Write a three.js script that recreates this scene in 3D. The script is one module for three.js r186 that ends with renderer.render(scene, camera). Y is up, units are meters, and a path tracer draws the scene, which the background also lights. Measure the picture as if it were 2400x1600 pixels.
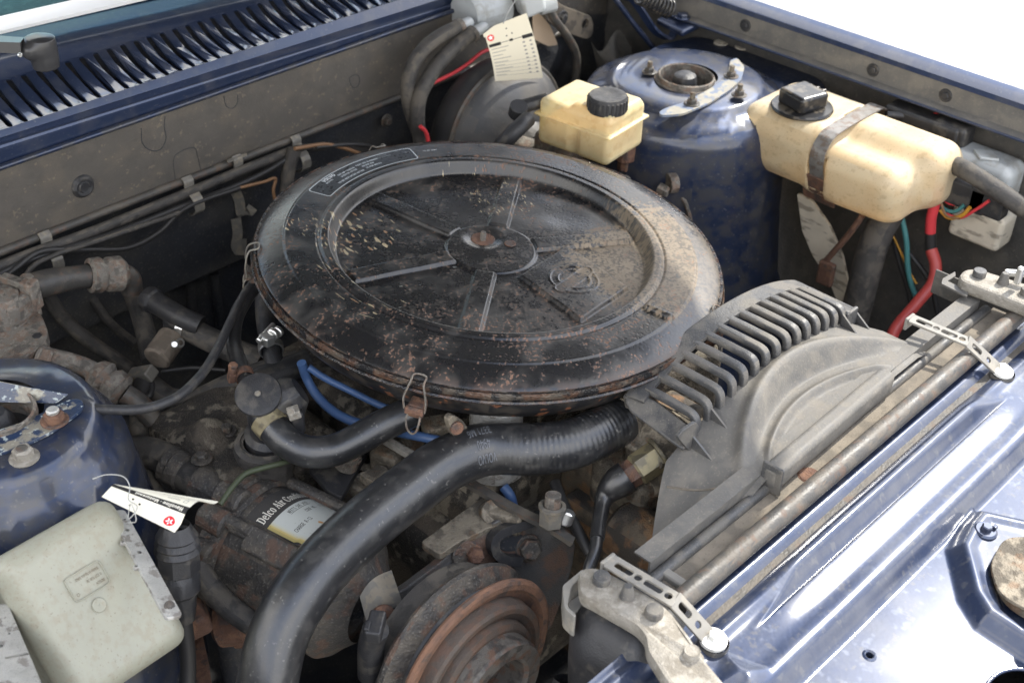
import * as THREE from 'three';
import { RoundedBoxGeometry } from 'three/addons/geometries/RoundedBoxGeometry.js';
import { mergeGeometries, toCreasedNormals } from 'three/addons/utils/BufferGeometryUtils.js';
import { MarchingCubes } from 'three/addons/objects/MarchingCubes.js';
import { Brush, Evaluator, SUBTRACTION } from 'three-bvh-csg';

// ---------------------------------------------------------------- camera, sky, sun, exposure
const scene = new THREE.Scene();
const CAM = new THREE.Vector3(-0.70018805, 1.4817813, 0.68563545);
const FWD = new THREE.Vector3(0.59337677, -0.58206973, -0.55596659);
const RGT = new THREE.Vector3(0.6970508, 0.0261815, 0.71654359);
const UPV = new THREE.Vector3(0.40252229, 0.81271727, -0.42126766);
const camera = new THREE.PerspectiveCamera(29.66, 1024 / 682, 0.05, 400);
camera.position.copy(CAM); camera.up.copy(UPV); camera.lookAt(CAM.clone().add(FWD));
camera.focus = 1.07; camera.userData.fStop = 9;
scene.add(camera);
const renderer = new THREE.WebGLRenderer({ antialias: true });
renderer.setSize(1024, 682);
renderer.toneMapping = THREE.LinearToneMapping;
renderer.toneMappingExposure = 1.92;
renderer.shadowMap.enabled = true;

const SUN = new THREE.Vector3(0.66, 0.745, 0.05).normalize();
const sun = new THREE.DirectionalLight(new THREE.Color(1, 0.94, 0.83), 3.7);
sun.position.copy(SUN).multiplyScalar(6).add(new THREE.Vector3(0, 0.8, 0)); sun.target.position.set(0, 0.8, 0);
sun.castShadow = true; sun.shadow.mapSize.set(2048, 2048); sun.shadow.radius = 2;
Object.assign(sun.shadow.camera, { left: -2, right: 2, top: 2, bottom: -2, near: 0.5, far: 14 });
scene.add(sun, sun.target);

// ---------------------------------------------------------------- noise
function mulberry(a) { return () => { a = (a + 0x6d2b79f5) | 0; let t = Math.imul(a ^ (a >>> 15), 1 | a); t = (t + Math.imul(t ^ (t >>> 7), 61 | t)) ^ t; return ((t ^ (t >>> 14)) >>> 0) / 4294967296; }; }
const rnd = mulberry(7);
const PERM = new Uint8Array(512); { const p = [...Array(256).keys()]; for (let i = 255; i > 0; i--) { const j = Math.floor(rnd() * (i + 1)); [p[i], p[j]] = [p[j], p[i]]; } for (let i = 0; i < 512; i++) PERM[i] = p[i & 255]; }
const fade = (t) => t * t * t * (t * (t * 6 - 15) + 10), lerp = (a, b, t) => a + (b - a) * t, clamp = (x, a = 0, b = 1) => Math.min(b, Math.max(a, x));
const sstep = (a, b, x) => { const t = clamp((x - a) / (b - a)); return t * t * (3 - 2 * t); };
function vnoise(x, y, per, s) {            // tileable value noise, 0..1 (x, y >= 0)
  const xi = x | 0, yi = y | 0; let fx = x - xi, fy = y - yi; fx = fx * fx * fx * (fx * (fx * 6 - 15) + 10); fy = fy * fy * fy * (fy * (fy * 6 - 15) + 10);
  const x0 = xi % per, x1 = (xi + 1) % per, y0 = yi % per, y1 = (yi + 1) % per, k = s * 17;
  const p0 = PERM[(x0 + k) & 255], p1 = PERM[(x1 + k) & 255];
  const a = PERM[(p0 + y0) & 255], b = PERM[(p1 + y0) & 255], c = PERM[(p0 + y1) & 255], d = PERM[(p1 + y1) & 255], u = a + (b - a) * fx, v = c + (d - c) * fx;
  return (u + (v - u) * fy) / 255;
}
function fbm(u, v, cells, oct, s) { let a = 0.5, t = 0, n = 0, c = cells; for (let i = 0; i < oct; i++) { t += a * vnoise(u * c, v * c, c, s + i * 3); n += a; a *= 0.55; c *= 2; } return t / n; }
function noise3(x, y, z) {
  const xi = Math.floor(x), yi = Math.floor(y), zi = Math.floor(z), fx = fade(x - xi), fy = fade(y - yi), fz = fade(z - zi);
  const h = (a, b, c) => PERM[(PERM[(PERM[a & 255] + b) & 255] + c) & 255] / 255;
  const L = (a, b, c) => lerp(h(a, b, c), h(a + 1, b, c), fx);
  return lerp(lerp(L(xi, yi, zi), L(xi, yi + 1, zi), fy), lerp(L(xi, yi, zi + 1), L(xi, yi + 1, zi + 1), fy), fz);
}
const fbm3 = (x, y, z, o) => { let a = 0.5, t = 0, n = 0; for (let i = 0; i < o; i++) { t += a * noise3(x, y, z); n += a; a *= 0.5; x *= 2.03; y *= 2.03; z *= 2.03; } return t / n; };

// sky: bright summer haze with thin cloud
{
  const w = 512, h = 256, d = new Float32Array(w * h * 4), K = 1.75;
  for (let j = 0; j < h; j++) for (let i = 0; i < w; i++) {
    const el = ((j + 0.5) / h - 0.5) * Math.PI, az = ((i + 0.5) / w - 0.5) * 2 * Math.PI;
    const dx = Math.cos(el) * Math.cos(az), dy = Math.sin(el), dz = Math.cos(el) * Math.sin(az);
    const up = Math.max(dy, 0), k = Math.pow(1 - up, 2.2);
    let r = lerp(0.38, 0.97, k), g = lerp(0.50, 0.95, k), b = lerp(0.77, 0.91, k);
    const q = 2.2 / (up + 0.35), c = sstep(0.44, 0.66, fbm3(dx * q + 5, dy * 2 + 9, dz * q + 3, 5)) * 0.85;
    r = lerp(r, 1.29, c); g = lerp(g, 1.23, c); b = lerp(b, 1.12, c);
    const gl = Math.pow(Math.max(0, dx * SUN.x + dy * SUN.y + dz * SUN.z), 14) * 0.8; r += gl; g += gl * 0.96; b += gl * 0.9;
    if (dy < 0) { r = 0.6; g = 0.57; b = 0.52; }
    const o = (j * w + i) * 4; d[o] = r * K; d[o + 1] = g * K; d[o + 2] = b * K; d[o + 3] = 1;
  }
  const t = new THREE.DataTexture(d, w, h, THREE.RGBAFormat, THREE.FloatType);
  t.mapping = THREE.EquirectangularReflectionMapping; t.magFilter = t.minFilter = THREE.LinearFilter; t.wrapS = THREE.RepeatWrapping; t.needsUpdate = true;
  scene.background = t; scene.environment = t;
}

// ---------------------------------------------------------------- picture point -> place on a known plane (a modelling aid: planes are real)
const PXF = 3022, v3 = (x, y, z) => new THREE.Vector3(x, y, z);
const ray = (px, py) => FWD.clone().addScaledVector(RGT, (px - 1200) / PXF).addScaledVector(UPV, (800 - py) / PXF).normalize();
const PL = (px, py, p0, n) => { const d = ray(px, py); return CAM.clone().addScaledVector(d, p0.clone().sub(CAM).dot(n) / d.dot(n)); };
const W = (px, py, Y) => PL(px, py, v3(0, Y, 0), v3(0, 1, 0));
const VZ = (px, py, Z) => PL(px, py, v3(0, 0, Z), v3(0, 0, 1));
const VX = (px, py, X) => PL(px, py, v3(X, 0, 0), v3(1, 0, 0));
const Wp = (list) => list.map(([x, y, h]) => W(x, y, h));
const AX = v3(1, 0, 0), AY = v3(0, 1, 0), AZ = v3(0, 0, 1);
const TOCAM = FWD.clone().negate();

// ---------------------------------------------------------------- materials
const ENC = new Uint8Array(8193).map((_, i) => { const x = i / 8192; return Math.round(255 * (x <= 0.0031308 ? 12.92 * x : 1.055 * Math.pow(x, 1 / 2.4) - 0.055)); }), enc = (x) => ENC[Math.round(clamp(x) * 8192)];
function tex(data, n, srgb, rep) {
  const t = new THREE.DataTexture(data, n, n, THREE.RGBAFormat); t.magFilter = THREE.LinearFilter; t.minFilter = THREE.LinearMipmapLinearFilter; t.generateMipmaps = true;
  t.wrapS = t.wrapT = THREE.RepeatWrapping; if (srgb) t.colorSpace = THREE.SRGBColorSpace; if (rep) t.repeat.set(1 / rep, 1 / rep); t.needsUpdate = true; return t;
}
let SEED = 1;
const GRAIN = (() => { const n = 512, d = new Uint8Array(n * n * 4); for (let j = 0; j < n; j++) for (let i = 0; i < n; i++) { const u = i / n, v = j / n, o = (j * n + i) * 4; d[o] = d[o + 1] = d[o + 2] = Math.round(255 * clamp(0.5 + (vnoise(u * 200, v * 200, 200, 5) - 0.5) * 0.42 + (fbm(u, v, 14, 4, 9) - 0.5) * 0.9)); d[o + 3] = 255; } return tex(d, n, false); })();
// layers: {c colour, s cells per tile, o octaves, t threshold, w softness, a amount, r roughness}
function surf({ n = 512, rep = 0.25, c, vary = 0.25, vs = 8, rough = 0.6, layers = [], bump = 0, phys }) {
  if (n === 512) n = 448;
  const col = new Uint8Array(n * n * 4), rg = n > 256 ? new Uint8Array(n * n * 4) : null, sd = SEED++ * 29;
  for (let j = 0; j < n; j++) for (let i = 0; i < n; i++) {
    const u = i / n, v = j / n, o = (j * n + i) * 4, f = 1 + vary * (fbm(u, v, vs, 4, sd) - 0.5) * 2; let R = c[0] * f, G = c[1] * f, B = c[2] * f, ro = rough;
    for (let k = 0; k < layers.length; k++) {
      const l = layers[k], m = (l.a ?? 1) * sstep(l.t - l.w, l.t + l.w, fbm(u * (l.sx ?? 1), v * (l.sy ?? 1), l.s, l.o ?? 4, sd + 40 + k * 11));
      if (m > 0) { R = lerp(R, l.c[0], m); G = lerp(G, l.c[1], m); B = lerp(B, l.c[2], m); if (l.r !== undefined) ro = lerp(ro, l.r, m); }
    }
    col[o] = enc(R); col[o + 1] = enc(G); col[o + 2] = enc(B); col[o + 3] = 255;
    if (rg) { rg[o] = rg[o + 1] = rg[o + 2] = Math.round(255 * clamp(ro)); rg[o + 3] = 255; }
  }
  const P = { color: 0xffffff, roughness: rg ? 1 : rough, map: tex(col, n, true, rep) };
  if (rg) P.roughnessMap = tex(rg, n, false, rep);
  if (bump) { P.bumpMap = GRAIN.clone(); P.bumpMap.repeat.set(0.83 / rep, 0.83 / rep); P.bumpMap.needsUpdate = true; P.bumpScale = bump; }
  return new (phys ? THREE.MeshPhysicalMaterial : THREE.MeshStandardMaterial)({ side: THREE.DoubleSide, ...P, ...(phys ?? {}) });
}
const flat = (r, g, b, rough, extra = {}) => new THREE.MeshPhysicalMaterial({ color: new THREE.Color().setRGB(r, g, b), roughness: rough, side: THREE.DoubleSide, ...extra });
const TAN = [0.30, 0.25, 0.18], RUST = [0.15, 0.075, 0.045], DUST = [0.17, 0.15, 0.12];
const M = {
  paint: surf({ rep: 0.35, c: [0.017, 0.030, 0.073], vary: 0.1, rough: 0.45, layers: [{ c: [0.13, 0.125, 0.12], s: 18, o: 6, t: 0.6, w: 0.16, a: 0.2, r: 0.7 }, { c: [0.3, 0.28, 0.24], s: 200, o: 1, t: 0.94, w: 0.04, a: 0.2, r: 0.85 }], phys: { metalness: 0.55, clearcoat: 1, clearcoatRoughness: 0.08 } }),
  paintSunHazy: surf({ rep: 0.35, c: [0.017, 0.030, 0.073], vary: 0.1, rough: 0.6, layers: [{ c: [0.17, 0.17, 0.17], s: 18, o: 6, t: 0.56, w: 0.22, a: 0.16, r: 0.7 }, { c: [0.2, 0.19, 0.17], s: 60, o: 4, t: 0.72, w: 0.06, a: 0.25, r: 0.9 }, { c: [0.05, 0.06, 0.085], s: 60, o: 3, t: 0.7, w: 0.08, a: 0.3, r: 0.3 }], bump: 0.0003, phys: { metalness: 0.55, clearcoat: 1, clearcoatRoughness: 0.16 } }),  // dust haze also carries the washed-out sun look of nose and apron
  paintDusty: surf({ rep: 0.3, c: [0.017, 0.030, 0.073], vary: 0.15, rough: 0.45, layers: [{ c: [0.075, 0.07, 0.06], s: 24, o: 6, t: 0.5, w: 0.26, a: 0.6, r: 0.8 }, { c: [0.26, 0.24, 0.2], s: 130, o: 2, t: 0.84, w: 0.05, a: 0.3, r: 0.9 }], phys: { metalness: 0.5, clearcoat: 0.9, clearcoatRoughness: 0.14 } }),
  chipped: surf({ rep: 0.12, c: [0.012, 0.028, 0.07], rough: 0.4, layers: [{ c: [0.40, 0.45, 0.44], s: 34, o: 4, t: 0.66, w: 0.03, a: 0.85, r: 0.8 }, { c: [0.30, 0.27, 0.2], s: 9, o: 6, t: 0.6, w: 0.06, a: 0.75, r: 0.9 }], bump: 0.0005, phys: { clearcoat: 0.6, clearcoatRoughness: 0.2 } }),
  boosterBlack: surf({ rep: 0.3, c: [0.055, 0.056, 0.06], vary: 0.2, rough: 0.5, layers: [{ c: [0.12, 0.11, 0.095], s: 12, o: 6, t: 0.56, w: 0.2, a: 0.5, r: 0.8 }, { c: [0.2, 0.18, 0.15], s: 140, o: 2, t: 0.84, w: 0.05, a: 0.3 }], bump: 0.0002 }),
  bayBlack: surf({ rep: 0.35, c: [0.022, 0.024, 0.029], vary: 0.3, vs: 14, rough: 0.62, layers: [{ c: [0.065, 0.06, 0.052], s: 9, o: 6, t: 0.56, w: 0.2, a: 0.5, r: 0.9 }, { c: [0.2, 0.175, 0.14], s: 220, o: 1, t: 0.88, w: 0.05, a: 0.28 }], bump: 0.0008, grain: 0.2 }),
  underseal: surf({ rep: 0.3, c: [0.066, 0.063, 0.058], vary: 0.2, vs: 20, rough: 0.72, layers: [{ c: [0.13, 0.118, 0.1], s: 20, o: 6, t: 0.56, w: 0.24, a: 0.45, r: 0.95 }, { c: [0.25, 0.22, 0.18], s: 130, o: 2, t: 0.85, w: 0.05, a: 0.4 }], bump: 0.001 }),
  pad: surf({ rep: 0.2, c: [0.078, 0.07, 0.06], vary: 0.12, vs: 8, rough: 0.78, layers: [{ c: [0.12, 0.1, 0.075], s: 9, o: 6, t: 0.6, w: 0.16, a: 0.4 }, { c: [0.05, 0.046, 0.042], s: 10, o: 6, t: 0.62, w: 0.14, a: 0.4 }, { c: [0.2, 0.16, 0.11], s: 40, o: 4, t: 0.74, w: 0.04, a: 0.4 }], bump: 0.0007 }),
  plastic: surf({ rep: 0.16, c: [0.062, 0.062, 0.063], vary: 0.12, rough: 0.45, layers: [{ c: [0.16, 0.145, 0.122], s: 8, o: 6, t: 0.5, w: 0.14, a: 0.6, r: 0.85 }, { c: [0.3, 0.27, 0.22], s: 220, o: 1, t: 0.88, w: 0.05, a: 0.33, r: 0.9 }], bump: 0.0004, grain: 0.3 }),
  dustyPlastic: surf({ rep: 0.22, c: [0.125, 0.118, 0.106], vary: 0.12, rough: 0.66, layers: [{ c: [0.08, 0.079, 0.078], s: 14, o: 6, t: 0.56, w: 0.2, a: 0.5, r: 0.5 }, { c: [0.2, 0.18, 0.15], s: 18, o: 6, t: 0.6, w: 0.16, a: 0.5, r: 0.9 }, { c: [0.28, 0.25, 0.2], s: 200, o: 1, t: 0.88, w: 0.05, a: 0.35, r: 0.9 }], bump: 0.0003 }),
  tanDust: surf({ rep: 0.18, c: [0.2, 0.172, 0.135], vary: 0.2, rough: 0.92, layers: [{ c: [0.1, 0.09, 0.075], s: 12, o: 6, t: 0.56, w: 0.14, a: 0.6 }, { c: [0.08, 0.065, 0.05], s: 130, o: 2, t: 0.84, w: 0.05, a: 0.5 }], bump: 0.0005 }),
  steelPipe: surf({ rep: 0.2, c: [0.055, 0.052, 0.048], vary: 0.2, rough: 0.45, layers: [{ c: [0.15, 0.125, 0.095], s: 14, o: 6, t: 0.56, w: 0.2, a: 0.45, r: 0.75 }, { c: [0.14, 0.075, 0.045], s: 26, o: 5, t: 0.66, w: 0.1, a: 0.4, r: 0.8 }], bump: 0.0004, grain: 0.2 }),
  rubber: surf({ rep: 0.15, c: [0.017, 0.0175, 0.019], vary: 0.2, rough: 0.36, layers: [{ c: [0.07, 0.067, 0.062], s: 16, o: 6, t: 0.6, w: 0.16, a: 0.35, r: 0.7 }, { c: [0.2, 0.19, 0.17], s: 60, o: 4, t: 0.78, w: 0.03, a: 0.5, r: 0.9 }], bump: 0.0002, phys: { clearcoat: 0.7, clearcoatRoughness: 0.3 } }),
  rubberDusty: surf({ rep: 0.12, c: [0.05, 0.046, 0.042], vary: 0.25, rough: 0.7, layers: [{ c: [0.12, 0.105, 0.085], s: 8, o: 5, t: 0.54, w: 0.12, a: 0.7, r: 0.92 }, { c: [0.02, 0.02, 0.02], s: 11, o: 4, t: 0.66, w: 0.06, a: 0.6, r: 0.5 }], bump: 0.0005, grain: 0.2 }),
  cast: surf({ rep: 0.2, c: [0.045, 0.041, 0.037], vary: 0.3, rough: 0.6, layers: [{ c: [0.13, 0.11, 0.085], s: 18, o: 6, t: 0.56, w: 0.14, a: 0.5, r: 0.9 }, { c: RUST, s: 16, o: 6, t: 0.63, w: 0.1, a: 0.45, r: 0.92 }, { c: [0.26, 0.24, 0.2], s: 200, o: 1, t: 0.86, w: 0.06, a: 0.35 }], bump: 0.0012 }),
  rust: surf({ rep: 0.12, c: [0.115, 0.06, 0.04], vary: 0.3, rough: 0.85, layers: [{ c: [0.2, 0.105, 0.062], s: 16, o: 6, t: 0.56, w: 0.14, a: 0.7 }, { c: [0.04, 0.036, 0.035], s: 12, o: 6, t: 0.62, w: 0.1, a: 0.7, r: 0.5 }], bump: 0.001 }),
  rustyPipe: surf({ rep: 0.1, c: [0.15, 0.135, 0.115], vary: 0.3, rough: 0.75, layers: [{ c: [0.19, 0.105, 0.065], s: 14, o: 6, t: 0.56, w: 0.1, a: 0.5 }, { c: [0.27, 0.25, 0.21], s: 22, o: 6, t: 0.6, w: 0.08, a: 0.5 }, { c: [0.05, 0.045, 0.04], s: 14, o: 6, t: 0.6, w: 0.08, a: 0.6 }], bump: 0.0012 }),
  alloy: surf({ rep: 0.14, c: [0.2, 0.172, 0.13], vary: 0.3, rough: 0.65, layers: [{ c: [0.06, 0.052, 0.042], s: 14, o: 6, t: 0.52, w: 0.12, a: 0.75, r: 0.9 }, { c: [0.17, 0.095, 0.05], s: 14, o: 6, t: 0.66, w: 0.08, a: 0.5 }], bump: 0.0012, phys: { metalness: 0.25 } }),
  alloyClean: surf({ rep: 0.1, c: [0.5, 0.49, 0.46], vary: 0.2, rough: 0.45, layers: [{ c: [0.16, 0.14, 0.12], s: 12, o: 6, t: 0.64, w: 0.06, a: 0.7, r: 0.8 }, { c: [0.06, 0.05, 0.045], s: 220, o: 1, t: 0.88, w: 0.05, a: 0.44 }], bump: 0.0008, grain: 0.35, phys: { metalness: 0.5 } }),
  bracketGrey: surf({ rep: 0.1, c: [0.27, 0.25, 0.215], vary: 0.14, rough: 0.62, layers: [{ c: [0.15, 0.13, 0.1], s: 12, o: 6, t: 0.57, w: 0.14, a: 0.55, r: 0.9 }, { c: [0.4, 0.38, 0.34], s: 40, o: 4, t: 0.66, w: 0.1, a: 0.35 }], bump: 0.0008, phys: { metalness: 0.15 } }),
  strapGrey: surf({ n: 256, rep: 0.08, c: [0.2, 0.19, 0.17], vary: 0.15, rough: 0.6, layers: [{ c: [0.3, 0.27, 0.22], s: 8, o: 4, t: 0.6, w: 0.1, a: 0.6, r: 0.85 }] }),
  clipGrey: surf({ n: 256, rep: 0.05, c: [0.17, 0.16, 0.14], vary: 0.25, rough: 0.55, layers: [{ c: [0.28, 0.24, 0.18], s: 8, o: 4, t: 0.58, w: 0.1, a: 0.6, r: 0.85 }], phys: { metalness: 0.3 } }),
  zinc: flat(0.72, 0.72, 0.7, 0.3, { metalness: 0.9 }),
  zincWhite: flat(0.8, 0.79, 0.74, 0.45, { metalness: 0.25 }),
  chrome: flat(0.85, 0.85, 0.86, 0.14, { metalness: 1 }),
  boxGrey: surf({ rep: 0.16, c: [0.33, 0.325, 0.255], vary: 0.08, rough: 0.5, layers: [{ c: [0.29, 0.25, 0.18], s: 36, o: 6, t: 0.6, w: 0.16, a: 0.4, r: 0.8 }, { c: [0.17, 0.12, 0.08], s: 130, o: 2, t: 0.84, w: 0.05, a: 0.5 }], bump: 0.00012 }),
  tank: surf({ rep: 0.2, c: [0.78, 0.60, 0.36], vary: 0.08, rough: 0.5, layers: [{ c: [0.86, 0.76, 0.54], s: 5, o: 4, t: 0.55, w: 0.2, a: 0.5 }, { c: [0.4, 0.28, 0.15], s: 40, o: 5, t: 0.68, w: 0.08, a: 0.3 }, { c: [0.12, 0.08, 0.05], s: 200, o: 1, t: 0.93, w: 0.03, a: 0.5 }], phys: { transmission: 0.4, thickness: 0, ior: 1.4 } }),
  brakeTank: surf({ n: 256, rep: 0.1, c: [0.86, 0.76, 0.46], vary: 0.08, rough: 0.42, layers: [{ c: [0.6, 0.4, 0.16], s: 14, o: 5, t: 0.66, w: 0.12, a: 0.3 }], phys: { transmission: 0.5, thickness: 0, ior: 1.4 } }),
  fluid: flat(0.55, 0.3, 0.06, 0.4),
  blackGloss: surf({ n: 256, rep: 0.1, c: [0.014, 0.014, 0.015], rough: 0.28, layers: [{ c: [0.16, 0.135, 0.1], s: 10, o: 5, t: 0.6, w: 0.1, a: 0.55, r: 0.8 }] }),
  blackSemi: surf({ n: 256, rep: 0.1, c: [0.025, 0.025, 0.027], vary: 0.2, rough: 0.5, layers: [{ c: [0.1, 0.09, 0.075], s: 10, o: 5, t: 0.6, w: 0.12, a: 0.5, r: 0.85 }], bump: 0.0003, grain: 0.3 }),
  wireBlack: flat(0.025, 0.024, 0.024, 0.5), wireTan: flat(0.22, 0.12, 0.06, 0.6), wireRed: flat(0.62, 0.05, 0.06, 0.4), hoseRed: flat(0.5, 0.07, 0.06, 0.42), wireTeal: flat(0.06, 0.2, 0.2, 0.45), wireGreen: flat(0.045, 0.055, 0.028, 0.6), wireYellow: flat(0.5, 0.25, 0.03, 0.5), leadBlue: flat(0.065, 0.125, 0.27, 0.42),
  connBlue: flat(0.05, 0.25, 0.5, 0.4), card: flat(0.5, 0.38, 0.27, 0.8),
  paleMetal: surf({ n: 256, rep: 0.12, c: [0.64, 0.58, 0.47], vary: 0.15, rough: 0.7, layers: [{ c: [0.2, 0.17, 0.13], s: 6, o: 5, t: 0.6, w: 0.08, a: 0.7, sx: 1, sy: 3 }] }),  // base lightened so the wing brace looks sunlit
  coverGrey: surf({ n: 256, rep: 0.12, c: [0.44, 0.46, 0.46], vary: 0.1, rough: 0.4, layers: [{ c: [0.26, 0.24, 0.2], s: 8, o: 5, t: 0.62, w: 0.1, a: 0.5, r: 0.8 }] }),
  glass: flat(0.55, 0.75, 0.78, 0.05, { transmission: 1, thickness: 0 }),
  thread: flat(0.4, 0.4, 0.38, 0.7),
};

// ---------------------------------------------------------------- geometry helpers
function boxUV(g) {
  const p = g.attributes.position, n = p.count, uv = new Float32Array(n * 2), a = v3(), b = v3(), c = v3(), k = v3();
  for (let i = 0; i < n; i += 3) {
    a.fromBufferAttribute(p, i); b.fromBufferAttribute(p, i + 1); c.fromBufferAttribute(p, i + 2);
    k.copy(b).sub(a).cross(c.clone().sub(a)); const x = Math.abs(k.x), y = Math.abs(k.y), z = Math.abs(k.z);
    [a, b, c].forEach((q, j) => { const o = (i + j) * 2; if (y >= x && y >= z) { uv[o] = q.x; uv[o + 1] = q.z; } else if (x >= z) { uv[o] = q.z; uv[o + 1] = q.y; } else { uv[o] = q.x; uv[o + 1] = q.y; } });
  }
  g.setAttribute('uv', new THREE.BufferAttribute(uv, 2)); return g;
}
const used = {};
function numbered(n) { if (used[n] === undefined) { used[n] = 0; return n; } used[n]++; return n + '_' + String(used[n]).padStart(3, '0'); }
const groups = [];
function thing(name, label, category, group) { const o = new THREE.Group(); o.name = numbered(name); o.userData = { label, category }; if (group) o.userData.group = group; scene.add(o); groups.push(o); return o; }
function clean(g, keepUV) {
  let h = g.index ? g.toNonIndexed() : g.clone();
  for (const k of Object.keys(h.attributes)) if (!['position', 'normal', 'uv'].includes(k)) h.deleteAttribute(k);
  if (!h.attributes.normal) h.computeVertexNormals();
  if (!keepUV || !h.attributes.uv) boxUV(h);
  h.morphAttributes = {}; h.clearGroups(); return h;
}
function part(name, geos, mat, parent, keepUV = false) {
  const list = (Array.isArray(geos) ? geos : [geos]).map((g) => clean(g, keepUV)), g = list.length > 1 ? mergeGeometries(list) : list[0];
  const m = new THREE.Mesh(g, mat); m.name = name; m.castShadow = m.receiveShadow = true; parent.add(m); return m;
}
function solo(name, geos, mat, label, category, group, keepUV) { const m = part(numbered(name), geos, mat, scene, keepUV); m.userData = { label, category }; if (group) m.userData.group = group; groups.push(m); return m; }
const crease = (g, a = 0.6) => toCreasedNormals(g.index ? g.toNonIndexed() : g, a);
function frames(P) {
  const n = P.length, T = P.map((p, i) => P[Math.min(i + 1, n - 1)].clone().sub(P[Math.max(i - 1, 0)]).normalize());
  let N = Math.abs(T[0].y) < 0.9 ? AY.clone() : AX.clone(); const out = [];
  for (let i = 0; i < n; i++) { N = N.clone().addScaledVector(T[i], -N.dot(T[i])).normalize(); out.push([T[i], N, T[i].clone().cross(N)]); } return out;
}
function tube(pts, r, { seg = 48, rad = 14, cap = true, straight = false } = {}) {
  const P = straight ? pts : new THREE.CatmullRomCurve3(pts, false, 'centripetal').getSpacedPoints(seg), F = frames(P), n = P.length, R = typeof r === 'function' ? r : () => r;
  const pos = [], uv = [], idx = []; let len = 0;
  for (let i = 0; i < n; i++) {
    if (i) len += P[i].distanceTo(P[i - 1]); const rr = R(i / (n - 1), len);
    for (let j = 0; j <= rad; j++) { const a = j / rad * Math.PI * 2, q = P[i].clone().addScaledVector(F[i][1], Math.cos(a) * rr).addScaledVector(F[i][2], Math.sin(a) * rr); pos.push(q.x, q.y, q.z); uv.push(a * R(0, 0), len); }
  }
  for (let i = 0; i < n - 1; i++) for (let j = 0; j < rad; j++) { const a = i * (rad + 1) + j, b = a + rad + 1; idx.push(a, a + 1, b, b, a + 1, b + 1); }
  const g = new THREE.BufferGeometry(); g.setAttribute('position', new THREE.Float32BufferAttribute(pos, 3)); g.setAttribute('uv', new THREE.Float32BufferAttribute(uv, 2)); g.setIndex(idx); g.computeVertexNormals();
  { const nn = g.attributes.normal; for (let i = 0; i < n; i++) { const a = i * (rad + 1), b = a + rad, m = v3(nn.getX(a) + nn.getX(b), nn.getY(a) + nn.getY(b), nn.getZ(a) + nn.getZ(b)).normalize(); nn.setXYZ(a, m.x, m.y, m.z); nn.setXYZ(b, m.x, m.y, m.z); } }
  if (!cap) return g;
  const caps = [0, n - 1].map((i) => { const c = new THREE.CircleGeometry(R(i / (n - 1), len), rad), m = new THREE.Matrix4(), s = i ? 1 : -1; m.makeBasis(F[i][1], F[i][2].clone().multiplyScalar(s), F[i][0].clone().multiplyScalar(s)); m.setPosition(P[i]); return c.applyMatrix4(m); });
  return mergeGeometries([g, ...caps].map((q) => clean(q, true)));
}
const basisAt = (o, z, ref = AX) => { z = z.clone().normalize(); let x = ref.clone().addScaledVector(z, -ref.dot(z)); if (x.length() < 1e-3) x = AY.clone().addScaledVector(z, -z.y); x.normalize(); return new THREE.Matrix4().makeBasis(x, z.clone().cross(x), z).setPosition(o); };
// profile [[r, h], ...] turned about axis through o
function lathe(prof, o, axis = AY, seg = 48, ang = 0.55) {
  const g = new THREE.LatheGeometry(prof.map(([r, h]) => new THREE.Vector2(Math.max(r, 0), h)), seg); g.rotateX(Math.PI / 2);   // y -> z
  return crease(g.applyMatrix4(basisAt(o, axis)), ang);
}
const cyl = (o, axis, r, h, b = 0.0006, seg = 28) => lathe([[0, 0], [r - b, 0], [r, b], [r, h - b], [r - b, h], [0, h]], o, axis, seg, 0.5);
function hex(o, axis, r, h, washer = 0, wh = 0.0015) {
  const g = [lathe([[0, 0], [r, 0], [r, h * 0.82], [r * 0.82, h], [0, h]], o, axis, 6, 0.3)];
  if (washer) g.push(lathe([[0, 0], [washer, 0], [washer, wh * 0.6], [washer * 0.9, wh], [0, wh]], o.clone().addScaledVector(axis, -wh * 0.2), axis, 24, 0.5)); return g;
}
const rbox = (o, sx, sy, sz, r, xdir = AX, ydir = AY) => { const x = xdir.clone().normalize(), y = ydir.clone().addScaledVector(x, -ydir.dot(x)).normalize(), z = x.clone().cross(y); return new RoundedBoxGeometry(sx, sy, sz, 3, Math.min(r, sx / 2.02, sy / 2.02, sz / 2.02)).applyMatrix4(new THREE.Matrix4().makeBasis(x, y, z).setPosition(o)); };
function roundShape(p, r) {   // p: Vector2[]
  const s = new THREE.Shape(), n = p.length;
  for (let i = 0; i < n; i++) { const a = p[(i + n - 1) % n], b = p[i], c = p[(i + 1) % n], ra = Math.min(r, a.distanceTo(b) * 0.45), rc = Math.min(r, c.distanceTo(b) * 0.45), q = b.clone().lerp(a, ra / a.distanceTo(b)), w = b.clone().lerp(c, rc / c.distanceTo(b)); if (i) s.lineTo(q.x, q.y); else s.moveTo(q.x, q.y); s.quadraticCurveTo(b.x, b.y, w.x, w.y); }
  s.closePath(); return s;
}
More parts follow.
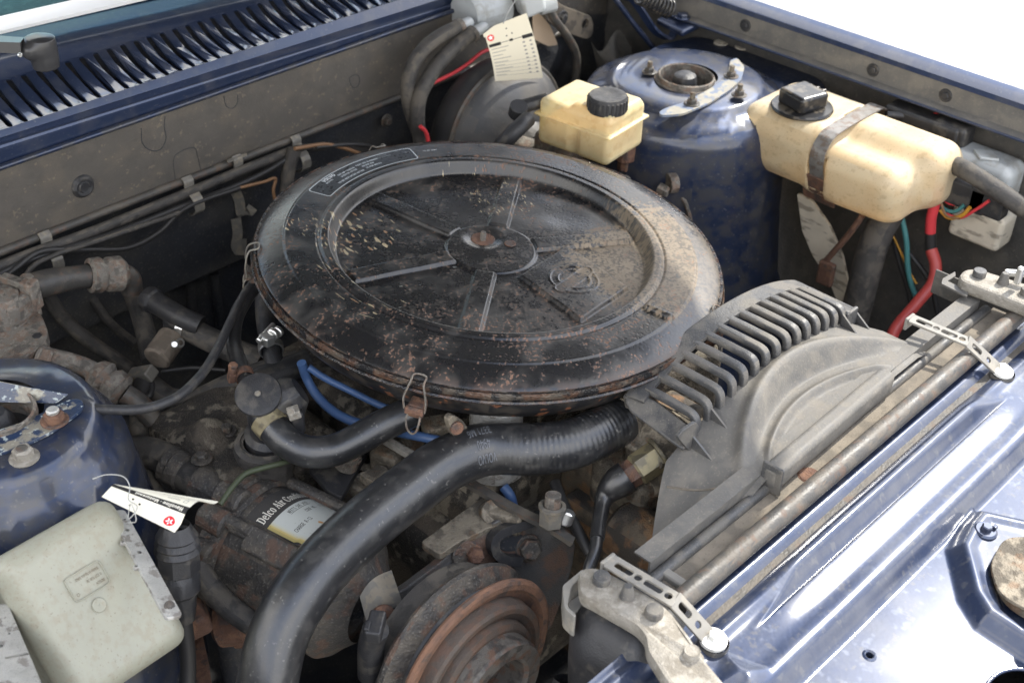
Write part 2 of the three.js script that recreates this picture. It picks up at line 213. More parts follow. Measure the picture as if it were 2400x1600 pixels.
// a sheet through 3-D outline points; thickness goes away from the camera side
function plate(pts, th, { r = 0.002, bevel = 0.0006, holes = [] } = {}) {
  const o = pts.reduce((a, b) => a.add(b), v3()).multiplyScalar(1 / pts.length), nrm = v3();
  for (let i = 0; i < pts.length; i++) nrm.add(pts[i].clone().sub(o).cross(pts[(i + 1) % pts.length].clone().sub(o)));
  nrm.normalize(); if (nrm.dot(TOCAM) < 0) nrm.negate();
  const m = basisAt(o, nrm, pts[1].clone().sub(pts[0])), inv = m.clone().invert(), to2 = (p) => { const q = p.clone().applyMatrix4(inv); return new THREE.Vector2(q.x, q.y); };
  const s = roundShape(pts.map(to2), r);
  for (const h of holes) { const path = new THREE.Path(); if (h.r) { const c = to2(h.c); path.absarc(c.x, c.y, h.r, 0, Math.PI * 2, true); } else { const q = roundShape(h.map(to2), h.rr ?? 0.001); path.curves = q.curves; } s.holes.push(path); }
  return new THREE.ExtrudeGeometry(s, { depth: Math.max(th - 2 * bevel, 1e-5), bevelEnabled: bevel > 0, bevelSize: bevel, bevelOffset: -bevel, bevelThickness: bevel, bevelSegments: 2, curveSegments: 8 }).translate(0, 0, -th + bevel).applyMatrix4(m);
}
// rectangular section swept along a path; side = width direction
function ribbon(path, w, th, side, seg = 40, smooth = true) {
  const P = smooth ? new THREE.CatmullRomCurve3(path, false, 'centripetal').getSpacedPoints(seg) : path, n = P.length, pos = [], idx = [];
  for (let i = 0; i < n; i++) {
    const T = P[Math.min(i + 1, n - 1)].clone().sub(P[Math.max(i - 1, 0)]).normalize(), sd = (Array.isArray(side) ? side[0].clone().lerp(side[1], i / (n - 1)) : side.clone()); sd.addScaledVector(T, -sd.dot(T)).normalize(); const N = T.clone().cross(sd).normalize();
    for (const [a, b] of [[-1, -1], [1, -1], [1, 1], [-1, 1]]) { const q = P[i].clone().addScaledVector(sd, a * w / 2).addScaledVector(N, b * th / 2); pos.push(q.x, q.y, q.z); }
  }
  for (let i = 0; i < n - 1; i++) for (let j = 0; j < 4; j++) { const a = i * 4 + j, b = i * 4 + (j + 1) % 4; idx.push(a, b, a + 4, a + 4, b, b + 4); }
  idx.push(0, 2, 1, 0, 3, 2); const e = (n - 1) * 4; idx.push(e, e + 1, e + 2, e, e + 2, e + 3);
  const g = new THREE.BufferGeometry(); g.setAttribute('position', new THREE.Float32BufferAttribute(pos, 3)); g.setIndex(idx); return crease(g, 0.7);
}
function grid(fn, nu, nv, uvs) {   // fn(u, v) -> Vector3
  const pos = [], idx = [], uv = [];
  for (let j = 0; j <= nv; j++) for (let i = 0; i <= nu; i++) { const p = fn(i / nu, j / nv); pos.push(p.x, p.y, p.z); const t = uvs ? uvs(i / nu, j / nv, p) : [p.x, p.z]; uv.push(t[0], t[1]); }
  for (let j = 0; j < nv; j++) for (let i = 0; i < nu; i++) { const a = j * (nu + 1) + i, b = a + nu + 1; idx.push(a, b, a + 1, a + 1, b, b + 1); }
  const g = new THREE.BufferGeometry(); g.setAttribute('position', new THREE.Float32BufferAttribute(pos, 3)); g.setAttribute('uv', new THREE.Float32BufferAttribute(uv, 2)); g.setIndex(idx); g.computeVertexNormals(); return g;
}
function prism(prof, z0, z1, dir = 'z', ang = 0.5) {   // profile swept straight: prof [[a,b]] in (x,y) along z, or (z,y) along x
  const s = new THREE.Shape(prof.map(([a, b]) => new THREE.Vector2(a, b))), g = new THREE.ExtrudeGeometry(s, { depth: z1 - z0, bevelEnabled: false }); g.translate(0, 0, z0);
  if (dir === 'x') g.applyMatrix4(new THREE.Matrix4().set(0, 0, 1, 0, 0, 1, 0, 0, 1, 0, 0, 0, 0, 0, 0, 1)); if (dir === 'x') { const i = g.index; const p = g.attributes; for (const k of ['position', 'normal', 'uv']) { const a = p[k], s2 = a.itemSize; for (let t = 0; t < a.count; t += 3) for (let c = 0; c < s2; c++) { const q = a.array[(t + 1) * s2 + c]; a.array[(t + 1) * s2 + c] = a.array[(t + 2) * s2 + c]; a.array[(t + 2) * s2 + c] = q; } } g.computeVertexNormals(); }
  return crease(g, ang);
}
function blob(f, lo, hi, res = 56, inset = 0) {   // f(p) = signed distance
  const mc = new MarchingCubes(res, new THREE.MeshStandardMaterial(), false, false, 200000); mc.isolation = 0; const h = res / 2, p = v3();
  const c = lo.clone().add(hi).multiplyScalar(0.5), e = hi.clone().sub(lo).multiplyScalar(0.5);
  for (let k = 0; k < res; k++) for (let j = 0; j < res; j++) for (let i = 0; i < res; i++) { p.set(c.x + (i - h) / h * e.x, c.y + (j - h) / h * e.y, c.z + (k - h) / h * e.z); mc.field[i + j * res + k * res * res] = -f(p); }
  mc.update(); const n = mc.count ?? mc.geometry.drawRange.count, pos = mc.positionArray.slice(0, n * 3), g = new THREE.BufferGeometry();
  for (let i = 0; i < n; i++) { pos[i * 3] = c.x + pos[i * 3] * e.x; pos[i * 3 + 1] = c.y + pos[i * 3 + 1] * e.y; pos[i * 3 + 2] = c.z + pos[i * 3 + 2] * e.z; }
  g.setAttribute('position', new THREE.BufferAttribute(pos, 3)); const nr = new Float32Array(n * 3), q = v3(), E = 0.0008;
  for (let i = 0; i < n; i++) { p.fromArray(pos, i * 3); q.set(f(p.clone().setX(p.x + E)) - f(p.clone().setX(p.x - E)), f(p.clone().setY(p.y + E)) - f(p.clone().setY(p.y - E)), f(p.clone().setZ(p.z + E)) - f(p.clone().setZ(p.z - E))).normalize(); q.toArray(nr, i * 3); }
  g.setAttribute('normal', new THREE.BufferAttribute(nr, 3)); return g;
}
const sdBox = (p, c, b, r) => { const x = Math.abs(p.x - c.x) - b.x + r, y = Math.abs(p.y - c.y) - b.y + r, z = Math.abs(p.z - c.z) - b.z + r; return Math.hypot(Math.max(x, 0), Math.max(y, 0), Math.max(z, 0)) + Math.min(Math.max(x, y, z), 0) - r; };
const smin = (a, b, k) => { const h = clamp(0.5 + 0.5 * (b - a) / k); return lerp(b, a, h) - k * h * (1 - h); };
const smax = (a, b, k) => -smin(-a, -b, k);
function canvasTex(w, h, draw) { const c = document.createElement('canvas'); c.width = w; c.height = h; draw(c.getContext('2d'), w, h); const t = new THREE.CanvasTexture(c); t.colorSpace = THREE.SRGBColorSpace; t.anisotropy = 8; return t; }
function clampBand(o, axis, r, w, screwDir) {   // a worm-drive hose clamp
  const a = axis.clone().normalize(), g = [lathe([[r - 0.0008, -w / 2], [r + 0.0004, -w / 2], [r + 0.0008, 0], [r + 0.0004, w / 2], [r - 0.0008, w / 2]], o, a, 40, 0.6)];
  if (screwDir) { const d = screwDir.clone().addScaledVector(a, -screwDir.dot(a)).normalize(), t = a.clone().cross(d), q = o.clone().addScaledVector(d, r + 0.003); g.push(rbox(q, w * 1.1, 0.006, 0.009, 0.0012, a, d)); g.push(cyl(q.clone().addScaledVector(t, 0.003), t, 0.0035, 0.008)); g.push(...hex(q.clone().addScaledVector(t, 0.011), t, 0.004, 0.003)); }
  return g;
}

// ================================================================ SETTING: ground
{
  const g = new THREE.PlaneGeometry(160, 160).rotateX(-Math.PI / 2);
  const mat = surf({ rep: 0.6, c: [0.44, 0.42, 0.38], vary: 0.15, rough: 0.95, layers: [{ c: [0.3, 0.3, 0.24], s: 22, o: 4, t: 0.6, w: 0.06, a: 0.7 }, { c: [0.55, 0.54, 0.5], s: 40, o: 3, t: 0.6, w: 0.06, a: 0.6 }] });
  const m = part('ground', g, mat, scene); m.userData.kind = 'structure';
}

// ================================================================ CAR BODY
const ZF = -0.362, XR = 0.56;                       // firewall plane, inner face of the far wing rail
{ // cowl panel with air slots: a flat sheet with slots bent along its profile
  const t = thing('cowl_panel', 'dark blue painted cowl panel with a long row of curved air slots', 'cowl panel');
  const prof = [[-0.362, 0.918], [-0.3628, 0.934], [-0.3645, 0.9465], [-0.368, 0.9495], [-0.3725, 0.948], [-0.382, 0.9487], [-0.393, 0.9505], [-0.404, 0.9535], [-0.414, 0.9578], [-0.4225, 0.963], [-0.4285, 0.967], [-0.437, 0.9685], [-0.48, 0.972], [-0.53, 0.980], [-0.6, 0.988]].map(([z, y]) => v3(0, y, z));
  const cv = new THREE.CatmullRomCurve3(prof, false, 'centripetal'), LEN = cv.getLength();
  const S = (zz) => { let a = 0, b = 1; for (let i = 0; i < 30; i++) { const m = (a + b) / 2; if (cv.getPointAt(m).z > zz) a = m; else b = m; } return a * LEN; };
  const s0 = S(-0.3735), s1 = S(-0.4285), x0 = -0.8, x1 = 0.62, sh = new THREE.Shape(), N = 60;
  for (let i = 0; i <= N; i++) { const s = i / N * LEN; if (i) sh.lineTo(x0, s); else sh.moveTo(x0, s); }
  for (let i = N; i >= 0; i--) sh.lineTo(x1, i / N * LEN);
  const pitch = 0.0152, w = 0.0029, xs = [];
  for (let x = -0.70; x < 0.56; x += pitch) {
    const p = [], r = w; for (let k = 0; k <= 6; k++) { const a = Math.PI * k / 6; p.push([x + r * Math.cos(a), s1 - r + r * Math.sin(a)]); }
    for (let k = 1; k < 14; k++) p.push([x - r * (1 - 0.25 * k / 14), lerp(s1 - r, s0 + r, k / 14)]);
    const r2 = r * 0.75; for (let k = 0; k <= 6; k++) { const a = Math.PI + Math.PI * k / 6; p.push([x + r2 * Math.cos(a), s0 + r + r2 * Math.sin(a)]); }
    for (let k = 13; k >= 1; k--) p.push([x + r * (1 - 0.25 * k / 14), lerp(s1 - r, s0 + r, k / 14)]);
    sh.holes.push(new THREE.Path(p.map(([a, b]) => new THREE.Vector2(a, b)))); xs.push(x);
  }
  const g = new THREE.ExtrudeGeometry(sh, { depth: 0.0012, bevelEnabled: true, bevelSize: 0.0009, bevelThickness: 0.0009, bevelOffset: -0.0009, bevelSegments: 2 }), P = g.attributes.position;
  for (let i = 0; i < P.count; i++) { const s = clamp(P.getY(i) / LEN), q = cv.getPointAt(s), T = cv.getTangentAt(s), n = v3(0, -T.z, T.y), d = -0.003 + P.getZ(i); P.setXYZ(i, P.getX(i), q.y + n.y * d, q.z + n.z * d); }
  g.computeVertexNormals(); part('slotted_sheet', crease(g, 0.5), M.paint, t);
  part('air_trough', [rbox(v3(-0.09, 0.92, -0.42), 1.42, 0.01, 0.09, 0.002), rbox(v3(-0.09, 0.93, -0.450), 1.42, 0.07, 0.006, 0.002)], M.bayBlack, t);
  // folded lip below and its paint-worn seam
  part('seam_lip', tube([v3(-0.8, 0.9195, -0.3595), v3(0.62, 0.9195, -0.3595)], 0.0028, { seg: 2, rad: 10, straight: true }), M.paintDusty, t);
}
{ // windscreen, its bright trim, and the wiper arm end
  const a = W(0, 76, 0.99), b = W(326, 0, 0.99), dir = b.clone().sub(a).normalize(), A = a.clone().addScaledVector(dir, -0.5), B = b.clone().addScaledVector(dir, 0.5), back = v3(-dir.z, 0, dir.x).negate(); if (back.z > 0) back.negate();
  const t = thing('windscreen', 'lower edge of the tinted windscreen with its bright trim strip', 'windscreen'), up = back.clone().multiplyScalar(0.018).add(v3(0, 0.007, 0));
  part('trim_strip', ribbon([A.clone().add(up.clone().multiplyScalar(0.5)), B.clone().add(up.clone().multiplyScalar(0.5))], up.length(), 0.004, up, 2, false), flat(0.9, 0.9, 0.88, 0.3, { metalness: 0.15 }), t);  // near-white colour stands in for the sky reflected in chrome
  const g0 = up.clone().multiplyScalar(1.02), gl = back.clone().multiplyScalar(0.35).add(v3(0, 0.2, 0));
  part('glass_pane', plate([A.clone().add(g0), B.clone().add(g0), B.clone().add(g0).add(gl), A.clone().add(g0).add(gl)], 0.004, { r: 0.001, bevel: 0 }), M.glass, t);
  part('dashboard', plate([A.clone().add(g0).add(v3(0, -0.01, -0.02)), B.clone().add(g0).add(v3(0, -0.01, -0.02)), B.clone().add(v3(0, 0.0, -0.5)), A.clone().add(v3(0, 0.0, -0.5))], 0.004, { bevel: 0 }), M.blackSemi, t);
  const w = thing('wiper_arm', 'black wiper arm end with rounded pivot cap on the cowl', 'wiper arm'), c = W(100, 128, 0.995);
  const p0 = W(-200, 84, 1.012), p1 = W(10, 104, 1.01), p2 = W(52, 106, 1.009), sd = v3(0.45, 0, 1);
  part('arm', ribbon([p0, W(-80, 96, 1.011), p1, p2], 0.019, 0.010, sd, 20), flat(0.05, 0.05, 0.052, 0.3), w);
  { const c0 = W(100, 118, 1.0), q1 = W(70, 110, 1.005), f = (p) => { const l = Math.hypot(p.x - c0.x, p.z - c0.z); let d = Math.max(l - 0.011, Math.abs(p.y - c0.y + 0.002) - 0.013) ; d = smin(d, smax(l - 0.0105, Math.abs(p.y - c0.y) - 0.012, 0.008), 0.004); return smin(d, sdBox(p, c0.clone().lerp(q1, 0.8), v3(0.012, 0.007, 0.011), 0.006), 0.006) - 0.001; }; part('pivot_cap', blob(f, c0.clone().add(v3(-0.045, -0.03, -0.045)), c0.clone().add(v3(0.045, 0.03, 0.045)), 64), flat(0.045, 0.045, 0.047, 0.28), w); }
  part('rivet', cyl(W(44, 128, 1.012), AZ, 0.0022, 0.002), M.zinc, w);
}
{ // firewall: pad and dark lower sheet
  const t = thing('firewall', 'grey brown padded firewall with a stamped plug under the cowl', 'firewall');
  const y1 = 0.917, y0 = 0.8385;
  part('sound_pad', rbox(v3(-0.1, (y1 + y0) / 2, ZF - 0.004), 1.36, y1 - y0, 0.010, 0.002), M.pad, t);
  part('lower_sheet', rbox(v3(-0.05, 0.55, -0.42), 1.4, 0.62, 0.02, 0.004), M.bayBlack, t);
  part('upper_sheet', rbox(v3(-0.05, 0.8, -0.386), 1.4, 0.2, 0.006, 0.002), M.bayBlack, t);
  part('pad_edge', tube([v3(-0.78, y0, ZF + 0.003), v3(0.2, y0, ZF + 0.003), v3(0.52, y0 + 0.002, ZF + 0.003)], 0.0042, { seg: 30, rad: 10 }), M.steelPipe, t);
  const c = VZ(193, 436, ZF + 0.001); part('plug', lathe([[0, 0.0045], [0.005, 0.0045], [0.006, 0.003], [0.0085, 0.004], [0.0105, 0.0025], [0.012, 0], [0, 0]], c, AZ, 32, 0.6), M.blackSemi, t);
  // perforated knock-outs cut in the pad: thin raised rims of cut felt
  const cut = (list, n) => part('cut_line', tube(list.map(([x, y]) => VZ(x, y, ZF + 0.0010)), 0.0005, { seg: 30, rad: 6 }), M.bayBlack, t);
  cut([[330, 300], [333, 335], [352, 352], [375, 350], [388, 325], [384, 295], [386, 272]]); cut([[410, 420], [406, 375], [412, 362], [455, 346], [462, 365], [470, 398]]); cut([[524, 225], [530, 248], [545, 253], [556, 240], [556, 222]]); cut([[818, 183], [824, 202], [834, 205], [842, 195], [840, 178], [828, 176], [818, 183]]);
  for (const [x, y] of [[370, 622], [905, 282], [745, 640]]) part('bolt_head', hex(VZ(x, y, x > 700 ? -0.372 : -0.40), AZ, 0.005, 0.006, 0.008), M.steelPipe, t);
  for (const pts of [[[552, 450], [560, 470], [566, 500], [582, 497], [592, 485]], [[552, 512], [556, 550], [552, 575], [562, 590], [566, 560]]]) part('bent_clip', ribbon(pts.map(([x, y]) => VZ(x, y, -0.365)), 0.011, 0.0015, v3(1, 0, 0.3), 24), M.clipGrey, t);
  for (const [pts, z] of [[[[437, 410], [440, 560], [450, 760]], -0.409], [[[500, 640], [520, 800], [530, 900]], -0.409]]) part('pressed_rib', tube(pts.map(([x, y]) => VZ(x, y, z)), 0.006, { seg: 10, rad: 8 }), M.bayBlack, t);
}
{ // wires under the pad
  const run = (name, pts, r, mat, label, z = -0.35, cat = 'wire') => solo(name, tube(pts.map(([x, y, zz]) => VZ(x, y, zz ?? z)), r, { seg: 70, rad: 8 }), mat, label, cat);
  run('wiring_loom', [[-40, 640], [60, 598], [200, 548], [437, 452], [600, 385], [690, 352], [760, 342]], 0.0052, M.rubberDusty, 'thick black wiring loom clipped along the bottom of the firewall pad', -0.349);
  run('cable', [[-40, 660], [60, 612], [260, 548], [430, 482], [560, 432], [640, 392], [700, 350]], 0.0032, M.wireBlack, 'black cable sagging just below the thick wiring loom', -0.343, 'cable');
  run('cable', [[-40, 690], [40, 625], [90, 590], [200, 585], [300, 580], [370, 545], [430, 490], [560, 440]], 0.0028, M.wireBlack, 'thin black cable drooping lowest under the firewall loom', -0.339, 'cable');
  run('cable', [[40, 680], [75, 625], [120, 600], [240, 560], [420, 498]], 0.0026, M.rubberDusty, 'dusty cable turning down beside the left wire clip', -0.336, 'cable');
  run('tan_wire', [[690, 348], [760, 338], [800, 345], [850, 362], [900, 380]], 0.0022, M.wireTan, 'tan wire leading from the loom to the air cleaner edge', -0.33);
  run('tan_wire', [[560, 440], [620, 425], [645, 418], [640, 445], [648, 480], [660, 500]], 0.0018, M.wireTan, 'tan wire end hanging below the loom beside the air cleaner', -0.34);
  run('cable', [[690, 350], [680, 380], [672, 420], [668, 500], [660, 600]], 0.0075, M.rubberDusty, 'grey sleeve hanging down from the right wire clip', -0.34, 'cable sleeve');
  run('cable', [[740, 345], [830, 338], [900, 346], [980, 340]], 0.0026, M.wireBlack, 'thin black cable passing behind the air cleaner', -0.33, 'cable');
  [[103, 560, 'leftmost grey metal wire clip on the firewall pad'], [437, 430, 'middle grey metal wire clip below the square cut in the pad'], [690, 333, 'right grey metal wire clip next to the air cleaner']].forEach(([x, y, label]) => {
    const c = VZ(x, y, ZF + 0.006), d = (a, b) => c.clone().add(v3(0, a, b));
    solo('wire_clip', ribbon([d(0.008, 0), d(0.004, 0.004), d(-0.002, 0.004), d(-0.005, 0.008), d(-0.012, 0.017), d(-0.022, 0.019), d(-0.030, 0.012), d(-0.032, 0.004)], 0.0115, 0.0014, AX, 30), M.clipGrey, label, 'wire clip', 'grey clips along the firewall pad');
  });
  { const c = VZ(553, 376, ZF + 0.008), d = (a, b) => c.clone().add(v3(0, a, b)); solo('wire_clip', [ribbon([d(0.006, 0), d(0.003, 0.003), d(-0.006, 0.003), d(-0.010, 0.0)], 0.011, 0.0016, AX, 14), ribbon([d(0.004, 0.002).add(v3(-0.012, 0, 0)), d(0.004, 0.002).add(v3(0.012, 0, 0))], 0.003, 0.002, AY, 2, false)], M.clipGrey, 'small T shaped wire clip between the two larger clips', 'wire clip', 'grey clips along the firewall pad'); }
}
{ // far wing rail, inner wing
  const t = thing('front_wing', 'dark blue far front wing with dirty folded inner rail and bolts', 'car wing');
  const z0 = -0.72, z1 = 0.75;
  part('wing_edge', prism([[0.585, 0.921], [0.581, 0.9245], [0.572, 0.9225], [0.5625, 0.917], [0.5605, 0.912], [0.566, 0.912], [0.58, 0.918], [0.60, 0.90], [0.63, 0.8], [0.64, 0.3], [0.645, 0.3], [0.634, 0.80], [0.605, 0.905]], z0, z1, 'z', 0.5), M.paint, t);
  part('rail_face', prism([[0.5615, 0.9118], [0.5605, 0.888], [0.55, 0.8845], [0.5497, 0.8825], [0.563, 0.8832], [0.565, 0.9118]], z0, z1, 'z', 0.4), M.dustyPlastic, t);
  part('rail_bead', tube([v3(0.5497, 0.8845, z0), v3(0.5497, 0.8845, z1)], 0.0018, { seg: 2, rad: 8, straight: true }), M.paint, t);
  part('inner_wing', grid((u, v) => { const z = lerp(z0, z1, u), y = lerp(0.884, 0.25, v); return v3(0.588 - 0.012 * sstep(0.02, 0.1, v) - 0.05 * sstep(0.15, 0.9, v) + 0.006 * (fbm3(z * 12, y * 12, 3, 3) - 0.5), y, z); }, 120, 60), M.underseal, t);
  for (const z of [-0.30, -0.13, 0.045, 0.135, 0.26]) part('rail_bolt', hex(v3(0.5608, 0.899, z), AX.clone().negate(), 0.0045, 0.003, 0.0075), M.blackSemi, t);
}
{ // near-side wing and inner wing, mostly out of frame
  const t = thing('front_wing', 'dark blue near front wing, mostly out of the picture at lower left', 'car wing');
  part('wing_edge', prism([[-0.640, 0.9], [-0.635, 0.905], [-0.620, 0.9], [-0.620, 0.88], [-0.635, 0.88], [-0.650, 0.85], [-0.690, 0.75], [-0.690, 0.3], [-0.695, 0.3], [-0.697, 0.76], [-0.660, 0.87]], -0.75, 0.6, 'z', 0.5), M.paint, t);
  part('inner_wing', rbox(v3(-0.60, 0.55, -0.05), 0.012, 0.6, 1.3, 0.004), M.bayBlack, t);
}
{ // radiator core, lower bay: encloses the engine bay below and in front
  const t = thing('undertray', 'dark dirty undertray and subframe deep below the engine', 'undertray');
  part('tray', [rbox(v3(0.15, 0.25, -0.05), 0.85, 0.02, 0.9, 0.004), rbox(v3(-0.42, 0.25, -0.2), 0.3, 0.02, 0.5, 0.004)], M.bayBlack, t);
  part('subframe', [rbox(v3(0.03, 0.33, 0.05), 1.1, 0.09, 0.1, 0.01), rbox(v3(-0.40, 0.42, -0.08), 0.08, 0.1, 0.8, 0.01), rbox(v3(0.44, 0.42, 0), 0.08, 0.1, 0.9, 0.01)], M.bayBlack, t);
}
{ // raised bonnet above the frame: shades the left of the bay
  const t = thing('bonnet', 'raised dark blue bonnet standing open over the engine bay', 'car bonnet');
  const z0 = -0.53, y0 = 1.099, th = 0.44, L = 1.02, X0 = -0.62, X1 = 0.60;
  const at = (x, s, d) => v3(x, y0 + s * Math.sin(th) + d * Math.cos(th), z0 + s * Math.cos(th) - d * Math.sin(th));
  const out = [at(X0, 0, 0), at(X1, 0, 0), at(X1, L * 0.97, 0), at(X1 - 0.03, L, 0), at(X0 + 0.03, L, 0), at(X0, L * 0.97, 0)];
  part('outer_skin', plate(out, 0.006, { r: 0.02 }), M.paint, t);
  part('inner_pad', plate([at(X0 + 0.08, 0.08, -0.012), at(X1 - 0.08, 0.08, -0.012), at(X1 - 0.08, L - 0.08, -0.012), at(X0 + 0.08, L - 0.08, -0.012)], 0.005, { r: 0.04 }), M.underseal, t);
}

// ================================================================ AIR CLEANER
const LC = v3(0.0148, 0.8805, -0.0125);                 // centre of the lid's plateau
{
  const t = thing('air_cleaner', 'large round black air cleaner with rust speckled pan lid and white printed label', 'air cleaner');
  const TILT = new THREE.Quaternion().setFromAxisAngle(v3(FWD.x, 0, FWD.z).normalize(), 0.073), TINV = TILT.clone().invert(), TN = AY.clone().applyQuaternion(TILT), R = 0.213, loc = (px, py, y = 0.872) => { const p = PL(px, py, LC.clone().addScaledVector(TN, y - LC.y), TN).sub(LC).applyQuaternion(TINV); return [p.x, p.z]; };
  const seg = (a, b) => { const d = [b[0] - a[0], b[1] - a[1]], l = Math.hypot(...d); return { a, d: [d[0] / l, d[1] / l], l }; };
  const ang = [[[1137, 608], [1099, 771]], [[1270, 553], [1480, 545]], [[1167, 502], [1196, 418]], [[1058, 565], [814, 635]], [[1061, 515], [898, 459]]].map(([a, b]) => { const q = loc(...b, 0.87), p = loc(...a, 0.87); return Math.atan2(q[1] - p[1], q[0] - p[0]) * 0.3 + Math.atan2(q[1], q[0]) * 0.7; });
  const pl = [[1220, 645], [1330, 574], [1471, 671], [1361, 747]].map((p) => loc(...p, 0.871));
  const edgeD = (x, z) => { let m = -1; for (let i = 0; i < 4; i++) { const a = pl[i], b = pl[(i + 1) % 4], dx = b[0] - a[0], dz = b[1] - a[1], l = Math.hypot(dx, dz); m = Math.max(m, ((x - a[0]) * dz - (z - a[1]) * dx) / l * 1); } return m; };
  const sgn = edgeD((pl[0][0] + pl[2][0]) / 2, (pl[0][1] + pl[2][1]) / 2) < 0 ? 1 : -1;
  const ED = (x, z) => { let m = -1; for (let i = 0; i < 4; i++) { const a = pl[i], b = pl[(i + 1) % 4], dx = b[0] - a[0], dz = b[1] - a[1], l = Math.hypot(dx, dz); m = Math.max(m, sgn * ((x - a[0]) * dz - (z - a[1]) * dx) / l); } return m; };
  const ribA = (() => { const q = loc(1550, 733, 0.88); return Math.atan2(q[1], q[0]); })();
  // emblem pressed into the plate: ring, inner arcs, slanted band
  const ec = loc(1345, 654, 0.872), e0 = loc(1312, 677, 0.872), e1 = loc(1383, 628, 0.872), ed = seg(e0, e1);
  const emb = (x, z) => {
    const dx = x - ec[0], dz = z - ec[1], r = Math.hypot(dx, dz), al = dx * ed.d[0] + dz * ed.d[1], ac = -dx * ed.d[1] + dz * ed.d[0]; let h = 0; const line = (d, w = 0.0007) => Math.exp(-d * d / (w * w));
    const q = Math.hypot(Math.max(Math.abs(al) - 0.020, 0), ac) - 0.0058; if (q < 0.004) h = Math.max(h, line(q));
    if (q > 0) { h = Math.max(h, line(r - 0.0215)); h = Math.max(h, line(r - 0.0145)); } return h * 0.0009;
  };
  const H = (x, z) => {
    const r = Math.hypot(x, z), a = Math.atan2(z, x); let y;
    const floor = -0.0125;
    y = lerp(floor, 0.0004, sstep(0.1395, 0.1475, r)); if (r > 0.147) y -= 0.0016 * sstep(0.1525, 0.1555, r);
    y -= 0.0010 * Math.exp(-Math.pow((r - 0.1565) / 0.0012, 2));
    if (r > 0.1845) { const k = clamp((r - 0.1845) / (0.2088 - 0.1845)); y -= 0.0012 * sstep(0, 0.1, k) + 0.0095 * (1 - Math.pow(1 - Math.pow(k, 1.2), 0.75));  }
    if (r < 0.15) {
      let s = 0; const w = 0.0085; for (const an of ang) { let da = a - an; da = Math.atan2(Math.sin(da), Math.cos(da)); if (Math.abs(da) < 1.4) { const ac = Math.abs(r * Math.sin(da)); s = Math.max(s, 1 - sstep(w - 0.001, w + 0.0022, ac)); } }
      s = Math.max(s, 1 - sstep(-0.001, 0.0025, ED(x, z)));
      s *= 1 - sstep(0.136, 0.1395, r); const hub = 1 - sstep(0.0395, 0.0425, r); s = Math.max(s * (1 - hub), hub * 0.6);
      y += s * 0.0036; const ex = Math.hypot(x - stud[0], z - stud[1]); y -= 0.0030 * (1 - sstep(0.006, 0.022, ex)); if (ED(x, z) < 0) y += emb(x, z);
      y += 0.0011 * (noise3(x * 30 + 8, 4, z * 30) - 0.5) * (1 - sstep(0.12, 0.138, r));
    }
    { let da = a - ribA; da = Math.atan2(Math.sin(da), Math.cos(da)); const ac = Math.abs(r * Math.sin(da)), k = sstep(0.157, 0.161, r) * (1 - sstep(0.184, 0.188, r)); if (Math.abs(da) < 1) y += 0.0038 * k * (1 - sstep(0.0016, 0.0042, ac)); }
    return y;
  };
  const stud = loc(1132, 556, 0.87), hole2 = loc(1196, 570, 0.871);
  // lid colour: black paint, rust, cream chips, tan dust with painted sun glare, and the printed label
  const S = 1664, SZ = 0.432, cv = document.createElement('canvas'); cv.width = cv.height = S; const cx = cv.getContext('2d');
  const img = cx.createImageData(S, S), rgh = new Uint8Array(832 * 832 * 4), bmp = new Uint8Array(832 * 832 * 4);
  const pR = loc(1520, 620), pT = loc(1250, 355), pF = loc(1000, 850), pU = loc(1190, 440), pL2 = loc(800, 560), pFR = loc(1400, 760);
  const near = (x, z, p, r) => 1 - sstep(r * 0.35, r, Math.hypot(x - p[0], z - p[1]));
  for (let j = 0; j < S; j++) for (let i = 0; i < S; i++) {
    const x = (i / S - 0.5) * SZ, z = (j / S - 0.5) * SZ, r = Math.hypot(x, z), o = (j * S + i) * 4; if (r > 0.222) continue;
    const u = i / S, v = j / S, n1 = fbm(u, v, 9, 5, 11), n2 = fbm(u, v, 90, 2, 47), n3 = fbm(u, v, 210, 2, 83), n4 = fbm(u, v, 26, 3, 130);
    let c = [0.012, 0.012, 0.013], ro = 0.27, hb = 128; const f = 0.8 + 0.5 * n1; c = c.map((q) => q * f);
    // thin grey dust film, patchy
    let d = sstep(0.46, 0.7, n1 * 0.7 + n4 * 0.3) * 0.42; c = c.map((q, k) => lerp(q, [0.09, 0.085, 0.077][k], d)); ro = lerp(ro, 0.6, d);
    // tan dust on the far right floor; on the plateau tan also paints sun glare
    const inFloor = r < 0.141, right = near(x, z, pR, inFloor ? 0.105 : 0.135), fr = near(x, z, pFR, 0.11), tn = sstep(0.42, 0.58, n2 * 0.22 + n3 * 0.3 + n4 * 0.25 + right * 0.32 - 0.05) * clamp(right * 1.8) * (inFloor ? 0.8 : r < 0.187 ? 0.6 : 0.25);
    const tq = tn * (0.45 + 0.55 * sstep(0.36, 0.6, n3 * 0.6 + n2 * 0.4)); c = c.map((q, k) => lerp(q, [0.27, 0.21, 0.14][k], tq)); ro = lerp(ro, 0.92, tn);
    const t2 = inFloor ? sstep(0.44, 0.66, n3 * 0.3 + n2 * 0.25 + n4 * 0.32 + fr * 0.16) * 0.42 : 0; c = c.map((q, k) => lerp(q, [0.10, 0.08, 0.062][k], t2)); ro = lerp(ro, 0.8, t2);
    // rust specks
    const rz = 0.34 * near(x, z, pT, 0.13) + 0.3 * near(x, z, pF, 0.12) + 0.22 * near(x, z, pFR, 0.12) + 0.13 * near(x, z, loc(700, 620), 0.12) + (r > 0.138 && r < 0.15 ? -0.2 : r > 0.15 && r < 0.158 ? 0.07 : 0) + (r > 0.186 ? -0.08 : 0);
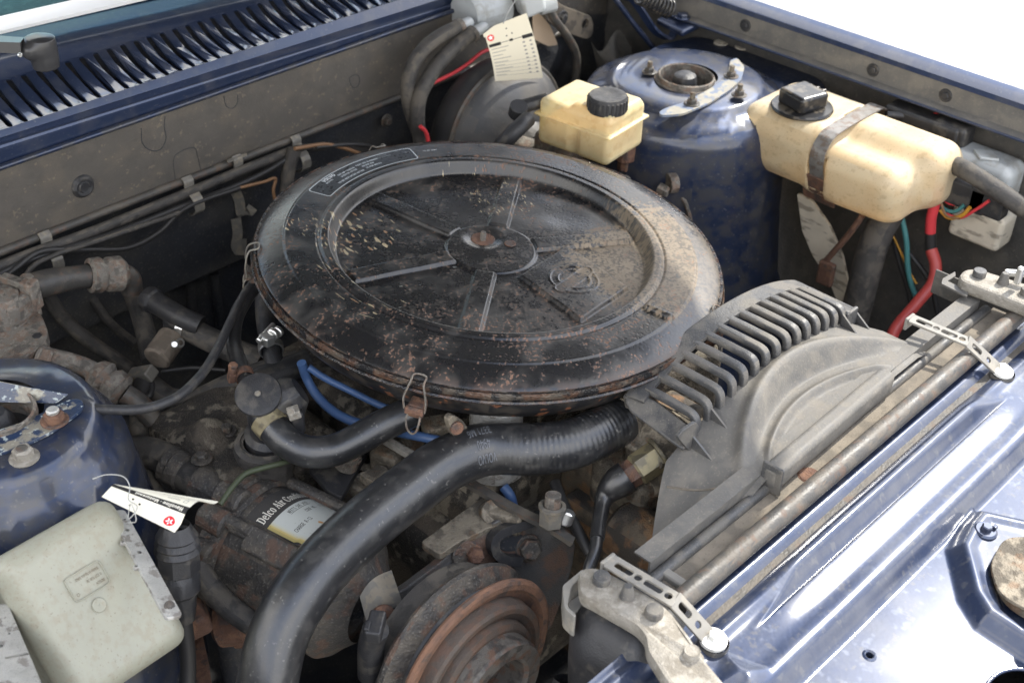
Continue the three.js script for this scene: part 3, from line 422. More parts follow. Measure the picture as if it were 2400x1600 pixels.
    const rs = sstep(0.615, 0.74, n3 * 0.5 + n4 * 0.28 + n1 * 0.12 + rz * 0.20 + 0.035); c = c.map((q, k) => lerp(q, [0.15 + 0.1 * n2, 0.08 + 0.065 * n2, 0.052 + 0.045 * n2][k], rs * 0.8)); ro = lerp(ro, 0.93, rs); hb += 40 * rs;
    // rust eating the rim
    const rim = sstep(0.200, 0.209, r) * sstep(0.5, 0.6, n4 * 0.6 + n1 * 0.3 + 0.16 * near(x, z, loc(1350, 930), 0.2)); c = c.map((q, k) => lerp(q, [0.14, 0.075, 0.045][k], rim * 0.22)); ro = lerp(ro, 0.8, rim * 0.5);
    img.data[o] = enc(c[0]); img.data[o + 1] = enc(c[1]); img.data[o + 2] = enc(c[2]); img.data[o + 3] = 255;
    if (!(i & 1) && !(j & 1)) { const q = (((S - 2 - j) >> 1) * 832 + (i >> 1)) * 4; rgh[q] = rgh[q + 1] = rgh[q + 2] = Math.round(255 * clamp(ro)); rgh[q + 3] = 255; bmp[q] = bmp[q + 1] = bmp[q + 2] = clamp(hb + (n3 - 0.5) * 50, 0, 255); bmp[q + 3] = 255; }
  }
  cx.putImageData(img, 0, 0);
  const px = (x, z) => [(x / SZ + 0.5) * S, (z / SZ + 0.5) * S], mm = S / SZ / 1000;
  const chip = (cxn, n, spread, dir, lenMin, lenMax, wd, cols) => { const rr = mulberry(SEED++ * 991); for (let k = 0; k < n; k++) { const a = rr() * 6.28, q = Math.sqrt(rr()) * spread, [X, Y] = px(cxn[0] + Math.cos(a) * q, cxn[1] + Math.sin(a) * q), L = lerp(lenMin, lenMax, rr()) * mm, w = lerp(0.4, wd, rr()) * mm; cx.save(); cx.translate(X, Y); cx.rotate(dir + (rr() - 0.5) * 0.5); cx.fillStyle = cols[Math.floor(rr() * cols.length)]; cx.beginPath(); for (let m = 0; m <= 10; m++) { const tt = m / 10 * 6.283, kx = Math.cos(tt) * L / 2 * (0.7 + 0.6 * rr()), ky = Math.sin(tt) * w / 2 * (0.6 + 0.8 * rr()); m ? cx.lineTo(kx, ky) : cx.moveTo(kx, ky); } cx.fill(); cx.restore(); } };
  const dirOf = (a, b) => { const p = loc(...a), q = loc(...b); return Math.atan2(q[1] - p[1], q[0] - p[0]); };
  const cream = ['rgb(150,138,112)', 'rgb(165,150,122)', 'rgb(128,116,94)', 'rgb(140,110,84)'];
  chip(loc(1175, 462), 70, 0.032, dirOf([1160, 430], [1200, 480]), 1.5, 7, 1.6, cream); chip(loc(1110, 430), 30, 0.04, dirOf([1160, 430], [1200, 480]), 1, 5, 1.2, cream);
  chip(loc(840, 545), 26, 0.03, dirOf([800, 520], [860, 570]), 3, 11, 4, cream); chip(loc(870, 520), 14, 0.03, dirOf([840, 500], [890, 540]), 3, 9, 3, cream); chip(loc(735, 525, 0.88), 34, 0.028, dirOf([720, 500], [750, 540]), 2, 8, 2.2, cream); chip(loc(755, 560, 0.88), 14, 0.02, dirOf([750, 530], [760, 580]), 3, 9, 2.5, cream);
  chip(loc(950, 640), 8, 0.05, 0.4, 1.5, 5, 3, ['rgb(110,110,104)', 'rgb(96,98,96)']); chip(loc(800, 620, 0.88), 16, 0.02, dirOf([760, 600], [830, 690]), 3, 12, 2, cream); chip(loc(880, 700, 0.88), 12, 0.03, dirOf([830, 690], [930, 740]), 3, 14, 1.6, cream);
  // printed label on the plateau
  const aL = (() => { const q = loc(752, 455, 0.879); return Math.atan2(q[1], q[0]); })(), aR = (() => { const q = loc(976, 366, 0.879); return Math.atan2(q[1], q[0]); })();
  let a0 = aL, a1 = aR; while (a1 < a0) a1 += 2 * Math.PI;
  const C0 = S / 2, pr = (r) => r / SZ * S, ra = 0.1605, rb = 0.1828;
  cx.lineWidth = 1.0 * mm; cx.strokeStyle = 'rgb(188,194,196)'; cx.fillStyle = 'rgb(16,17,19)'; cx.beginPath(); cx.arc(C0, C0, pr(rb), a0 + 0.02, a1 - 0.02); const corner = (r, a) => [C0 + pr(r) * Math.cos(a), C0 + pr(r) * Math.sin(a)];
  cx.quadraticCurveTo(...corner(rb, a1), ...corner(rb - 0.004, a1)); cx.lineTo(...corner(ra + 0.003, a1)); cx.quadraticCurveTo(...corner(ra, a1), ...corner(ra, a1 - 0.02)); cx.arc(C0, C0, pr(ra), a1 - 0.02, a0 + 0.02, true); cx.quadraticCurveTo(...corner(ra, a0), ...corner(ra + 0.003, a0)); cx.lineTo(...corner(rb - 0.004, a0)); cx.quadraticCurveTo(...corner(rb, a0), ...corner(rb, a0 + 0.02)); cx.closePath(); cx.fill(); cx.stroke();
  const arcText = (s, r, at, h, font = 'bold', col = 'rgb(200,206,208)') => { cx.font = font + ' ' + Math.round(h * mm) + 'px sans-serif'; cx.fillStyle = col; cx.textBaseline = 'middle'; cx.textAlign = 'center'; let a = a0 + (a1 - a0) * at; for (const ch of s) { const w = cx.measureText(ch).width, da = w / pr(r); a += da / 2; cx.save(); cx.translate(...corner(r, a)); cx.rotate(a + Math.PI / 2); cx.fillText(ch, 0, 0); cx.restore(); a += da / 2; } };
  arcText('VOLVO', 0.1793, 0.16, 5.6, 'bold', 'rgb(222,226,228)'); arcText('MOTETS', 0.1748, 0.15, 2.9); arcText('DET NR 1266210', 0.1755, 0.30, 3.1); arcText('UTBYTES EFTER', 0.1715, 0.30, 3.1); arcText('TO BE REPLACED AFTER', 0.1660, 0.21, 3.4);
  arcText('PART NO ELEMENT', 0.1765, 0.50, 3.2); arcText('40.000 KM', 0.1720, 0.53, 3.2); arcText('25.000 MILES', 0.1675, 0.54, 3.2); arcText('LUFTFILTER', 0.1795, 0.70, 2.6, '', 'rgb(150,154,156)'); arcText('AIR CLEANER', 0.1765, 0.71, 2.6, '', 'rgb(150,154,156)'); arcText('MADE', 0.1755, 0.94, 2.2, '', 'rgb(150,150,150)'); arcText('NNN', 0.172, 0.03, 2.8, '', 'rgb(110,112,114)'); arcText('56 40 MAP', 0.1735, 1.08, 3.2, 'bold', 'rgb(188,190,188)');
  { cx.save(); cx.translate(...px(...ec)); cx.rotate(Math.atan2(ed.d[1], ed.d[0])); cx.font = 'bold ' + Math.round(8 * mm) + 'px sans-serif'; cx.textAlign = 'center'; cx.textBaseline = 'middle'; cx.lineWidth = 0.5 * mm; cx.strokeStyle = 'rgb(96,82,70)'; cx.strokeText('JOFE JO', 0, 0); cx.restore(); }
  const map = new THREE.CanvasTexture(cv); map.colorSpace = THREE.SRGBColorSpace; map.anisotropy = 8;
  const lidMat = new THREE.MeshPhysicalMaterial({ map, roughness: 1, roughnessMap: tex(rgh, 832, false), bumpMap: tex(bmp, 832, false), bumpScale: 0.0006, clearcoat: 0.25, clearcoatRoughness: 0.25, side: THREE.DoubleSide });
  lidMat.roughnessMap.wrapS = lidMat.roughnessMap.wrapT = lidMat.bumpMap.wrapS = lidMat.bumpMap.wrapT = THREE.ClampToEdgeWrapping;
  // pressed lid as one sheet: radial rings packed where the section bends
  const rr = []; for (let r = 0.0005; r < 0.2091; r += 0.00085) rr.push(r);
  const NT = 900, g = grid((u, v) => { const r = rr[Math.round(v * (rr.length - 1))], a = u * Math.PI * 2, x = r * Math.cos(a), z = r * Math.sin(a); return v3(LC.x + x, LC.y + H(x, z), LC.z + z); }, NT, rr.length - 1, (u, v, p) => [(p.x - LC.x) / SZ + 0.5, 0.5 - (p.z - LC.z) / SZ]);
  const lid = part('lid', g, lidMat, t, true);
  const yb = H(0.2088, 0);
  const bent = (k, a) => k; const rimProf = [[0.2081, yb + 0.0005], [0.2085, yb - 0.0012], [0.2098, yb - 0.0012], [0.2117, yb - 0.0002], [0.213, yb - 0.0025], [0.213, yb - 0.005], [0.2118, yb - 0.0065]];
  const rimMat = surf({ n: 256, rep: 0.12, c: [0.014, 0.014, 0.015], rough: 0.25, layers: [{ c: [0.12, 0.062, 0.037], s: 16, o: 6, t: 0.6, w: 0.16, a: 0.6, r: 0.85 }, { c: [0.15, 0.12, 0.09], s: 14, o: 5, t: 0.6, w: 0.12, a: 0.4, r: 0.85 }], bump: 0.0006, grain: 0.2 });
  part('rolled_rim', lathe(rimProf, LC, AY, 160, 0.9), rimMat, t);
  part('lower_flange', lathe([[0.205, yb - 0.0068], [0.2134, yb - 0.0068], [0.2146, yb - 0.008], [0.2137, yb - 0.0098], [0.2048, yb - 0.0105]], LC, AY, 160, 0.6), rimMat, t);
  part('filter_bowl', lathe([[0.2062, yb - 0.009], [0.2045, yb - 0.016], [0.201, yb - 0.027], [0.195, yb - 0.036], [0.185, yb - 0.043], [0.10, yb - 0.05], [0, yb - 0.05]], LC, AY, 120, 0.5), surf({ n: 256, rep: 0.15, c: [0.012, 0.012, 0.013], rough: 0.4, layers: [{ c: [0.06, 0.05, 0.04], s: 8, o: 5, t: 0.56, w: 0.1, a: 0.6, r: 0.85 }, { c: [0.2, 0.08, 0.04], s: 18, o: 5, t: 0.7, w: 0.03, a: 0.8, r: 0.9 }] }), t);
  const sy = LC.y + H(stud[0], stud[1]), sp = v3(LC.x + stud[0], sy, LC.z + stud[1]);
  part('stud_seat', lathe([[0.003, 0.0002], [0.006, 0.0008], [0.0105, 0.0014], [0.0115, 0.0006], [0.012, -0.001]], sp, AY, 32, 0.6), M.rust, t);
  const th = [[0, -0.006], [0.0029, -0.006]]; for (let k = 0; k < 5; k++) { const y = k * 0.0016; th.push([0.0029, y], [0.0023, y + 0.0008]); } th.push([0.0023, 0.0085], [0, 0.0087]);
  part('threaded_stud', lathe(th, sp, AY, 20, 0.4), M.rustyPipe, t);
  part('hub_hole', lathe([[0, 0.0008], [0.0030, 0.0009], [0.0034, 0.0012], [0.0052, 0.0010], [0.0056, 0.0002]], v3(LC.x + hole2[0], LC.y + H(hole2[0], hole2[1]), LC.z + hole2[1]), AY, 24, 0.4), M.rust, t);
  // spring clips round the rim: one wire loop over the rim and one hanging below each
  const clip = (px0, py0, front) => {
    const c = t, q = W(px0, py0, LC.y + yb - 0.01), a = Math.atan2(q.z - LC.z, q.x - LC.x), e = v3(Math.cos(a), 0, Math.sin(a)), s = v3(-e.z, 0, e.x), at = (r, y, k) => v3(LC.x, LC.y, LC.z).addScaledVector(e, r).addScaledVector(s, k).add(v3(0, y, 0));
    const m = front ? M.rustyPipe : M.clipGrey, g1 = [tube([at(0.2178, yb - 0.024, -0.0085), at(0.2188, yb - 0.012, -0.009), at(0.2153, yb + 0.001, -0.0055), at(0.2078, yb + 0.0035, -0.005), at(0.2068, yb + 0.0042, 0), at(0.2078, yb + 0.0035, 0.005), at(0.2153, yb + 0.001, 0.0055), at(0.2188, yb - 0.012, 0.009), at(0.2178, yb - 0.024, 0.0085)], 0.00085, { seg: 60, rad: 8 }), tube([at(0.2153, yb - 0.026, -0.0045), at(0.2203, yb - 0.031, -0.0055), at(0.2208, yb - 0.042, -0.0035), at(0.2198, yb - 0.046, 0), at(0.2208, yb - 0.042, 0.0035), at(0.2203, yb - 0.031, 0.0055), at(0.2153, yb - 0.026, 0.0045)], 0.0009, { seg: 50, rad: 8 })];
    const mm2 = part('spring_clip', g1, m, t); part('clip_roll', [cyl(at(0.2168, yb - 0.025, -0.0075), s, 0.0036, 0.015), rbox(at(0.2093, yb - 0.027, 0), 0.014, 0.012, 0.013, 0.002, e)], front ? M.rust : M.cast, mm2);
  };
  clip(982, 930, true); clip(604, 640, false); clip(1702, 725, true); clip(850, 352, false);
  { const m4 = new THREE.Matrix4().makeTranslation(LC.x, LC.y, LC.z).multiply(new THREE.Matrix4().makeRotationFromQuaternion(TILT)).multiply(new THREE.Matrix4().makeTranslation(-LC.x, -LC.y, -LC.z)); t.traverse((m) => { if (m.isMesh) m.geometry.applyMatrix4(m4); }); }
}

// ================================================================ FAR SIDE: strut tower, brake parts, tank
const TW = W(1612, 176, 0.873);
{
  const t = thing('strut_tower', 'far blue strut tower with dusty top plate and rusty centre hole', 'strut tower');
  part('tower_dome', lathe([[0.035, 0], [0.060, -0.0005], [0.082, -0.002], [0.089, -0.005], [0.0915, -0.009], [0.097, -0.012], [0.106, -0.0145], [0.114, -0.019], [0.119, -0.027], [0.1215, -0.038], [0.1245, -0.07], [0.130, -0.14], [0.142, -0.22], [0.165, -0.29], [0.2, -0.34]], TW, AY, 110, 1.2), M.paintDusty, t);
  const ap = [[1460, 235], [1478, 150], [1540, 105], [1640, 82], [1760, 98], [1860, 138], [1938, 180], [1942, 228], [1890, 225], [1800, 272], [1720, 300], [1560, 300]].map(([x, y]) => { const p = W(x, y, 0.857); p.x = Math.min(p.x, 0.584); return p; });
  part('apron', plate(ap, 0.003, { r: 0.02, bevel: 0.001 }), M.paintSunHazy, t);
  part('tower_skirt', grid((u, v) => { const x = lerp(TW.x - 0.02, 0.575, u), z = TW.z + 0.112 + 0.02 * v + 0.06 * v * v; return v3(x + 0.01 * v, lerp(0.8565, 0.45, v), z + 0.003 * (fbm3(u * 9, v * 9, 7, 3) - 0.5)); }, 40, 60), M.underseal, t);
  const hc = W(1608, 184, TW.y + 0.002);
  part('centre_collar', lathe([[0.030, -0.02], [0.030, 0.004], [0.0312, 0.0052], [0.0325, 0.004], [0.033, -0.001], [0.036, -0.002]], hc, v3(0.02, 1, 0.03).normalize(), 56, 0.6), M.rustyPipe, t);
  part('strut_bearing', lathe([[0, 0.010], [0.008, 0.0098], [0.0125, 0.007], [0.0138, 0.002], [0.0145, -0.006], [0.017, -0.008], [0.0175, -0.014], [0.029, -0.016]], hc.clone().add(v3(-0.002, -0.002, 0)), AY, 40, 0.7), M.blackSemi, t);
  const pt = Wp([[1543, 262, TW.y + 0.0025], [1552, 270, TW.y + 0.0025], [1600, 266, TW.y + 0.0025], [1660, 242, TW.y + 0.0025], [1708, 212, TW.y + 0.0025], [1738, 185, TW.y + 0.0025], [1746, 155, TW.y + 0.0025], [1728, 134, TW.y + 0.0025], [1712, 140, TW.y + 0.0025], [1708, 165, TW.y + 0.0025], [1690, 190, TW.y + 0.0025], [1650, 215, TW.y + 0.0025], [1600, 240, TW.y + 0.0025], [1560, 252, TW.y + 0.0025]]);
  part('camber_plate', plate(pt, 0.003, { r: 0.006 }), surf({ n: 256, rep: 0.1, c: [0.27, 0.255, 0.215], rough: 0.75, layers: [{ c: [0.08, 0.13, 0.24], s: 7, o: 5, t: 0.56, w: 0.06, a: 0.7, r: 0.4 }] }), t);
  for (const [x, y] of [[1522, 168], [1714, 178], [1733, 222], [1622, 242]]) { const p = W(x, y, TW.y + 0.003); const b = part('tower_nut', hex(p, AY, 0.0058, 0.006, 0.0088), M.steelPipe, t); part('stud', cyl(p.clone().add(v3(0, 0.005, 0)), AY, 0.003, 0.008), M.alloy, b); }
  for (const [x, y] of [[1690, 100], [1740, 110], [1826, 122]]) part('paint_chip_bolt', hex(W(x, y, 0.8575), AY, 0.004, 0.002, 0.009), M.paleMetal, t);
}
{ // bracket, hinge rods and spring at the back corner
  const t = thing('hinge_arm', 'dark painted bonnet hinge rods with coil spring in the far back corner', 'bonnet hinge');
  const D = (x, y, z) => VZ(x, y, z);
  part('hinge_rod', tube([D(1420, -30, -0.27), D(1452, 10, -0.262), D(1496, 68, -0.25), D(1535, 116, -0.24)], 0.0034, { seg: 24, rad: 8 }), M.paint, t);
  part('hinge_rod', ribbon([D(1462, -30, -0.265), D(1500, 20, -0.25), D(1540, 76, -0.235), D(1572, 88, -0.225), D(1585, 62, -0.225)], 0.009, 0.004, v3(0.3, 0.2, 1), 30), M.paint, t);
  const sp = []; const s0 = D(1500, -14, -0.235), s1 = D(1572, 22, -0.225), ax = s1.clone().sub(s0), e1 = v3(0, 1, 0).addScaledVector(ax, -ax.y / ax.lengthSq()).normalize(), e2 = ax.clone().normalize().cross(e1); for (let k = 0; k <= 160; k++) { const a = k / 160 * Math.PI * 2 * 9; sp.push(s0.clone().addScaledVector(ax, k / 160).addScaledVector(e1, Math.cos(a) * 0.0105).addScaledVector(e2, Math.sin(a) * 0.0105)); }
  part('coil_spring', tube(sp, 0.0019, { seg: 400, rad: 7 }), M.blackGloss, t);
  part('hinge_foot', [rbox(D(1590, 55, -0.22), 0.03, 0.008, 0.05, 0.003, v3(1, 0.2, 0.2)), ...hex(D(1600, 40, -0.216), AY, 0.007, 0.005, 0.01)], M.paint, t);
  const b = thing('support_plate', 'brown dusty flat bracket with two holes beside the hinge rods', 'bracket'), z = -0.33;
  part('bracket_plate', plate([[1290, -10], [1318, 12], [1385, 38], [1392, 60], [1388, 86], [1372, 92], [1312, 70], [1275, 40]].map(([x, y]) => VZ(x, y, z)), 0.004, { r: 0.006, holes: [{ c: VZ(1372, 56, z), r: 0.007 }] }), surf({ n: 256, rep: 0.1, c: [0.15, 0.125, 0.095], rough: 0.85, layers: [{ c: [0.05, 0.045, 0.04], s: 8, o: 5, t: 0.58, w: 0.1, a: 0.7 }] }), b);
  part('bolt', hex(VZ(1318, 42, z + 0.001), AZ, 0.006, 0.005, 0.010), M.blackSemi, b);
  solo('back_corner_panel', [grid((u, v) => { const p = VZ(lerp(1240, 1530, u), lerp(30, 330, v), -0.365); p.z += 0.02 * Math.sin(u * 9 + v * 3) * v + 0.012 * (fbm3(u * 6, v * 6, 4, 3)); return p; }, 40, 40)], M.bayBlack, 'crumpled looking dark sheet metal between brake booster and tower', 'body panel');
  solo('back_corner_panel', [grid((u, v) => { const A = lerp(1385, 1480, u), p = VZ(A + 30 * v, lerp(95, 215, v) + 25 * Math.sin(u * 7), -0.30 + 0.04 * u); p.z += 0.014 * Math.sin(u * 6) * Math.sin(v * 4); return p; }, 40, 30)], M.underseal, 'wavy dusty sheet metal flange beside the far strut tower', 'body panel');
}
{ // brake booster
  const ax = v3(-0.02, 0.04, 1).normalize(), c = v3(0.312, 0.776, -0.325);
  const t = thing('brake_booster', 'dusty black dome of the brake booster behind the air cleaner', 'brake booster');
  part('rear_shell', lathe([[0.05, -0.01], [0.085, 0.0], [0.0935, 0.012], [0.0955, 0.030], [0.0955, 0.040], [0.0925, 0.0425]], c, ax, 72, 0.7), M.boosterBlack, t);
  part('seam_ring', lathe([[0.0915, 0.040], [0.0965, 0.041], [0.0972, 0.0435], [0.0950, 0.0455], [0.0905, 0.046]], c, ax, 72, 0.5), M.steelPipe, t);
  part('front_shell', lathe([[0.0925, 0.0405], [0.0915, 0.046], [0.088, 0.052], [0.080, 0.062], [0.070, 0.070], [0.050, 0.079], [0.034, 0.083], [0.030, 0.09], [0.028, 0.10], [0, 0.10]], c, ax, 72, 0.8), M.boosterBlack, t);
  part('vacuum_valve', [cyl(W(1212, 268, 0.868), v3(-0.2, 1, 0.4).normalize(), 0.010, 0.014), cyl(W(1222, 250, 0.875), v3(0.8, 0.2, 0.5).normalize(), 0.0075, 0.03)], M.blackSemi, t);
  part('vacuum_hose', tube(Wp([[1238, 278, 0.872], [1215, 300, 0.868], [1185, 330, 0.855], [1150, 370, 0.83]]), 0.0088, { seg: 24 }), M.blackSemi, t);
  const m = thing('master_cylinder', 'corroded brake master cylinder below the yellow fluid reservoir', 'master cylinder');
  part('cylinder_body', [cyl(v3(0.290, 0.785, -0.24), v3(0.05, 0.02, 1).normalize(), 0.020, 0.15), cyl(W(1452, 372, 0.80), AY, 0.012, 0.04), rbox(W(1330, 330, 0.81), 0.07, 0.035, 0.05, 0.01)], M.rustyPipe, m);
  part('brake_union', [cyl(W(1500, 405, 0.80), v3(1, 0.05, 0.6).normalize(), 0.010, 0.04), cyl(W(1565, 430, 0.80), v3(1, 0, 0.5).normalize(), 0.0115, 0.010), ...hex(W(1545, 440, 0.795), v3(0.2, -0.2, 1).normalize(), 0.007, 0.012)], M.rustyPipe, m);
  part('brake_pipe', tube(Wp([[1558, 446, 0.79], [1580, 450, 0.785], [1603, 468, 0.78], [1612, 490, 0.77], [1625, 540, 0.74]]), 0.0024, { seg: 24, rad: 8 }), M.rustyPipe, m);
  part('outlet_collar', [cyl(W(1465, 372, 0.815), AY, 0.0115, 0.02), cyl(W(1465, 395, 0.80), AY, 0.009, 0.02)], M.rust, m);
}
{ // brake fluid reservoir
  const t = thing('brake_fluid_reservoir', 'yellowed translucent brake fluid reservoir with ribbed black cap', 'fluid reservoir');
  const A = W(1268, 268, 0.872), B = W(1440, 330, 0.872), C = W(1505, 268, 0.872), D2 = A.clone().add(C).sub(B), mid = A.clone().add(C).multiplyScalar(0.5), X = B.clone().sub(A), Z = C.clone().sub(B), lx = X.length(), lz = Z.length(); X.normalize(); Z.addScaledVector(X, -Z.dot(X)).normalize(); const Y = AY, L = (p) => { const q = p.clone().sub(mid); return v3(q.dot(X), q.y, q.dot(Z)); };
  const f = (p) => { const q = L(p), lo = sdBox(q, v3(0, -0.016, 0), v3(lx / 2 - 0.001, 0.019, lz / 2 - 0.001), 0.007), gr = Math.hypot(q.x - 0.002, Math.max(Math.abs(q.z) - 0.1, 0)) ; let d = lo; d = smax(d, -(Math.hypot(q.x - 0.002, q.z - lz / 2 - 0.002) - 0.007), 0.004); d = smax(d, -(Math.hypot(q.x - 0.002, q.z + lz / 2 + 0.002) - 0.007), 0.004); const top = sdBox(q, v3(0, 0.0085, 0), v3(lx / 2 - 0.0015, 0.0095, lz / 2 - 0.0015), 0.006); d = smin(d, top, 0.002); d = smin(d, sdBox(q, v3(lx * 0.2, 0.017, 0), v3(lx * 0.27, 0.006, lz * 0.42), 0.005), 0.005); return smin(d, sdBox(q, v3(0, 0.0, 0), v3(lx / 2 + 0.0022, 0.0016, lz / 2 + 0.0022), 0.0015), 0.0012); };
  const e = v3(lx * 0.62 + lz * 0.62, 0.05, lx * 0.62 + lz * 0.62); part('tank_shell', blob(f, mid.clone().sub(e), mid.clone().add(e), 84), M.brakeTank, t);
  const cp = W(1423, 254, 0.892), rib = []; for (let k = 0; k < 26; k++) { const a = k / 26 * 6.283; rib.push(rbox(cp.clone().add(v3(Math.cos(a) * 0.0212, 0.007, Math.sin(a) * 0.0212)), 0.0016, 0.013, 0.0026, 0.0006, v3(Math.cos(a), 0, Math.sin(a)))); }
  const cap = part('cap', lathe([[0.021, -0.001], [0.021, 0.013], [0.0195, 0.016], [0.017, 0.0165], [0.013, 0.0155], [0, 0.0158]], cp, AY, 48, 0.6), M.blackSemi, t); part('cap_grip', rib, M.blackSemi, cap);
  part('fluid_line', rbox(mid.clone().add(v3(0, -0.019, 0)), lx * 0.93, 0.026, lz * 0.74, 0.004, X), M.fluid, t);
}
{ // heater valve with two hoses, paper tags and red wire
  const z = -0.34, t = thing('heater_valve', 'pale blue grey cylindrical canister at the back of the bay', 'canister'), c = VZ(1092, 34, z), e = VZ(1240, -8, z + 0.005), ax = e.clone().sub(c).normalize();
  part('canister_body', lathe([[0, -0.004], [0.024, -0.003], [0.0265, 0.002], [0.0268, 0.006], [0.025, 0.009], [0.025, 0.075], [0, 0.077]], c, ax, 56, 0.5), M.coverGrey, t);
  part('band', lathe([[0.0255, 0.052], [0.0262, 0.053], [0.0262, 0.066], [0.0255, 0.067]], c, ax, 48, 0.5), M.blackSemi, t);
  part('hose_stub', [tube([VZ(1100, 52, z + 0.02), VZ(1068, 66, z + 0.026)], 0.0065, { seg: 4 }), tube([VZ(1135, 62, z + 0.03), VZ(1100, 82, z + 0.036)], 0.0065, { seg: 4 })], M.coverGrey, t);
  part('hose_clip', [clampBand(VZ(1076, 62, z + 0.0255), VZ(1076, 62, z).sub(VZ(1045, 78, z)), 0.0088, 0.006)[0], clampBand(VZ(1107, 79, z + 0.036), VZ(1107, 79, z).sub(VZ(1080, 100, z)), 0.0088, 0.006)[0]], M.rustyPipe, t);
  solo('heater_hose', tube([[1072, 64], [1035, 82], [995, 112], [966, 155], [955, 205], [960, 250], [975, 295], [990, 335], [1000, 380]].map(([x, y]) => VZ(x, y, z + 0.028)), 0.0082, { seg: 50 }), M.rubberDusty, 'left grey hose curving down from the pale canister', 'hose');
  solo('heater_hose', tube([[1104, 80], [1070, 106], [1030, 145], [1000, 190], [982, 230], [978, 280], [985, 330]].map(([x, y]) => VZ(x, y, z + 0.04)), 0.0086, { seg: 50 }), M.rubberDusty, 'right grey hose curving down from the pale canister', 'hose');
  solo('red_wire', [tube([[1160, 112], [1130, 122], [1095, 150], [1060, 172], [1010, 196], [990, 205]].map(([x, y]) => VZ(x, y, z + 0.012)), 0.0022, { seg: 40, rad: 8 }), tube([[985, 296], [998, 310], [1004, 335]].map(([x, y]) => VZ(x, y, z + 0.055)), 0.0024, { seg: 12, rad: 8 })], M.wireRed, 'bright red wire running behind the brake booster', 'wire');
  const front = canvasTex(512, 640, (g, w, h) => {
    g.fillStyle = '#d9d1ba'; g.fillRect(0, 0, w, h); g.fillStyle = '#222'; g.fillRect(10, 180, 130, 34); g.fillRect(385, 180, 120, 34); g.fillRect(10, 190, 490, 5); g.fillRect(240, 180, 40, 24);
    g.fillStyle = '#d8473f'; g.beginPath(); g.arc(52, 110, 38, 0, 7); g.fill(); g.fillStyle = '#fff'; g.beginPath(); for (let k = 0; k < 10; k++) { const a = -Math.PI / 2 + k * Math.PI / 5, r = k % 2 ? 12 : 30; g.lineTo(52 + Math.cos(a) * r, 110 + Math.sin(a) * r); } g.fill();
    g.fillStyle = '#333'; for (const [x, y] of [[245, 70], [225, 140], [290, 130]]) { g.beginPath(); g.arc(x, y, 8, 0, 7); g.fill(); }
    g.fillStyle = '#8d8a84'; for (let k = 0; k < 9; k++) { g.fillRect(22, 238 + k * 40, 190 - (k % 3) * 40, 7); g.fillRect(372, 238 + k * 40, 28, 16); g.fillRect(450, 238 + k * 40, 28, 16); if (k > 3) g.fillRect(22, 252 + k * 40, 460, 3); }
  });
  const T0 = VZ(1132, 70, -0.268), T1 = VZ(1234, 30, -0.262), T2 = VZ(1272, 182, -0.262), T3 = VZ(1160, 190, -0.268), T4 = VZ(1150, 42, -0.267);
  const q = (u, v) => { const a = T0.clone().lerp(T1, u), b = T3.clone().lerp(T2, u); a.addScaledVector(T4.clone().sub(T0), 0.0); const p = a.lerp(b, v); p.z += 0.003 * Math.sin(v * 3); if (u < 0.25 && v < 0.1) p.y -= (0.25 - u) * 0.02; return p; };
  const tg = thing('service_tag', 'cream paper service tag with black bar standing behind the brake booster', 'paper tag'); part('paper', grid(q, 12, 16, (u, v) => [u, 1 - v]), new THREE.MeshStandardMaterial({ map: front, roughness: 0.85, side: THREE.DoubleSide }), tg, true);
  part('tie_string', tube([VZ(1180, 55, -0.262), VZ(1190, 30, -0.27), VZ(1215, -10, -0.29)], 0.0006, { seg: 12, rad: 5 }), M.thread, tg);
  solo('cardboard_tag', plate([[1252, 15], [1290, 60], [1308, 105], [1285, 108], [1252, 92], [1248, 50]].map(([x, y]) => VZ(x, y, -0.345)), 0.001, { r: 0.004, bevel: 0 }), M.card, 'tan card tag hanging right of the cream paper tag', 'paper tag');
  solo('bonnet_cable', tube([[1280, 10], [1300, 45], [1330, 85], [1350, 125], [1352, 160], [1345, 200], [1338, 240]].map(([x, y]) => VZ(x, y, -0.315)), 0.0052, { seg: 40 }), M.steelPipe, 'dark cable sleeve curving down right of the paper tags', 'cable');
  solo('metal_bracket', [rbox(VZ(1240, 0, -0.30), 0.03, 0.03, 0.03, 0.006, v3(1, 0.3, 0.4)), cyl(VZ(1262, 12, -0.30), v3(1, 0.2, 0.5).normalize(), 0.012, 0.02)], M.coverGrey, 'pale metal fitting at the top edge behind the paper tag', 'fitting');
}
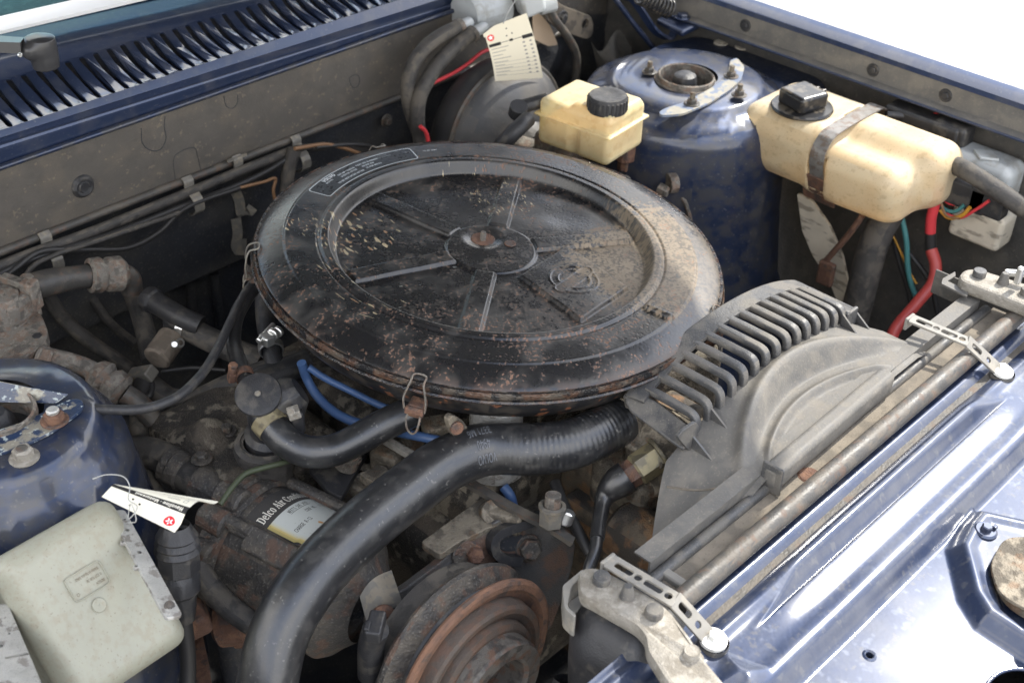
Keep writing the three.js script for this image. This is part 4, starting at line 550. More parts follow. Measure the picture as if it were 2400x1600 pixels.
{ // washer fluid tank
  const t = thing('washer_tank', 'large yellowed plastic washer tank with metal strap and black cap', 'washer tank');
  const f = (p0) => {
    const p = v3(p0.x - 0.24 * (0.85 - p0.y + Math.sqrt(Math.pow(0.85 - p0.y, 2) + 0.0012)) * 0.5, p0.y, p0.z), a = sdBox(p, v3(0.482, 0.833, 0.018), v3(0.062, 0.041, 0.062), 0.028), b = sdBox(p, v3(0.497, 0.838, 0.118), v3(0.034, 0.036, 0.072), 0.022), c = sdBox(p, v3(0.466, 0.825, 0.110), v3(0.050, 0.036, 0.060), 0.022);
    let d = smin(a, smin(b, c, 0.014), 0.012); d = smax(d, -(Math.hypot(Math.max(Math.hypot(p.z - 0.072) - 0.0095, 0), sdBox(p, v3(0.482, 0.83, 0.072), v3(0.0595, 0.044, 0.2), 0.02) < 0 ? 9 : 0) - 0.0012 + (sdBox(p, v3(0.482, 0.83, 0.072), v3(0.0590, 0.0435, 0.2), 0.02) < 0 ? 1 : 0)), 0.002);
    const foot = (p.y - 0.79) * 0.6 + (p.x - 0.43) * 0.0; return smax(d, -(p.y - 0.785 - 0.07 * Math.max(0, p.z - 0.02)), 0.012);
  };
  part('tank_shell', blob(f, v3(0.405, 0.76, -0.06), v3(0.555, 0.90, 0.24), 96), M.tank, t);
  const c = W(1880, 253, 0.874), cf = part('cap', [lathe([[0, 0], [0.0335, 0], [0.0345, 0.002], [0.033, 0.004], [0.020, 0.005], [0, 0.005]], c, AY, 48, 0.6), rbox(c.clone().add(v3(-0.001, 0.013, 0)), 0.040, 0.019, 0.040, 0.005, v3(1, 0, 0.25))], M.blackGloss, t);
  const notch = []; for (let k = 0; k < 4; k++) notch.push(rbox(c.clone().add(v3(0.018, 0.012, -0.014 + k * 0.009)), 0.006, 0.018, 0.0035, 0.001, v3(1, 0, 0.25))); part('cap_grip', notch, M.blackGloss, cf);
  const pr = [[0.546, 0.83], [0.5462, 0.862], [0.535, 0.8735], [0.52, 0.8745], [0.452, 0.8742], [0.434, 0.871], [0.4215, 0.858], [0.4215, 0.842], [0.431, 0.818]].map(([x, y]) => v3(x, y, 0.0725));
  part('hold_down_strap', ribbon(pr, 0.0175, 0.0016, AZ, 60), surf({ n: 256, rep: 0.06, c: [0.2, 0.19, 0.175], vary: 0.25, rough: 0.5, layers: [{ c: [0.13, 0.08, 0.05], s: 12, o: 5, t: 0.58, w: 0.1, a: 0.6, r: 0.8 }], phys: { metalness: 0.4 } }), t);
  part('strap_buckle', [rbox(v3(0.4325, 0.812, 0.0725), 0.003, 0.026, 0.030, 0.001, v3(0.92, 0.39, 0), v3(-0.39, 0.92, 0)), rbox(v3(0.4395, 0.797, 0.0725), 0.003, 0.02, 0.040, 0.001, v3(0.92, 0.39, 0), v3(-0.39, 0.92, 0)), rbox(v3(0.440, 0.80, -0.045), 0.004, 0.02, 0.014, 0.003)], M.rust, t);
  const o = W(2206, 374, 0.852), od = v3(0.25, -0.12, 1).normalize(); part('outlet_neck', lathe([[0.012, -0.012], [0.010, 0], [0.008, 0.006], [0.008, 0.02]], o, od, 24, 0.5), M.tank, t);
  part('hose_clamp', clampBand(o.clone().addScaledVector(od, 0.013), od, 0.0098, 0.008), M.zinc, t);
  solo('filler_hose', tube([o.clone().addScaledVector(od, 0.010), ...Wp([[2270, 402, 0.858], [2330, 440, 0.85], [2400, 488, 0.838], [2500, 560, 0.82]])], 0.0098, { seg: 40 }), M.rubberDusty, 'thick grey hose leaving the right end of the washer tank', 'hose');
  solo('drain_hose', tube([v3(0.49, 0.80, 0.14), ...[[2062, 540, 0.47], [2040, 600, 0.46], [2020, 680, 0.45], [2000, 760, 0.44], [1990, 860, 0.43]].map(([x, y, X]) => VX(x, y, X))], 0.0165, { seg: 40, rad: 20 }), M.rubberDusty, 'thick dark hose hanging straight down below the washer tank', 'hose');
  solo('support_rod', [tube([[2022, 505], [1990, 550], [1955, 590], [1925, 625]].map(([x, y]) => VX(x, y, 0.44)), 0.0036, { seg: 12, rad: 8 }), rbox(VX(1937, 640, 0.438), 0.008, 0.03, 0.02, 0.003)], M.rust, 'thin rusty support rod below the washer tank', 'rod');
}
{ // wing brace with sunlight put into its colour, relay box, wires on the far side
  solo('sun_painted_brace', [plate([[1868, 452], [1905, 472], [1945, 530], [1975, 600], [2000, 720], [1965, 712], [1940, 650], [1905, 600], [1880, 540]].map(([x, y]) => VX(x, y, 0.475)), 0.004, { r: 0.004 })], M.paleMetal, 'sheet metal brace coloured cream as if sunlit, below the strap of the washer tank', 'body brace');
  const t = thing('relay_cover', 'silver grey relay box with clip top beside the washer tank', 'relay box'), c = W(2300, 372, 0.85);
  part('cover', rbox(c.clone().add(v3(0.006, -0.025, 0.005)), 0.045, 0.062, 0.075, 0.012), M.coverGrey, t); part('clip', plate([[2282, 348], [2330, 352], [2345, 372], [2298, 368]].map(([x, y]) => W(x, y, 0.859)), 0.003, { r: 0.002 }), M.coverGrey, t);
  part('lower_cover', rbox(c.clone().add(v3(0.0, -0.07, 0.02)), 0.035, 0.04, 0.06, 0.006), M.paleMetal, t);
  const f = thing('fuse_block', 'black wiring block on the far wing behind the washer tank', 'wiring block');
  part('block', [rbox(W(2170, 290, 0.862), 0.03, 0.025, 0.09, 0.004), rbox(W(2235, 312, 0.862), 0.028, 0.03, 0.04, 0.006)], M.blackSemi, f); part('lead', tube(Wp([[2080, 268, 0.868], [2130, 272, 0.868], [2180, 272, 0.87]]), 0.004, { seg: 10 }), M.blackSemi, f);
  part('red_lead', tube(Wp([[2180, 272, 0.87], [2192, 268, 0.873], [2200, 272, 0.872], [2200, 282, 0.868]]), 0.0022, { seg: 14, rad: 7 }), M.wireRed, f); part('blue_terminal', cyl(W(2197, 296, 0.86), AY, 0.0042, 0.009), M.connBlue, f);
  const lw = (pts, r, m, label, X = 0.5) => solo('hanging_wire', tube(pts.map(([x, y, q]) => VX(x, y, q ?? X)), r, { seg: 40, rad: 8 }), m, label, 'wire');
  lw([[2205, 430], [2192, 480], [2184, 510], [2182, 545]], 0.006, M.wireRed, 'thick red cable end hanging right below the washer tank'); lw([[2182, 545], [2182, 570], [2184, 590]], 0.0062, M.wireBlack, 'black joint between the two thick red cable pieces');
  solo('battery_cable', tube([VX(2184, 585, 0.5), VX(2194, 620, 0.495), VX(2188, 660, 0.485), VX(2150, 710, 0.46), VX(2100, 770, 0.43), VX(2085, 810, 0.41), VX(2082, 850, 0.40)], 0.0066, { seg: 50 }), M.hoseRed, 'thick red battery cable curving down to the radiator', 'cable');
  lw([[2112, 500], [2125, 560], [2128, 620], [2135, 660], [2150, 700]], 0.0032, M.wireTeal, 'thick teal green wire hanging below the tank', 0.49); lw([[2090, 530], [2105, 600], [2130, 680], [2140, 740]], 0.003, M.wireBlack, 'black wire left of the teal wire', 0.495); lw([[2085, 540], [2095, 555], [2140, 650], [2150, 665]], 0.0014, M.wireYellow, 'thin yellow wire crossing below the tank', 0.492); lw([[2130, 590], [2180, 660], [2200, 740]], 0.003, M.wireBlack, 'black wire right of the teal wire', 0.50);
  lw([[2200, 470], [2215, 490], [2240, 495], [2262, 480]], 0.0022, M.wireTeal, 'teal wire loop beside the red cable', 0.505); lw([[2205, 492], [2225, 510], [2255, 505], [2275, 485]], 0.0022, M.wireYellow, 'amber yellow wire loop under the teal loop', 0.502); lw([[2205, 455], [2225, 475], [2270, 480], [2285, 485]], 0.002, M.wireRed, 'red wire loop behind the teal loop', 0.508); lw([[2215, 500], [2250, 510], [2290, 490], [2320, 470]], 0.0018, M.wireRed, 'thin red wire running right below the loops', 0.504); lw([[2205, 470], [2220, 505], [2250, 512]], 0.0014, M.wireTan, 'thin tan wire twisted in the loops', 0.5);
  solo('connector_block', [rbox(VX(2260, 450, 0.515), 0.02, 0.03, 0.06, 0.004), rbox(VX(2320, 470, 0.515), 0.02, 0.03, 0.04, 0.004)], M.blackSemi, 'black plug block above the coloured wire loops', 'plug');
}

// ================================================================ FRONT: fan shroud, radiator top, brackets, front panel
{
  const t = thing('fan_shroud', 'dusty black plastic fan shroud with arched slotted grille beside the air cleaner', 'fan shroud');
  const x0 = 0.092, R = 0.335, yT = 0.864, arc = (x, d = 0) => yT - R + Math.sqrt(Math.max(R * R - (x - x0) * (x - x0), 0)) - d;
  const rimPath = []; for (let k = 0; k <= 40; k++) { const x = lerp(-0.0315, 0.206, k / 40); rimPath.push(v3(x, arc(x, 0.001), 0.1935 + 0.004 * Math.pow(Math.abs(k / 20 - 1), 6))); }
  part('grille_rim', [ribbon(rimPath, 0.0165, 0.0038, AZ, 60), tube(rimPath.map((p) => p.clone().add(v3(0, -0.0005, -0.0082))), 0.0024, { seg: 60, rad: 8 }), ribbon(rimPath.map((p) => p.clone().add(v3(0, -0.008, -0.0088))), 0.016, 0.003, AY, 60)], M.plastic, t);
  const xs = []; for (let k = 0; k < 15; k++) xs.push(-0.0175 + k * 0.0152);            // bars between the slots
  const barShape = (x, k) => ribbonBar([v3(x, arc(x, 0.0018), 0.1985), v3(x, arc(x, 0.0012), 0.215), v3(x, arc(x, 0.0012), 0.232), v3(x, arc(x, 0.0013), 0.2415), v3(x, arc(x, 0.0026), 0.2462), v3(x, arc(x, 0.0062), 0.2486), v3(x, arc(x, 0.013), 0.2494), v3(x, arc(x, 0.022), 0.2496)], 0.0037, 0.0029);
  function ribbonBar(path, a, b) { const g = tube(path, 1, { seg: 26, rad: 12 }); return flatten(path, a, b); }
  function flatten(path, a, b) { const P = new THREE.CatmullRomCurve3(path, false, 'centripetal').getSpacedPoints(26), n = P.length, pos = [], idx = []; for (let i = 0; i < n; i++) { const T = P[Math.min(i + 1, n - 1)].clone().sub(P[Math.max(i - 1, 0)]).normalize(), N = AX.clone().cross(T).normalize(); for (let j = 0; j < 14; j++) { const q = j / 14 * Math.PI * 2, c = Math.cos(q), s = Math.sin(q), sx = Math.sign(c) * Math.pow(Math.abs(c), 0.42), sy = Math.sign(s) * Math.pow(Math.abs(s), 0.5); const p = P[i].clone().addScaledVector(AX, a * sx).addScaledVector(N, b * sy); pos.push(p.x, p.y, p.z); } } for (let i = 0; i < n - 1; i++) for (let j = 0; j < 14; j++) { const A = i * 14 + j, B = i * 14 + (j + 1) % 14; idx.push(A, B, A + 14, A + 14, B, B + 14); } const g = new THREE.BufferGeometry(); g.setAttribute('position', new THREE.Float32BufferAttribute(pos, 3)); g.setIndex(idx); g.computeVertexNormals(); return g; }
  xs.forEach((x, k) => part('grille_bar', barShape(x, k), M.plastic, t));
  // solid ends of the grille
  part('grille_end', [plate([v3(0.195, arc(0.195, 0.0005), 0.187), v3(0.212, arc(0.212, 0.0005), 0.190), v3(0.212, arc(0.212, 0.001), 0.252), v3(0.197, arc(0.2, 0.001), 0.254)], 0.004, { r: 0.004, bevel: 0.0015 }), rbox(v3(0.205, arc(0.205, 0.012), 0.252), 0.018, 0.022, 0.004, 0.0015), rbox(v3(0.2125, arc(0.212, 0.012), 0.22), 0.003, 0.022, 0.062, 0.001)], M.plastic, t);
  part('grille_end', [plate([v3(-0.026, arc(-0.026, 0), 0.1865), v3(-0.036, arc(-0.035, 0.001), 0.190), v3(-0.040, arc(-0.040, 0.003), 0.200), v3(-0.0415, arc(-0.042, 0.008), 0.256), v3(-0.0245, arc(-0.026, 0.006), 0.256), v3(-0.0225, arc(-0.023, 0.002), 0.212)], 0.0042, { r: 0.004, bevel: 0.0014 }), plate([[1632, 988], [1640, 1000], [1618, 1060], [1588, 1024], [1600, 1010]].map(([x, y]) => VZ(x, y, 0.257)), 0.003, { r: 0.003 })], M.plastic, t);
  for (const [x, z, L] of [[-0.0025, 0.248, 0.022], [-0.032, 0.256, 0.024], [0.188, 0.252, 0.018], [0.214, 0.250, 0.02]]) part('gusset', plate([v3(x, arc(x, 0.003), z), v3(x, arc(x, 0.017), z + L), v3(x, arc(x, 0.024), z + L * 0.5), v3(x, arc(x, 0.028), z)], 0.0022, { r: 0.0008, bevel: 0.0004 }), M.plastic, t);
  // moulded top: arched shelf behind the grille, swollen ridge, crescent recess down to the radiator rail
  const z1 = (x) => 0.306 - 0.046 * Math.max(0, 1 - Math.pow((x - 0.092) / 0.122, 2)), z2 = (x) => 0.312 - 0.027 * Math.max(0, 1 - Math.pow((x - 0.084) / 0.092, 2));
  const top = (x, z) => {
    const A = arc(x, 0.0155), fl = 0.8275, over = sstep(0.248, 0.318, z); let y = lerp(A, Math.min(A, fl + 0.004), 0.25 * over);
    const in1 = sstep(z1(x) + 0.001, z1(x) + 0.014, z) * sstep(-0.035, -0.012, x) * (1 - sstep(0.2, 0.222, x)); y = lerp(y + 0.0055 * Math.exp(-Math.pow((z - z1(x) + 0.003) / 0.006, 2)) * sstep(-0.04, -0.01, x), Math.min(y, fl + 0.0015), in1);
    const d2 = z - z2(x); y += 0.0042 * Math.exp(-Math.pow(d2 / 0.0036, 2)) * in1 * sstep(-0.012, 0.008, x) * (1 - sstep(0.160, 0.180, x)); y -= 0.0015 * sstep(0.003, 0.008, d2) * in1;
    return y;
  };
  part('moulded_top', grid((u, v) => { const x = lerp(lerp(-0.05, -0.165, Math.pow(v, 0.9)), 0.232, u), z = lerp(0.2475, 0.322, v) + (x > 0.2 ? (1 - v) * (x - 0.2) * 0.8 : 0); return v3(x, top(x, z), z); }, 300, 90), M.dustyPlastic, t);
  part('rear_skirt', grid((u, v) => { const x = lerp(-0.05, 0.232, u), z = 0.2475 - 0.004 * v; return v3(x, top(x, 0.248) - v * 0.12, z); }, 60, 8), M.plastic, t);
  part('side_skirt', grid((u, v) => { const k = Math.pow(u, 0.9), x = lerp(-0.05, -0.165, k), z = lerp(0.2475, 0.322, u); return v3(x - 0.002 * v, top(x, z) - 0.0005 - v * 0.10, z); }, 40, 8), M.plastic, t);
  part('fold_line', tube([v3(-0.066, top(-0.066, 0.262), 0.262), v3(-0.056, top(-0.056, 0.285), 0.285), v3(-0.040, top(-0.04, 0.305) , 0.305)], 0.0011, { seg: 12, rad: 6 }), M.tanDust, t);
  const c = thing('radiator_cover_bar', 'rounded grey plastic bar clipped on the radiator top in front of the shroud arch', 'cover bar');
  const b0 = W(1806, 1108, 0.836), b1 = W(2083, 874, 0.836), bd = b1.clone().sub(b0), bl = bd.length(); bd.normalize();
  part('bar', rbox(b0.clone().add(b1).multiplyScalar(0.5).add(v3(0, -0.006, 0)), bl, 0.022, 0.016, 0.0055, bd), M.dustyPlastic, c); part('end_lip', rbox(b0.clone().add(v3(0.002, -0.006, 0.001)), 0.003, 0.026, 0.0185, 0.0012, bd), M.plastic, c);
}
{ // radiator and its top rail
  const t = thing('radiator', 'radiator top with grey rails, dusty channel and black tube across the front', 'radiator');
  const xa = -0.168, xb = 0.345;
  part('core', rbox(v3(0.08, 0.60, 0.335), 0.50, 0.40, 0.05, 0.004), M.bayBlack, t);
  part('rear_rail', prism([[0.3015, 0.8295], [0.3165, 0.8295], [0.3165, 0.8155], [0.3150, 0.8155], [0.3150, 0.8280], [0.3015, 0.8280]], xa + 0.012, xb - 0.018, 'x', 0.4), M.dustyPlastic, t);
  part('rail_end', [plate([[2211, 652], [2240, 636], [2241, 646], [2222, 658], [2272, 682], [2268, 694], [2208, 664]].map(([x, y]) => W(x, y, 0.836)), 0.002, { r: 0.001, bevel: 0 }), rbox(W(2222, 672, 0.822), 0.002, 0.026, 0.03, 0.0008)], M.dustyPlastic, t);
  part('small_tube', tube([v3(xa, 0.817, 0.3215), v3(xb - 0.01, 0.817, 0.3215)], 0.0048, { seg: 2, rad: 14, straight: true }), M.plastic, t);
  part('dusty_channel', prism([[0.324, 0.816], [0.345, 0.816], [0.345, 0.80], [0.324, 0.80]], xa, xb, 'x', 0.4), M.tanDust, t);
  part('front_tube', tube([v3(xa, 0.8225, 0.3505), v3(0.1, 0.8232, 0.3503), v3(xb - 0.005, 0.8235, 0.350)], 0.0082, { seg: 60, rad: 20 }), M.steelPipe, t);
  part('tube_bracket', rbox(W(1585, 1368, 0.815), 0.008, 0.012, 0.03, 0.002), M.strapGrey, t);
  part('sealing_cap', lathe([[0, 0.001], [0.008, 0.001], [0.0095, 0]], v3(0.018, 0.8162, 0.336), AY, 24, 0.5), M.rust, t);
  // end tank below the near bracket with its neck
  const c = v3(-0.198, 0.762, 0.335), f = (p) => { let d = sdBox(p, c, v3(0.036, 0.055, 0.036), 0.026); d = smin(d, sdBox(p, c.clone().add(v3(0.012, 0.03, -0.005)), v3(0.034, 0.03, 0.030), 0.012), 0.012); d = smax(d, -(Math.hypot(p.y - c.y + 0.012, Math.max(sdBox(p, c, v3(0.035, 0.2, 0.035), 0.02), -0.004) + 0.001) - 0.0022), 0.002); return d; };
  part('end_tank', blob(f, c.clone().add(v3(-0.07, -0.08, -0.07)), c.clone().add(v3(0.07, 0.09, 0.07)), 72), M.blackSemi, t);
  const n0 = v3(-0.232, 0.725, 0.325), nd = v3(-0.55, -0.75, 0.25).normalize(); part('hose_neck', lathe([[0.026, -0.03], [0.026, 0.02], [0.0285, 0.022], [0.0285, 0.026], [0.024, 0.028], [0.024, 0.06]], n0, nd, 40, 0.5), M.blackSemi, t);
  const hb = part('hose_clamp', clampBand(n0.clone().addScaledVector(nd, 0.014), nd, 0.0272, 0.011, v3(-0.4, 0.6, -0.75)), M.zinc, t);
}
{ // shiny ribs pressed in the big front panel
  const t = thing('nose_panel', 'glossy blue painted panel across the nose with pressed ridges and a round drain hole', 'body panel');
  const p0 = v3(0, 0.811, 0.36), nn = v3(0, 1, 0.10).normalize(), Q = (x, y) => PL(x, y, p0, nn), base = (z) => 0.811 - 0.10 * (z - 0.36);
  const zE = (Q(1620, 1406).z + Q(2008, 1066).z) / 2, zS = (Q(1662, 1462).z + Q(2092, 1066).z) / 2, zD = (Q(1772, 1474).z + Q(2220, 1066).z) / 2, zT = (Q(1866, 1600).z + Q(2360, 1106).z) / 2, xTip = Q(1768, 1474).x, xEnd = Q(2345, 922).x;
  const polyD = (pl, x, z) => { let d = 1e9, ins = false; for (let i = 0, j = pl.length - 1; i < pl.length; j = i++) { const [ax, az] = pl[i], [bx, bz] = pl[j]; const ex = bx - ax, ez = bz - az, k = clamp(((x - ax) * ex + (z - az) * ez) / (ex * ex + ez * ez)); d = Math.min(d, Math.hypot(x - ax - k * ex, z - az - k * ez)); if ((az > z) !== (bz > z) && x < (bx - ax) * (z - az) / (bz - az) + ax) ins = !ins; } return ins ? -d : d; };
  const pad = [[2232, 1262], [2262, 1205], [2290, 1172], [2440, 1205], [2560, 1300], [2560, 1560], [2420, 1520], [2300, 1440], [2262, 1380]].map(([x, y]) => { const p = Q(x, y); return [p.x, p.z]; });
  const dip = [[2318, 1330], [2370, 1265], [2500, 1260], [2500, 1480], [2400, 1470], [2345, 1420]].map(([x, y]) => { const p = Q(x, y); return [p.x, p.z]; });
  const bump = [[1705, 1540], [1790, 1575], [1770, 1625], [1690, 1600]].map(([x, y]) => { const p = Q(x, y); return [p.x, p.z]; });
  const H = (x, z) => {
    let y = base(z); y += 0.004 * (1 - sstep(zE, zE + 0.006, z)) * 0.6; y -= 0.0035 * Math.exp(-Math.pow((z - zS) / 0.0042, 2)); y += 0.0022 * Math.exp(-Math.pow((z - zS - 0.0125) / 0.005, 2)) + 0.0016 * Math.exp(-Math.pow((z - zS + 0.010) / 0.004, 2));
    const h1 = 0.0085 * sstep(xTip - 0.004, xTip + 0.075, x) * (1 - sstep(xEnd - 0.05, xEnd + 0.004, x)), w1 = 0.0012 + h1 * 1.25; const rise = sstep(zD - 0.03, zD - w1, z) * h1; y += rise * 0.75 - (z > zD - w1 ? sstep(zD - w1, zD, z) * h1 : 0) + (z > zD ? h1 * 0.25 * (1 - sstep(zD, zD + 0.02, z)) : 0);
    const w2 = 0.0135; y += 0.0012 * Math.exp(-Math.pow((z - zT + w2 + 0.004) / 0.006, 2)); y -= 0.0115 * sstep(zT - w2, zT + 0.001, z);
    const dp = polyD(pad, x, z); y += 0.011 * (1 - sstep(-0.010, 0.003, dp)) + 0.002 * Math.exp(-Math.pow((dp + 0.012) / 0.005, 2)); const dd = polyD(dip, x, z); y -= 0.010 * (1 - sstep(-0.010, 0.001, dd));
    const db = polyD(bump, x, z); y += 0.006 * (1 - sstep(-0.012, 0.006, db)); y += 0.0006 * (fbm3(x * 14, 2, z * 14, 2) - 0.5); return y;
  };
  const hole = Q(2047, 1506), big = Q(2412, 1618), x0 = -0.27, x1 = 0.6, zz0 = zE, zz1 = 0.78, nx = 460, nz = 380, g = grid((u, v) => { const x = lerp(x0, x1, u), z = lerp(zz0, zz1, Math.pow(v, 1.15)); return v3(x, H(x, z), z); }, nx, nz);
  { const ix = g.index.array, keep = [], P = g.attributes.position; for (let i = 0; i < ix.length; i += 3) { const cx = (P.getX(ix[i]) + P.getX(ix[i + 1]) + P.getX(ix[i + 2])) / 3, cz = (P.getZ(ix[i]) + P.getZ(ix[i + 1]) + P.getZ(ix[i + 2])) / 3; if (Math.hypot(cx - hole.x, cz - hole.z) < 0.0034 || Math.hypot((cx - big.x) * 0.8, cz - big.z) < 0.0255) continue; keep.push(ix[i], ix[i + 1], ix[i + 2]); } g.setIndex(keep); }
  part('pressed_sheet', g, M.paintSunHazy, t);
  part('hole_rim', lathe([[0.0028, -0.004], [0.0028, 0.0004], [0.0036, 0.0009], [0.0052, 0.0002]], v3(hole.x, H(hole.x, hole.z), hole.z), nn, 28, 0.6), M.paint, t);
  { const pts = []; for (let k = 0; k <= 48; k++) { const a = k / 48 * Math.PI * 2, x = big.x + Math.cos(a) * 0.032, z = big.z + Math.sin(a) * 0.0255; pts.push(v3(x, H(x, z) - 0.0005, z)); } part('hole_rim', tube(pts, 0.0016, { seg: 96, rad: 8, cap: false }), M.paint, t); }
  part('inner_panel', rbox(v3(0.15, 0.66, 0.55), 0.85, 0.02, 0.4, 0.004), M.bayBlack, t);
  part('front_face', rbox(v3(0.15, 0.55, 0.80), 1.0, 0.42, 0.02, 0.006), M.paint, t);
  const sy = (x) => H(x, zS) + 0.0008; part('seal_strip', ribbon([v3(-0.155, sy(-0.155), zS), v3(0.1, sy(0.1), zS), v3(0.35, sy(0.35), zS)], 0.0082, 0.0012, AZ, 30), M.steelPipe, t);
  { const ch = []; const r = mulberry(55); for (let x = -0.14; x < 0.3; x += 0.0006 + r() * 0.004) { const w = 0.0008 + r() * 0.0022; ch.push(rbox(v3(x, H(x, zE + 0.0006) + 0.0002, zE + 0.0007 * r()), w * 1.5, 0.0006, w * 0.8, 0.0002, v3(1, 0, r() - 0.5))); } const cm = part('paint_chip', ch, flat(0.5, 0.5, 0.48, 0.7), t); cm.userData.kind = 'stuff'; }
  for (const [x, y] of [[2312, 1240], [2440, 1500]]) { const p = Q(x, y); p.y = H(p.x, p.z) + 0.0003; const b = part('panel_bolt', lathe([[0, 0.002], [0.0075, 0.002], [0.0092, 0.0008], [0.0094, -0.001]], p, nn, 32, 0.6), M.paint, t); part('bolt_head', hex(p.clone().addScaledVector(nn, 0.0018), nn, 0.0042, 0.0046), M.paint, b); part('bolt_lug', rbox(p.clone().add(v3(0.0062, 0.0028, 0.004)), 0.005, 0.003, 0.004, 0.001), M.paint, b); }
  const l = thing('bonnet_latch', 'dull yellowish metal bonnet latch cup at the right edge of the blue panel', 'latch'), lc = Q(2412, 1375); lc.y = H(lc.x, lc.z);
  part('latch_plate', plate([[2318, 1330], [2352, 1268], [2480, 1262], [2500, 1460], [2410, 1440], [2340, 1400]].map(([x, y]) => { const p = Q(x, y); p.y += 0.004; return p; }), 0.003, { r: 0.01 }), M.alloy, l);
  part('latch_cup', lathe([[0.030, 0.0], [0.028, 0.006], [0.022, 0.012], [0.016, 0.013], [0.011, 0.010], [0.009, 0.0]], lc.clone().add(v3(0.008, 0.004, 0.004)), nn, 40, 0.8), M.alloy, l);
}
{ // brackets that hold the radiator, with rubber buffers, and the perforated straps
  const near = [[1355, 1343], [1364, 1331], [1386, 1327], [1411, 1331], [1480, 1368], [1545, 1406], [1576, 1435], [1606, 1474], [1653, 1535], [1700, 1575], [1760, 1625], [1700, 1680], [1600, 1625], [1560, 1585], [1534, 1548], [1517, 1521], [1515, 1490], [1494, 1464], [1443, 1435], [1386, 1402], [1360, 1390]];
  const t = thing('radiator_bracket', 'light grey cast radiator bracket with rubber buffers at lower centre', 'bracket'), Y = 0.838, fall = (p) => { p.y -= 0.03 * sstep(0.37, 0.46, p.z); return p; };
  const bend = (g) => { const a = g.attributes.position; for (let i = 0; i < a.count; i++) a.setY(i, a.getY(i) - 0.022 * sstep(0.375, 0.47, a.getZ(i))); g.computeVertexNormals(); return crease(g, 0.7); };
  part('bracket_body', bend(plate(near.map(([x, y]) => W(x, y, Y)), 0.013, { r: 0.006, bevel: 0.003, holes: [{ c: W(1683, 1597, Y), r: 0.0026 }] })), M.bracketGrey, t);
  const buf = (x, y, cone, tt, YY) => { const p = W(x, y, YY); part('rubber_buffer', cone ? lathe([[0.0058, -0.001], [0.0052, 0.001], [0.0034, 0.0095], [0.0028, 0.0105], [0, 0.0106]], p, AY, 28, 0.5) : lathe([[0.0062, -0.001], [0.0062, 0.0045], [0.0056, 0.0056], [0, 0.006]], p, AY, 28, 0.5), M.plastic, tt); };
  buf(1410, 1362, false, t, Y); buf(1470, 1398, true, t, Y); buf(1533, 1440, false, t, Y);
  { const p = W(1620, 1545, Y - 0.008); part('bracket_bolt', [...hex(p, AY, 0.0062, 0.008, 0.0085), lathe([[0.004, 0.0078], [0.0052, 0.0086], [0.0052, 0.0076]], p, AY, 24)], M.bracketGrey, t); }
  part('folded_end', [plate([[1318, 1372], [1366, 1332], [1374, 1345], [1340, 1372], [1330, 1420], [1352, 1440], [1346, 1446], [1322, 1424]].map(([x, y]) => W(x, y, 0.828)), 0.02, { r: 0.003 }), plate([[1326, 1412], [1362, 1392], [1376, 1412], [1345, 1436]].map(([x, y]) => W(x, y, 0.815)), 0.003, { r: 0.002 })], M.strapGrey, t);
  const t2 = thing('radiator_bracket', 'light grey cast radiator bracket with rubber buffers at the right edge of the picture', 'bracket');
  part('bracket_body', plate([[2249, 645], [2258, 633], [2272, 628], [2300, 630], [2420, 668], [2500, 700], [2500, 760], [2400, 712], [2300, 674], [2256, 658]].map(([x, y]) => W(x, y, 0.845)), 0.013, { r: 0.005, bevel: 0.003 }), M.bracketGrey, t2);
  buf(2296, 645, false, t2, 0.8455); buf(2352, 662, true, t2, 0.8455); buf(2408, 688, false, t2, 0.8455);
  part('wing_nut', [rbox(W(2385, 640, 0.855), 0.022, 0.006, 0.006, 0.002, v3(0.4, 0.2, 1)), rbox(W(2390, 645, 0.86), 0.006, 0.018, 0.006, 0.002)], M.zinc, t2);
  // strap: flat part with slots and round holes, bent down to its washer
  const strap = (label, A, B, C, YA, YB, YC, wd) => {
    const s = thing('perforated_strap', label, 'strap'); const a = W(...A, YA), b = W(...B, YB), c = W(...C, YC);
    const seg = (p, q, pat, ext0, ext1) => { const d = q.clone().sub(p), L = d.length(); d.normalize(); let sd = AX.clone().addScaledVector(d, -d.x).normalize(); const n = d.clone().cross(sd).normalize(), P = (u, w) => p.clone().addScaledVector(d, u).addScaledVector(sd, w); const w = wd / 2; const H = pat.map(([u, len, ww]) => len ? Object.assign([P(u * L - len / 2, -ww), P(u * L + len / 2, -ww), P(u * L + len / 2, ww), P(u * L - len / 2, ww)], { rr: ww * 0.9 }) : { c: P(u * L, 0), r: ww }); return plate([P(-ext0, -w), P(L + ext1, -w), P(L + ext1, w), P(-ext0, w)], 0.0022, { r: 0.0012, bevel: 0.0004, holes: H }); };
    part('strap_body', [seg(a, b, [[0.17, 0.0145, 0.0027], [0.40, 0, 0.0029], [0.64, 0.0145, 0.0027], [0.88, 0, 0.0029]], 0.004, 0.0006), seg(b, c, [[0.25, 0.0125, 0.0027], [0.60, 0, 0.0027]], 0.0006, 0.006)], M.strapGrey, s);
    part('hook', rbox(a.clone().add(v3(0, -0.005, -0.005)), wd, 0.012, 0.003, 0.001), M.strapGrey, s);
    const w = part('washer', lathe([[0, 0.0022], [0.0075, 0.0022], [0.0095, 0.0012], [0.0098, -0.0012], [0, -0.0012]], c.clone().add(v3(0, 0.0014, 0)), v3(0, 1, 0.12).normalize(), 40, 0.6), M.zincWhite, s); part('bolt_head', hex(c.clone().add(v3(0, 0.0034, 0)), v3(0, 1, 0.12).normalize(), 0.0043, 0.0042), M.zincWhite, w);
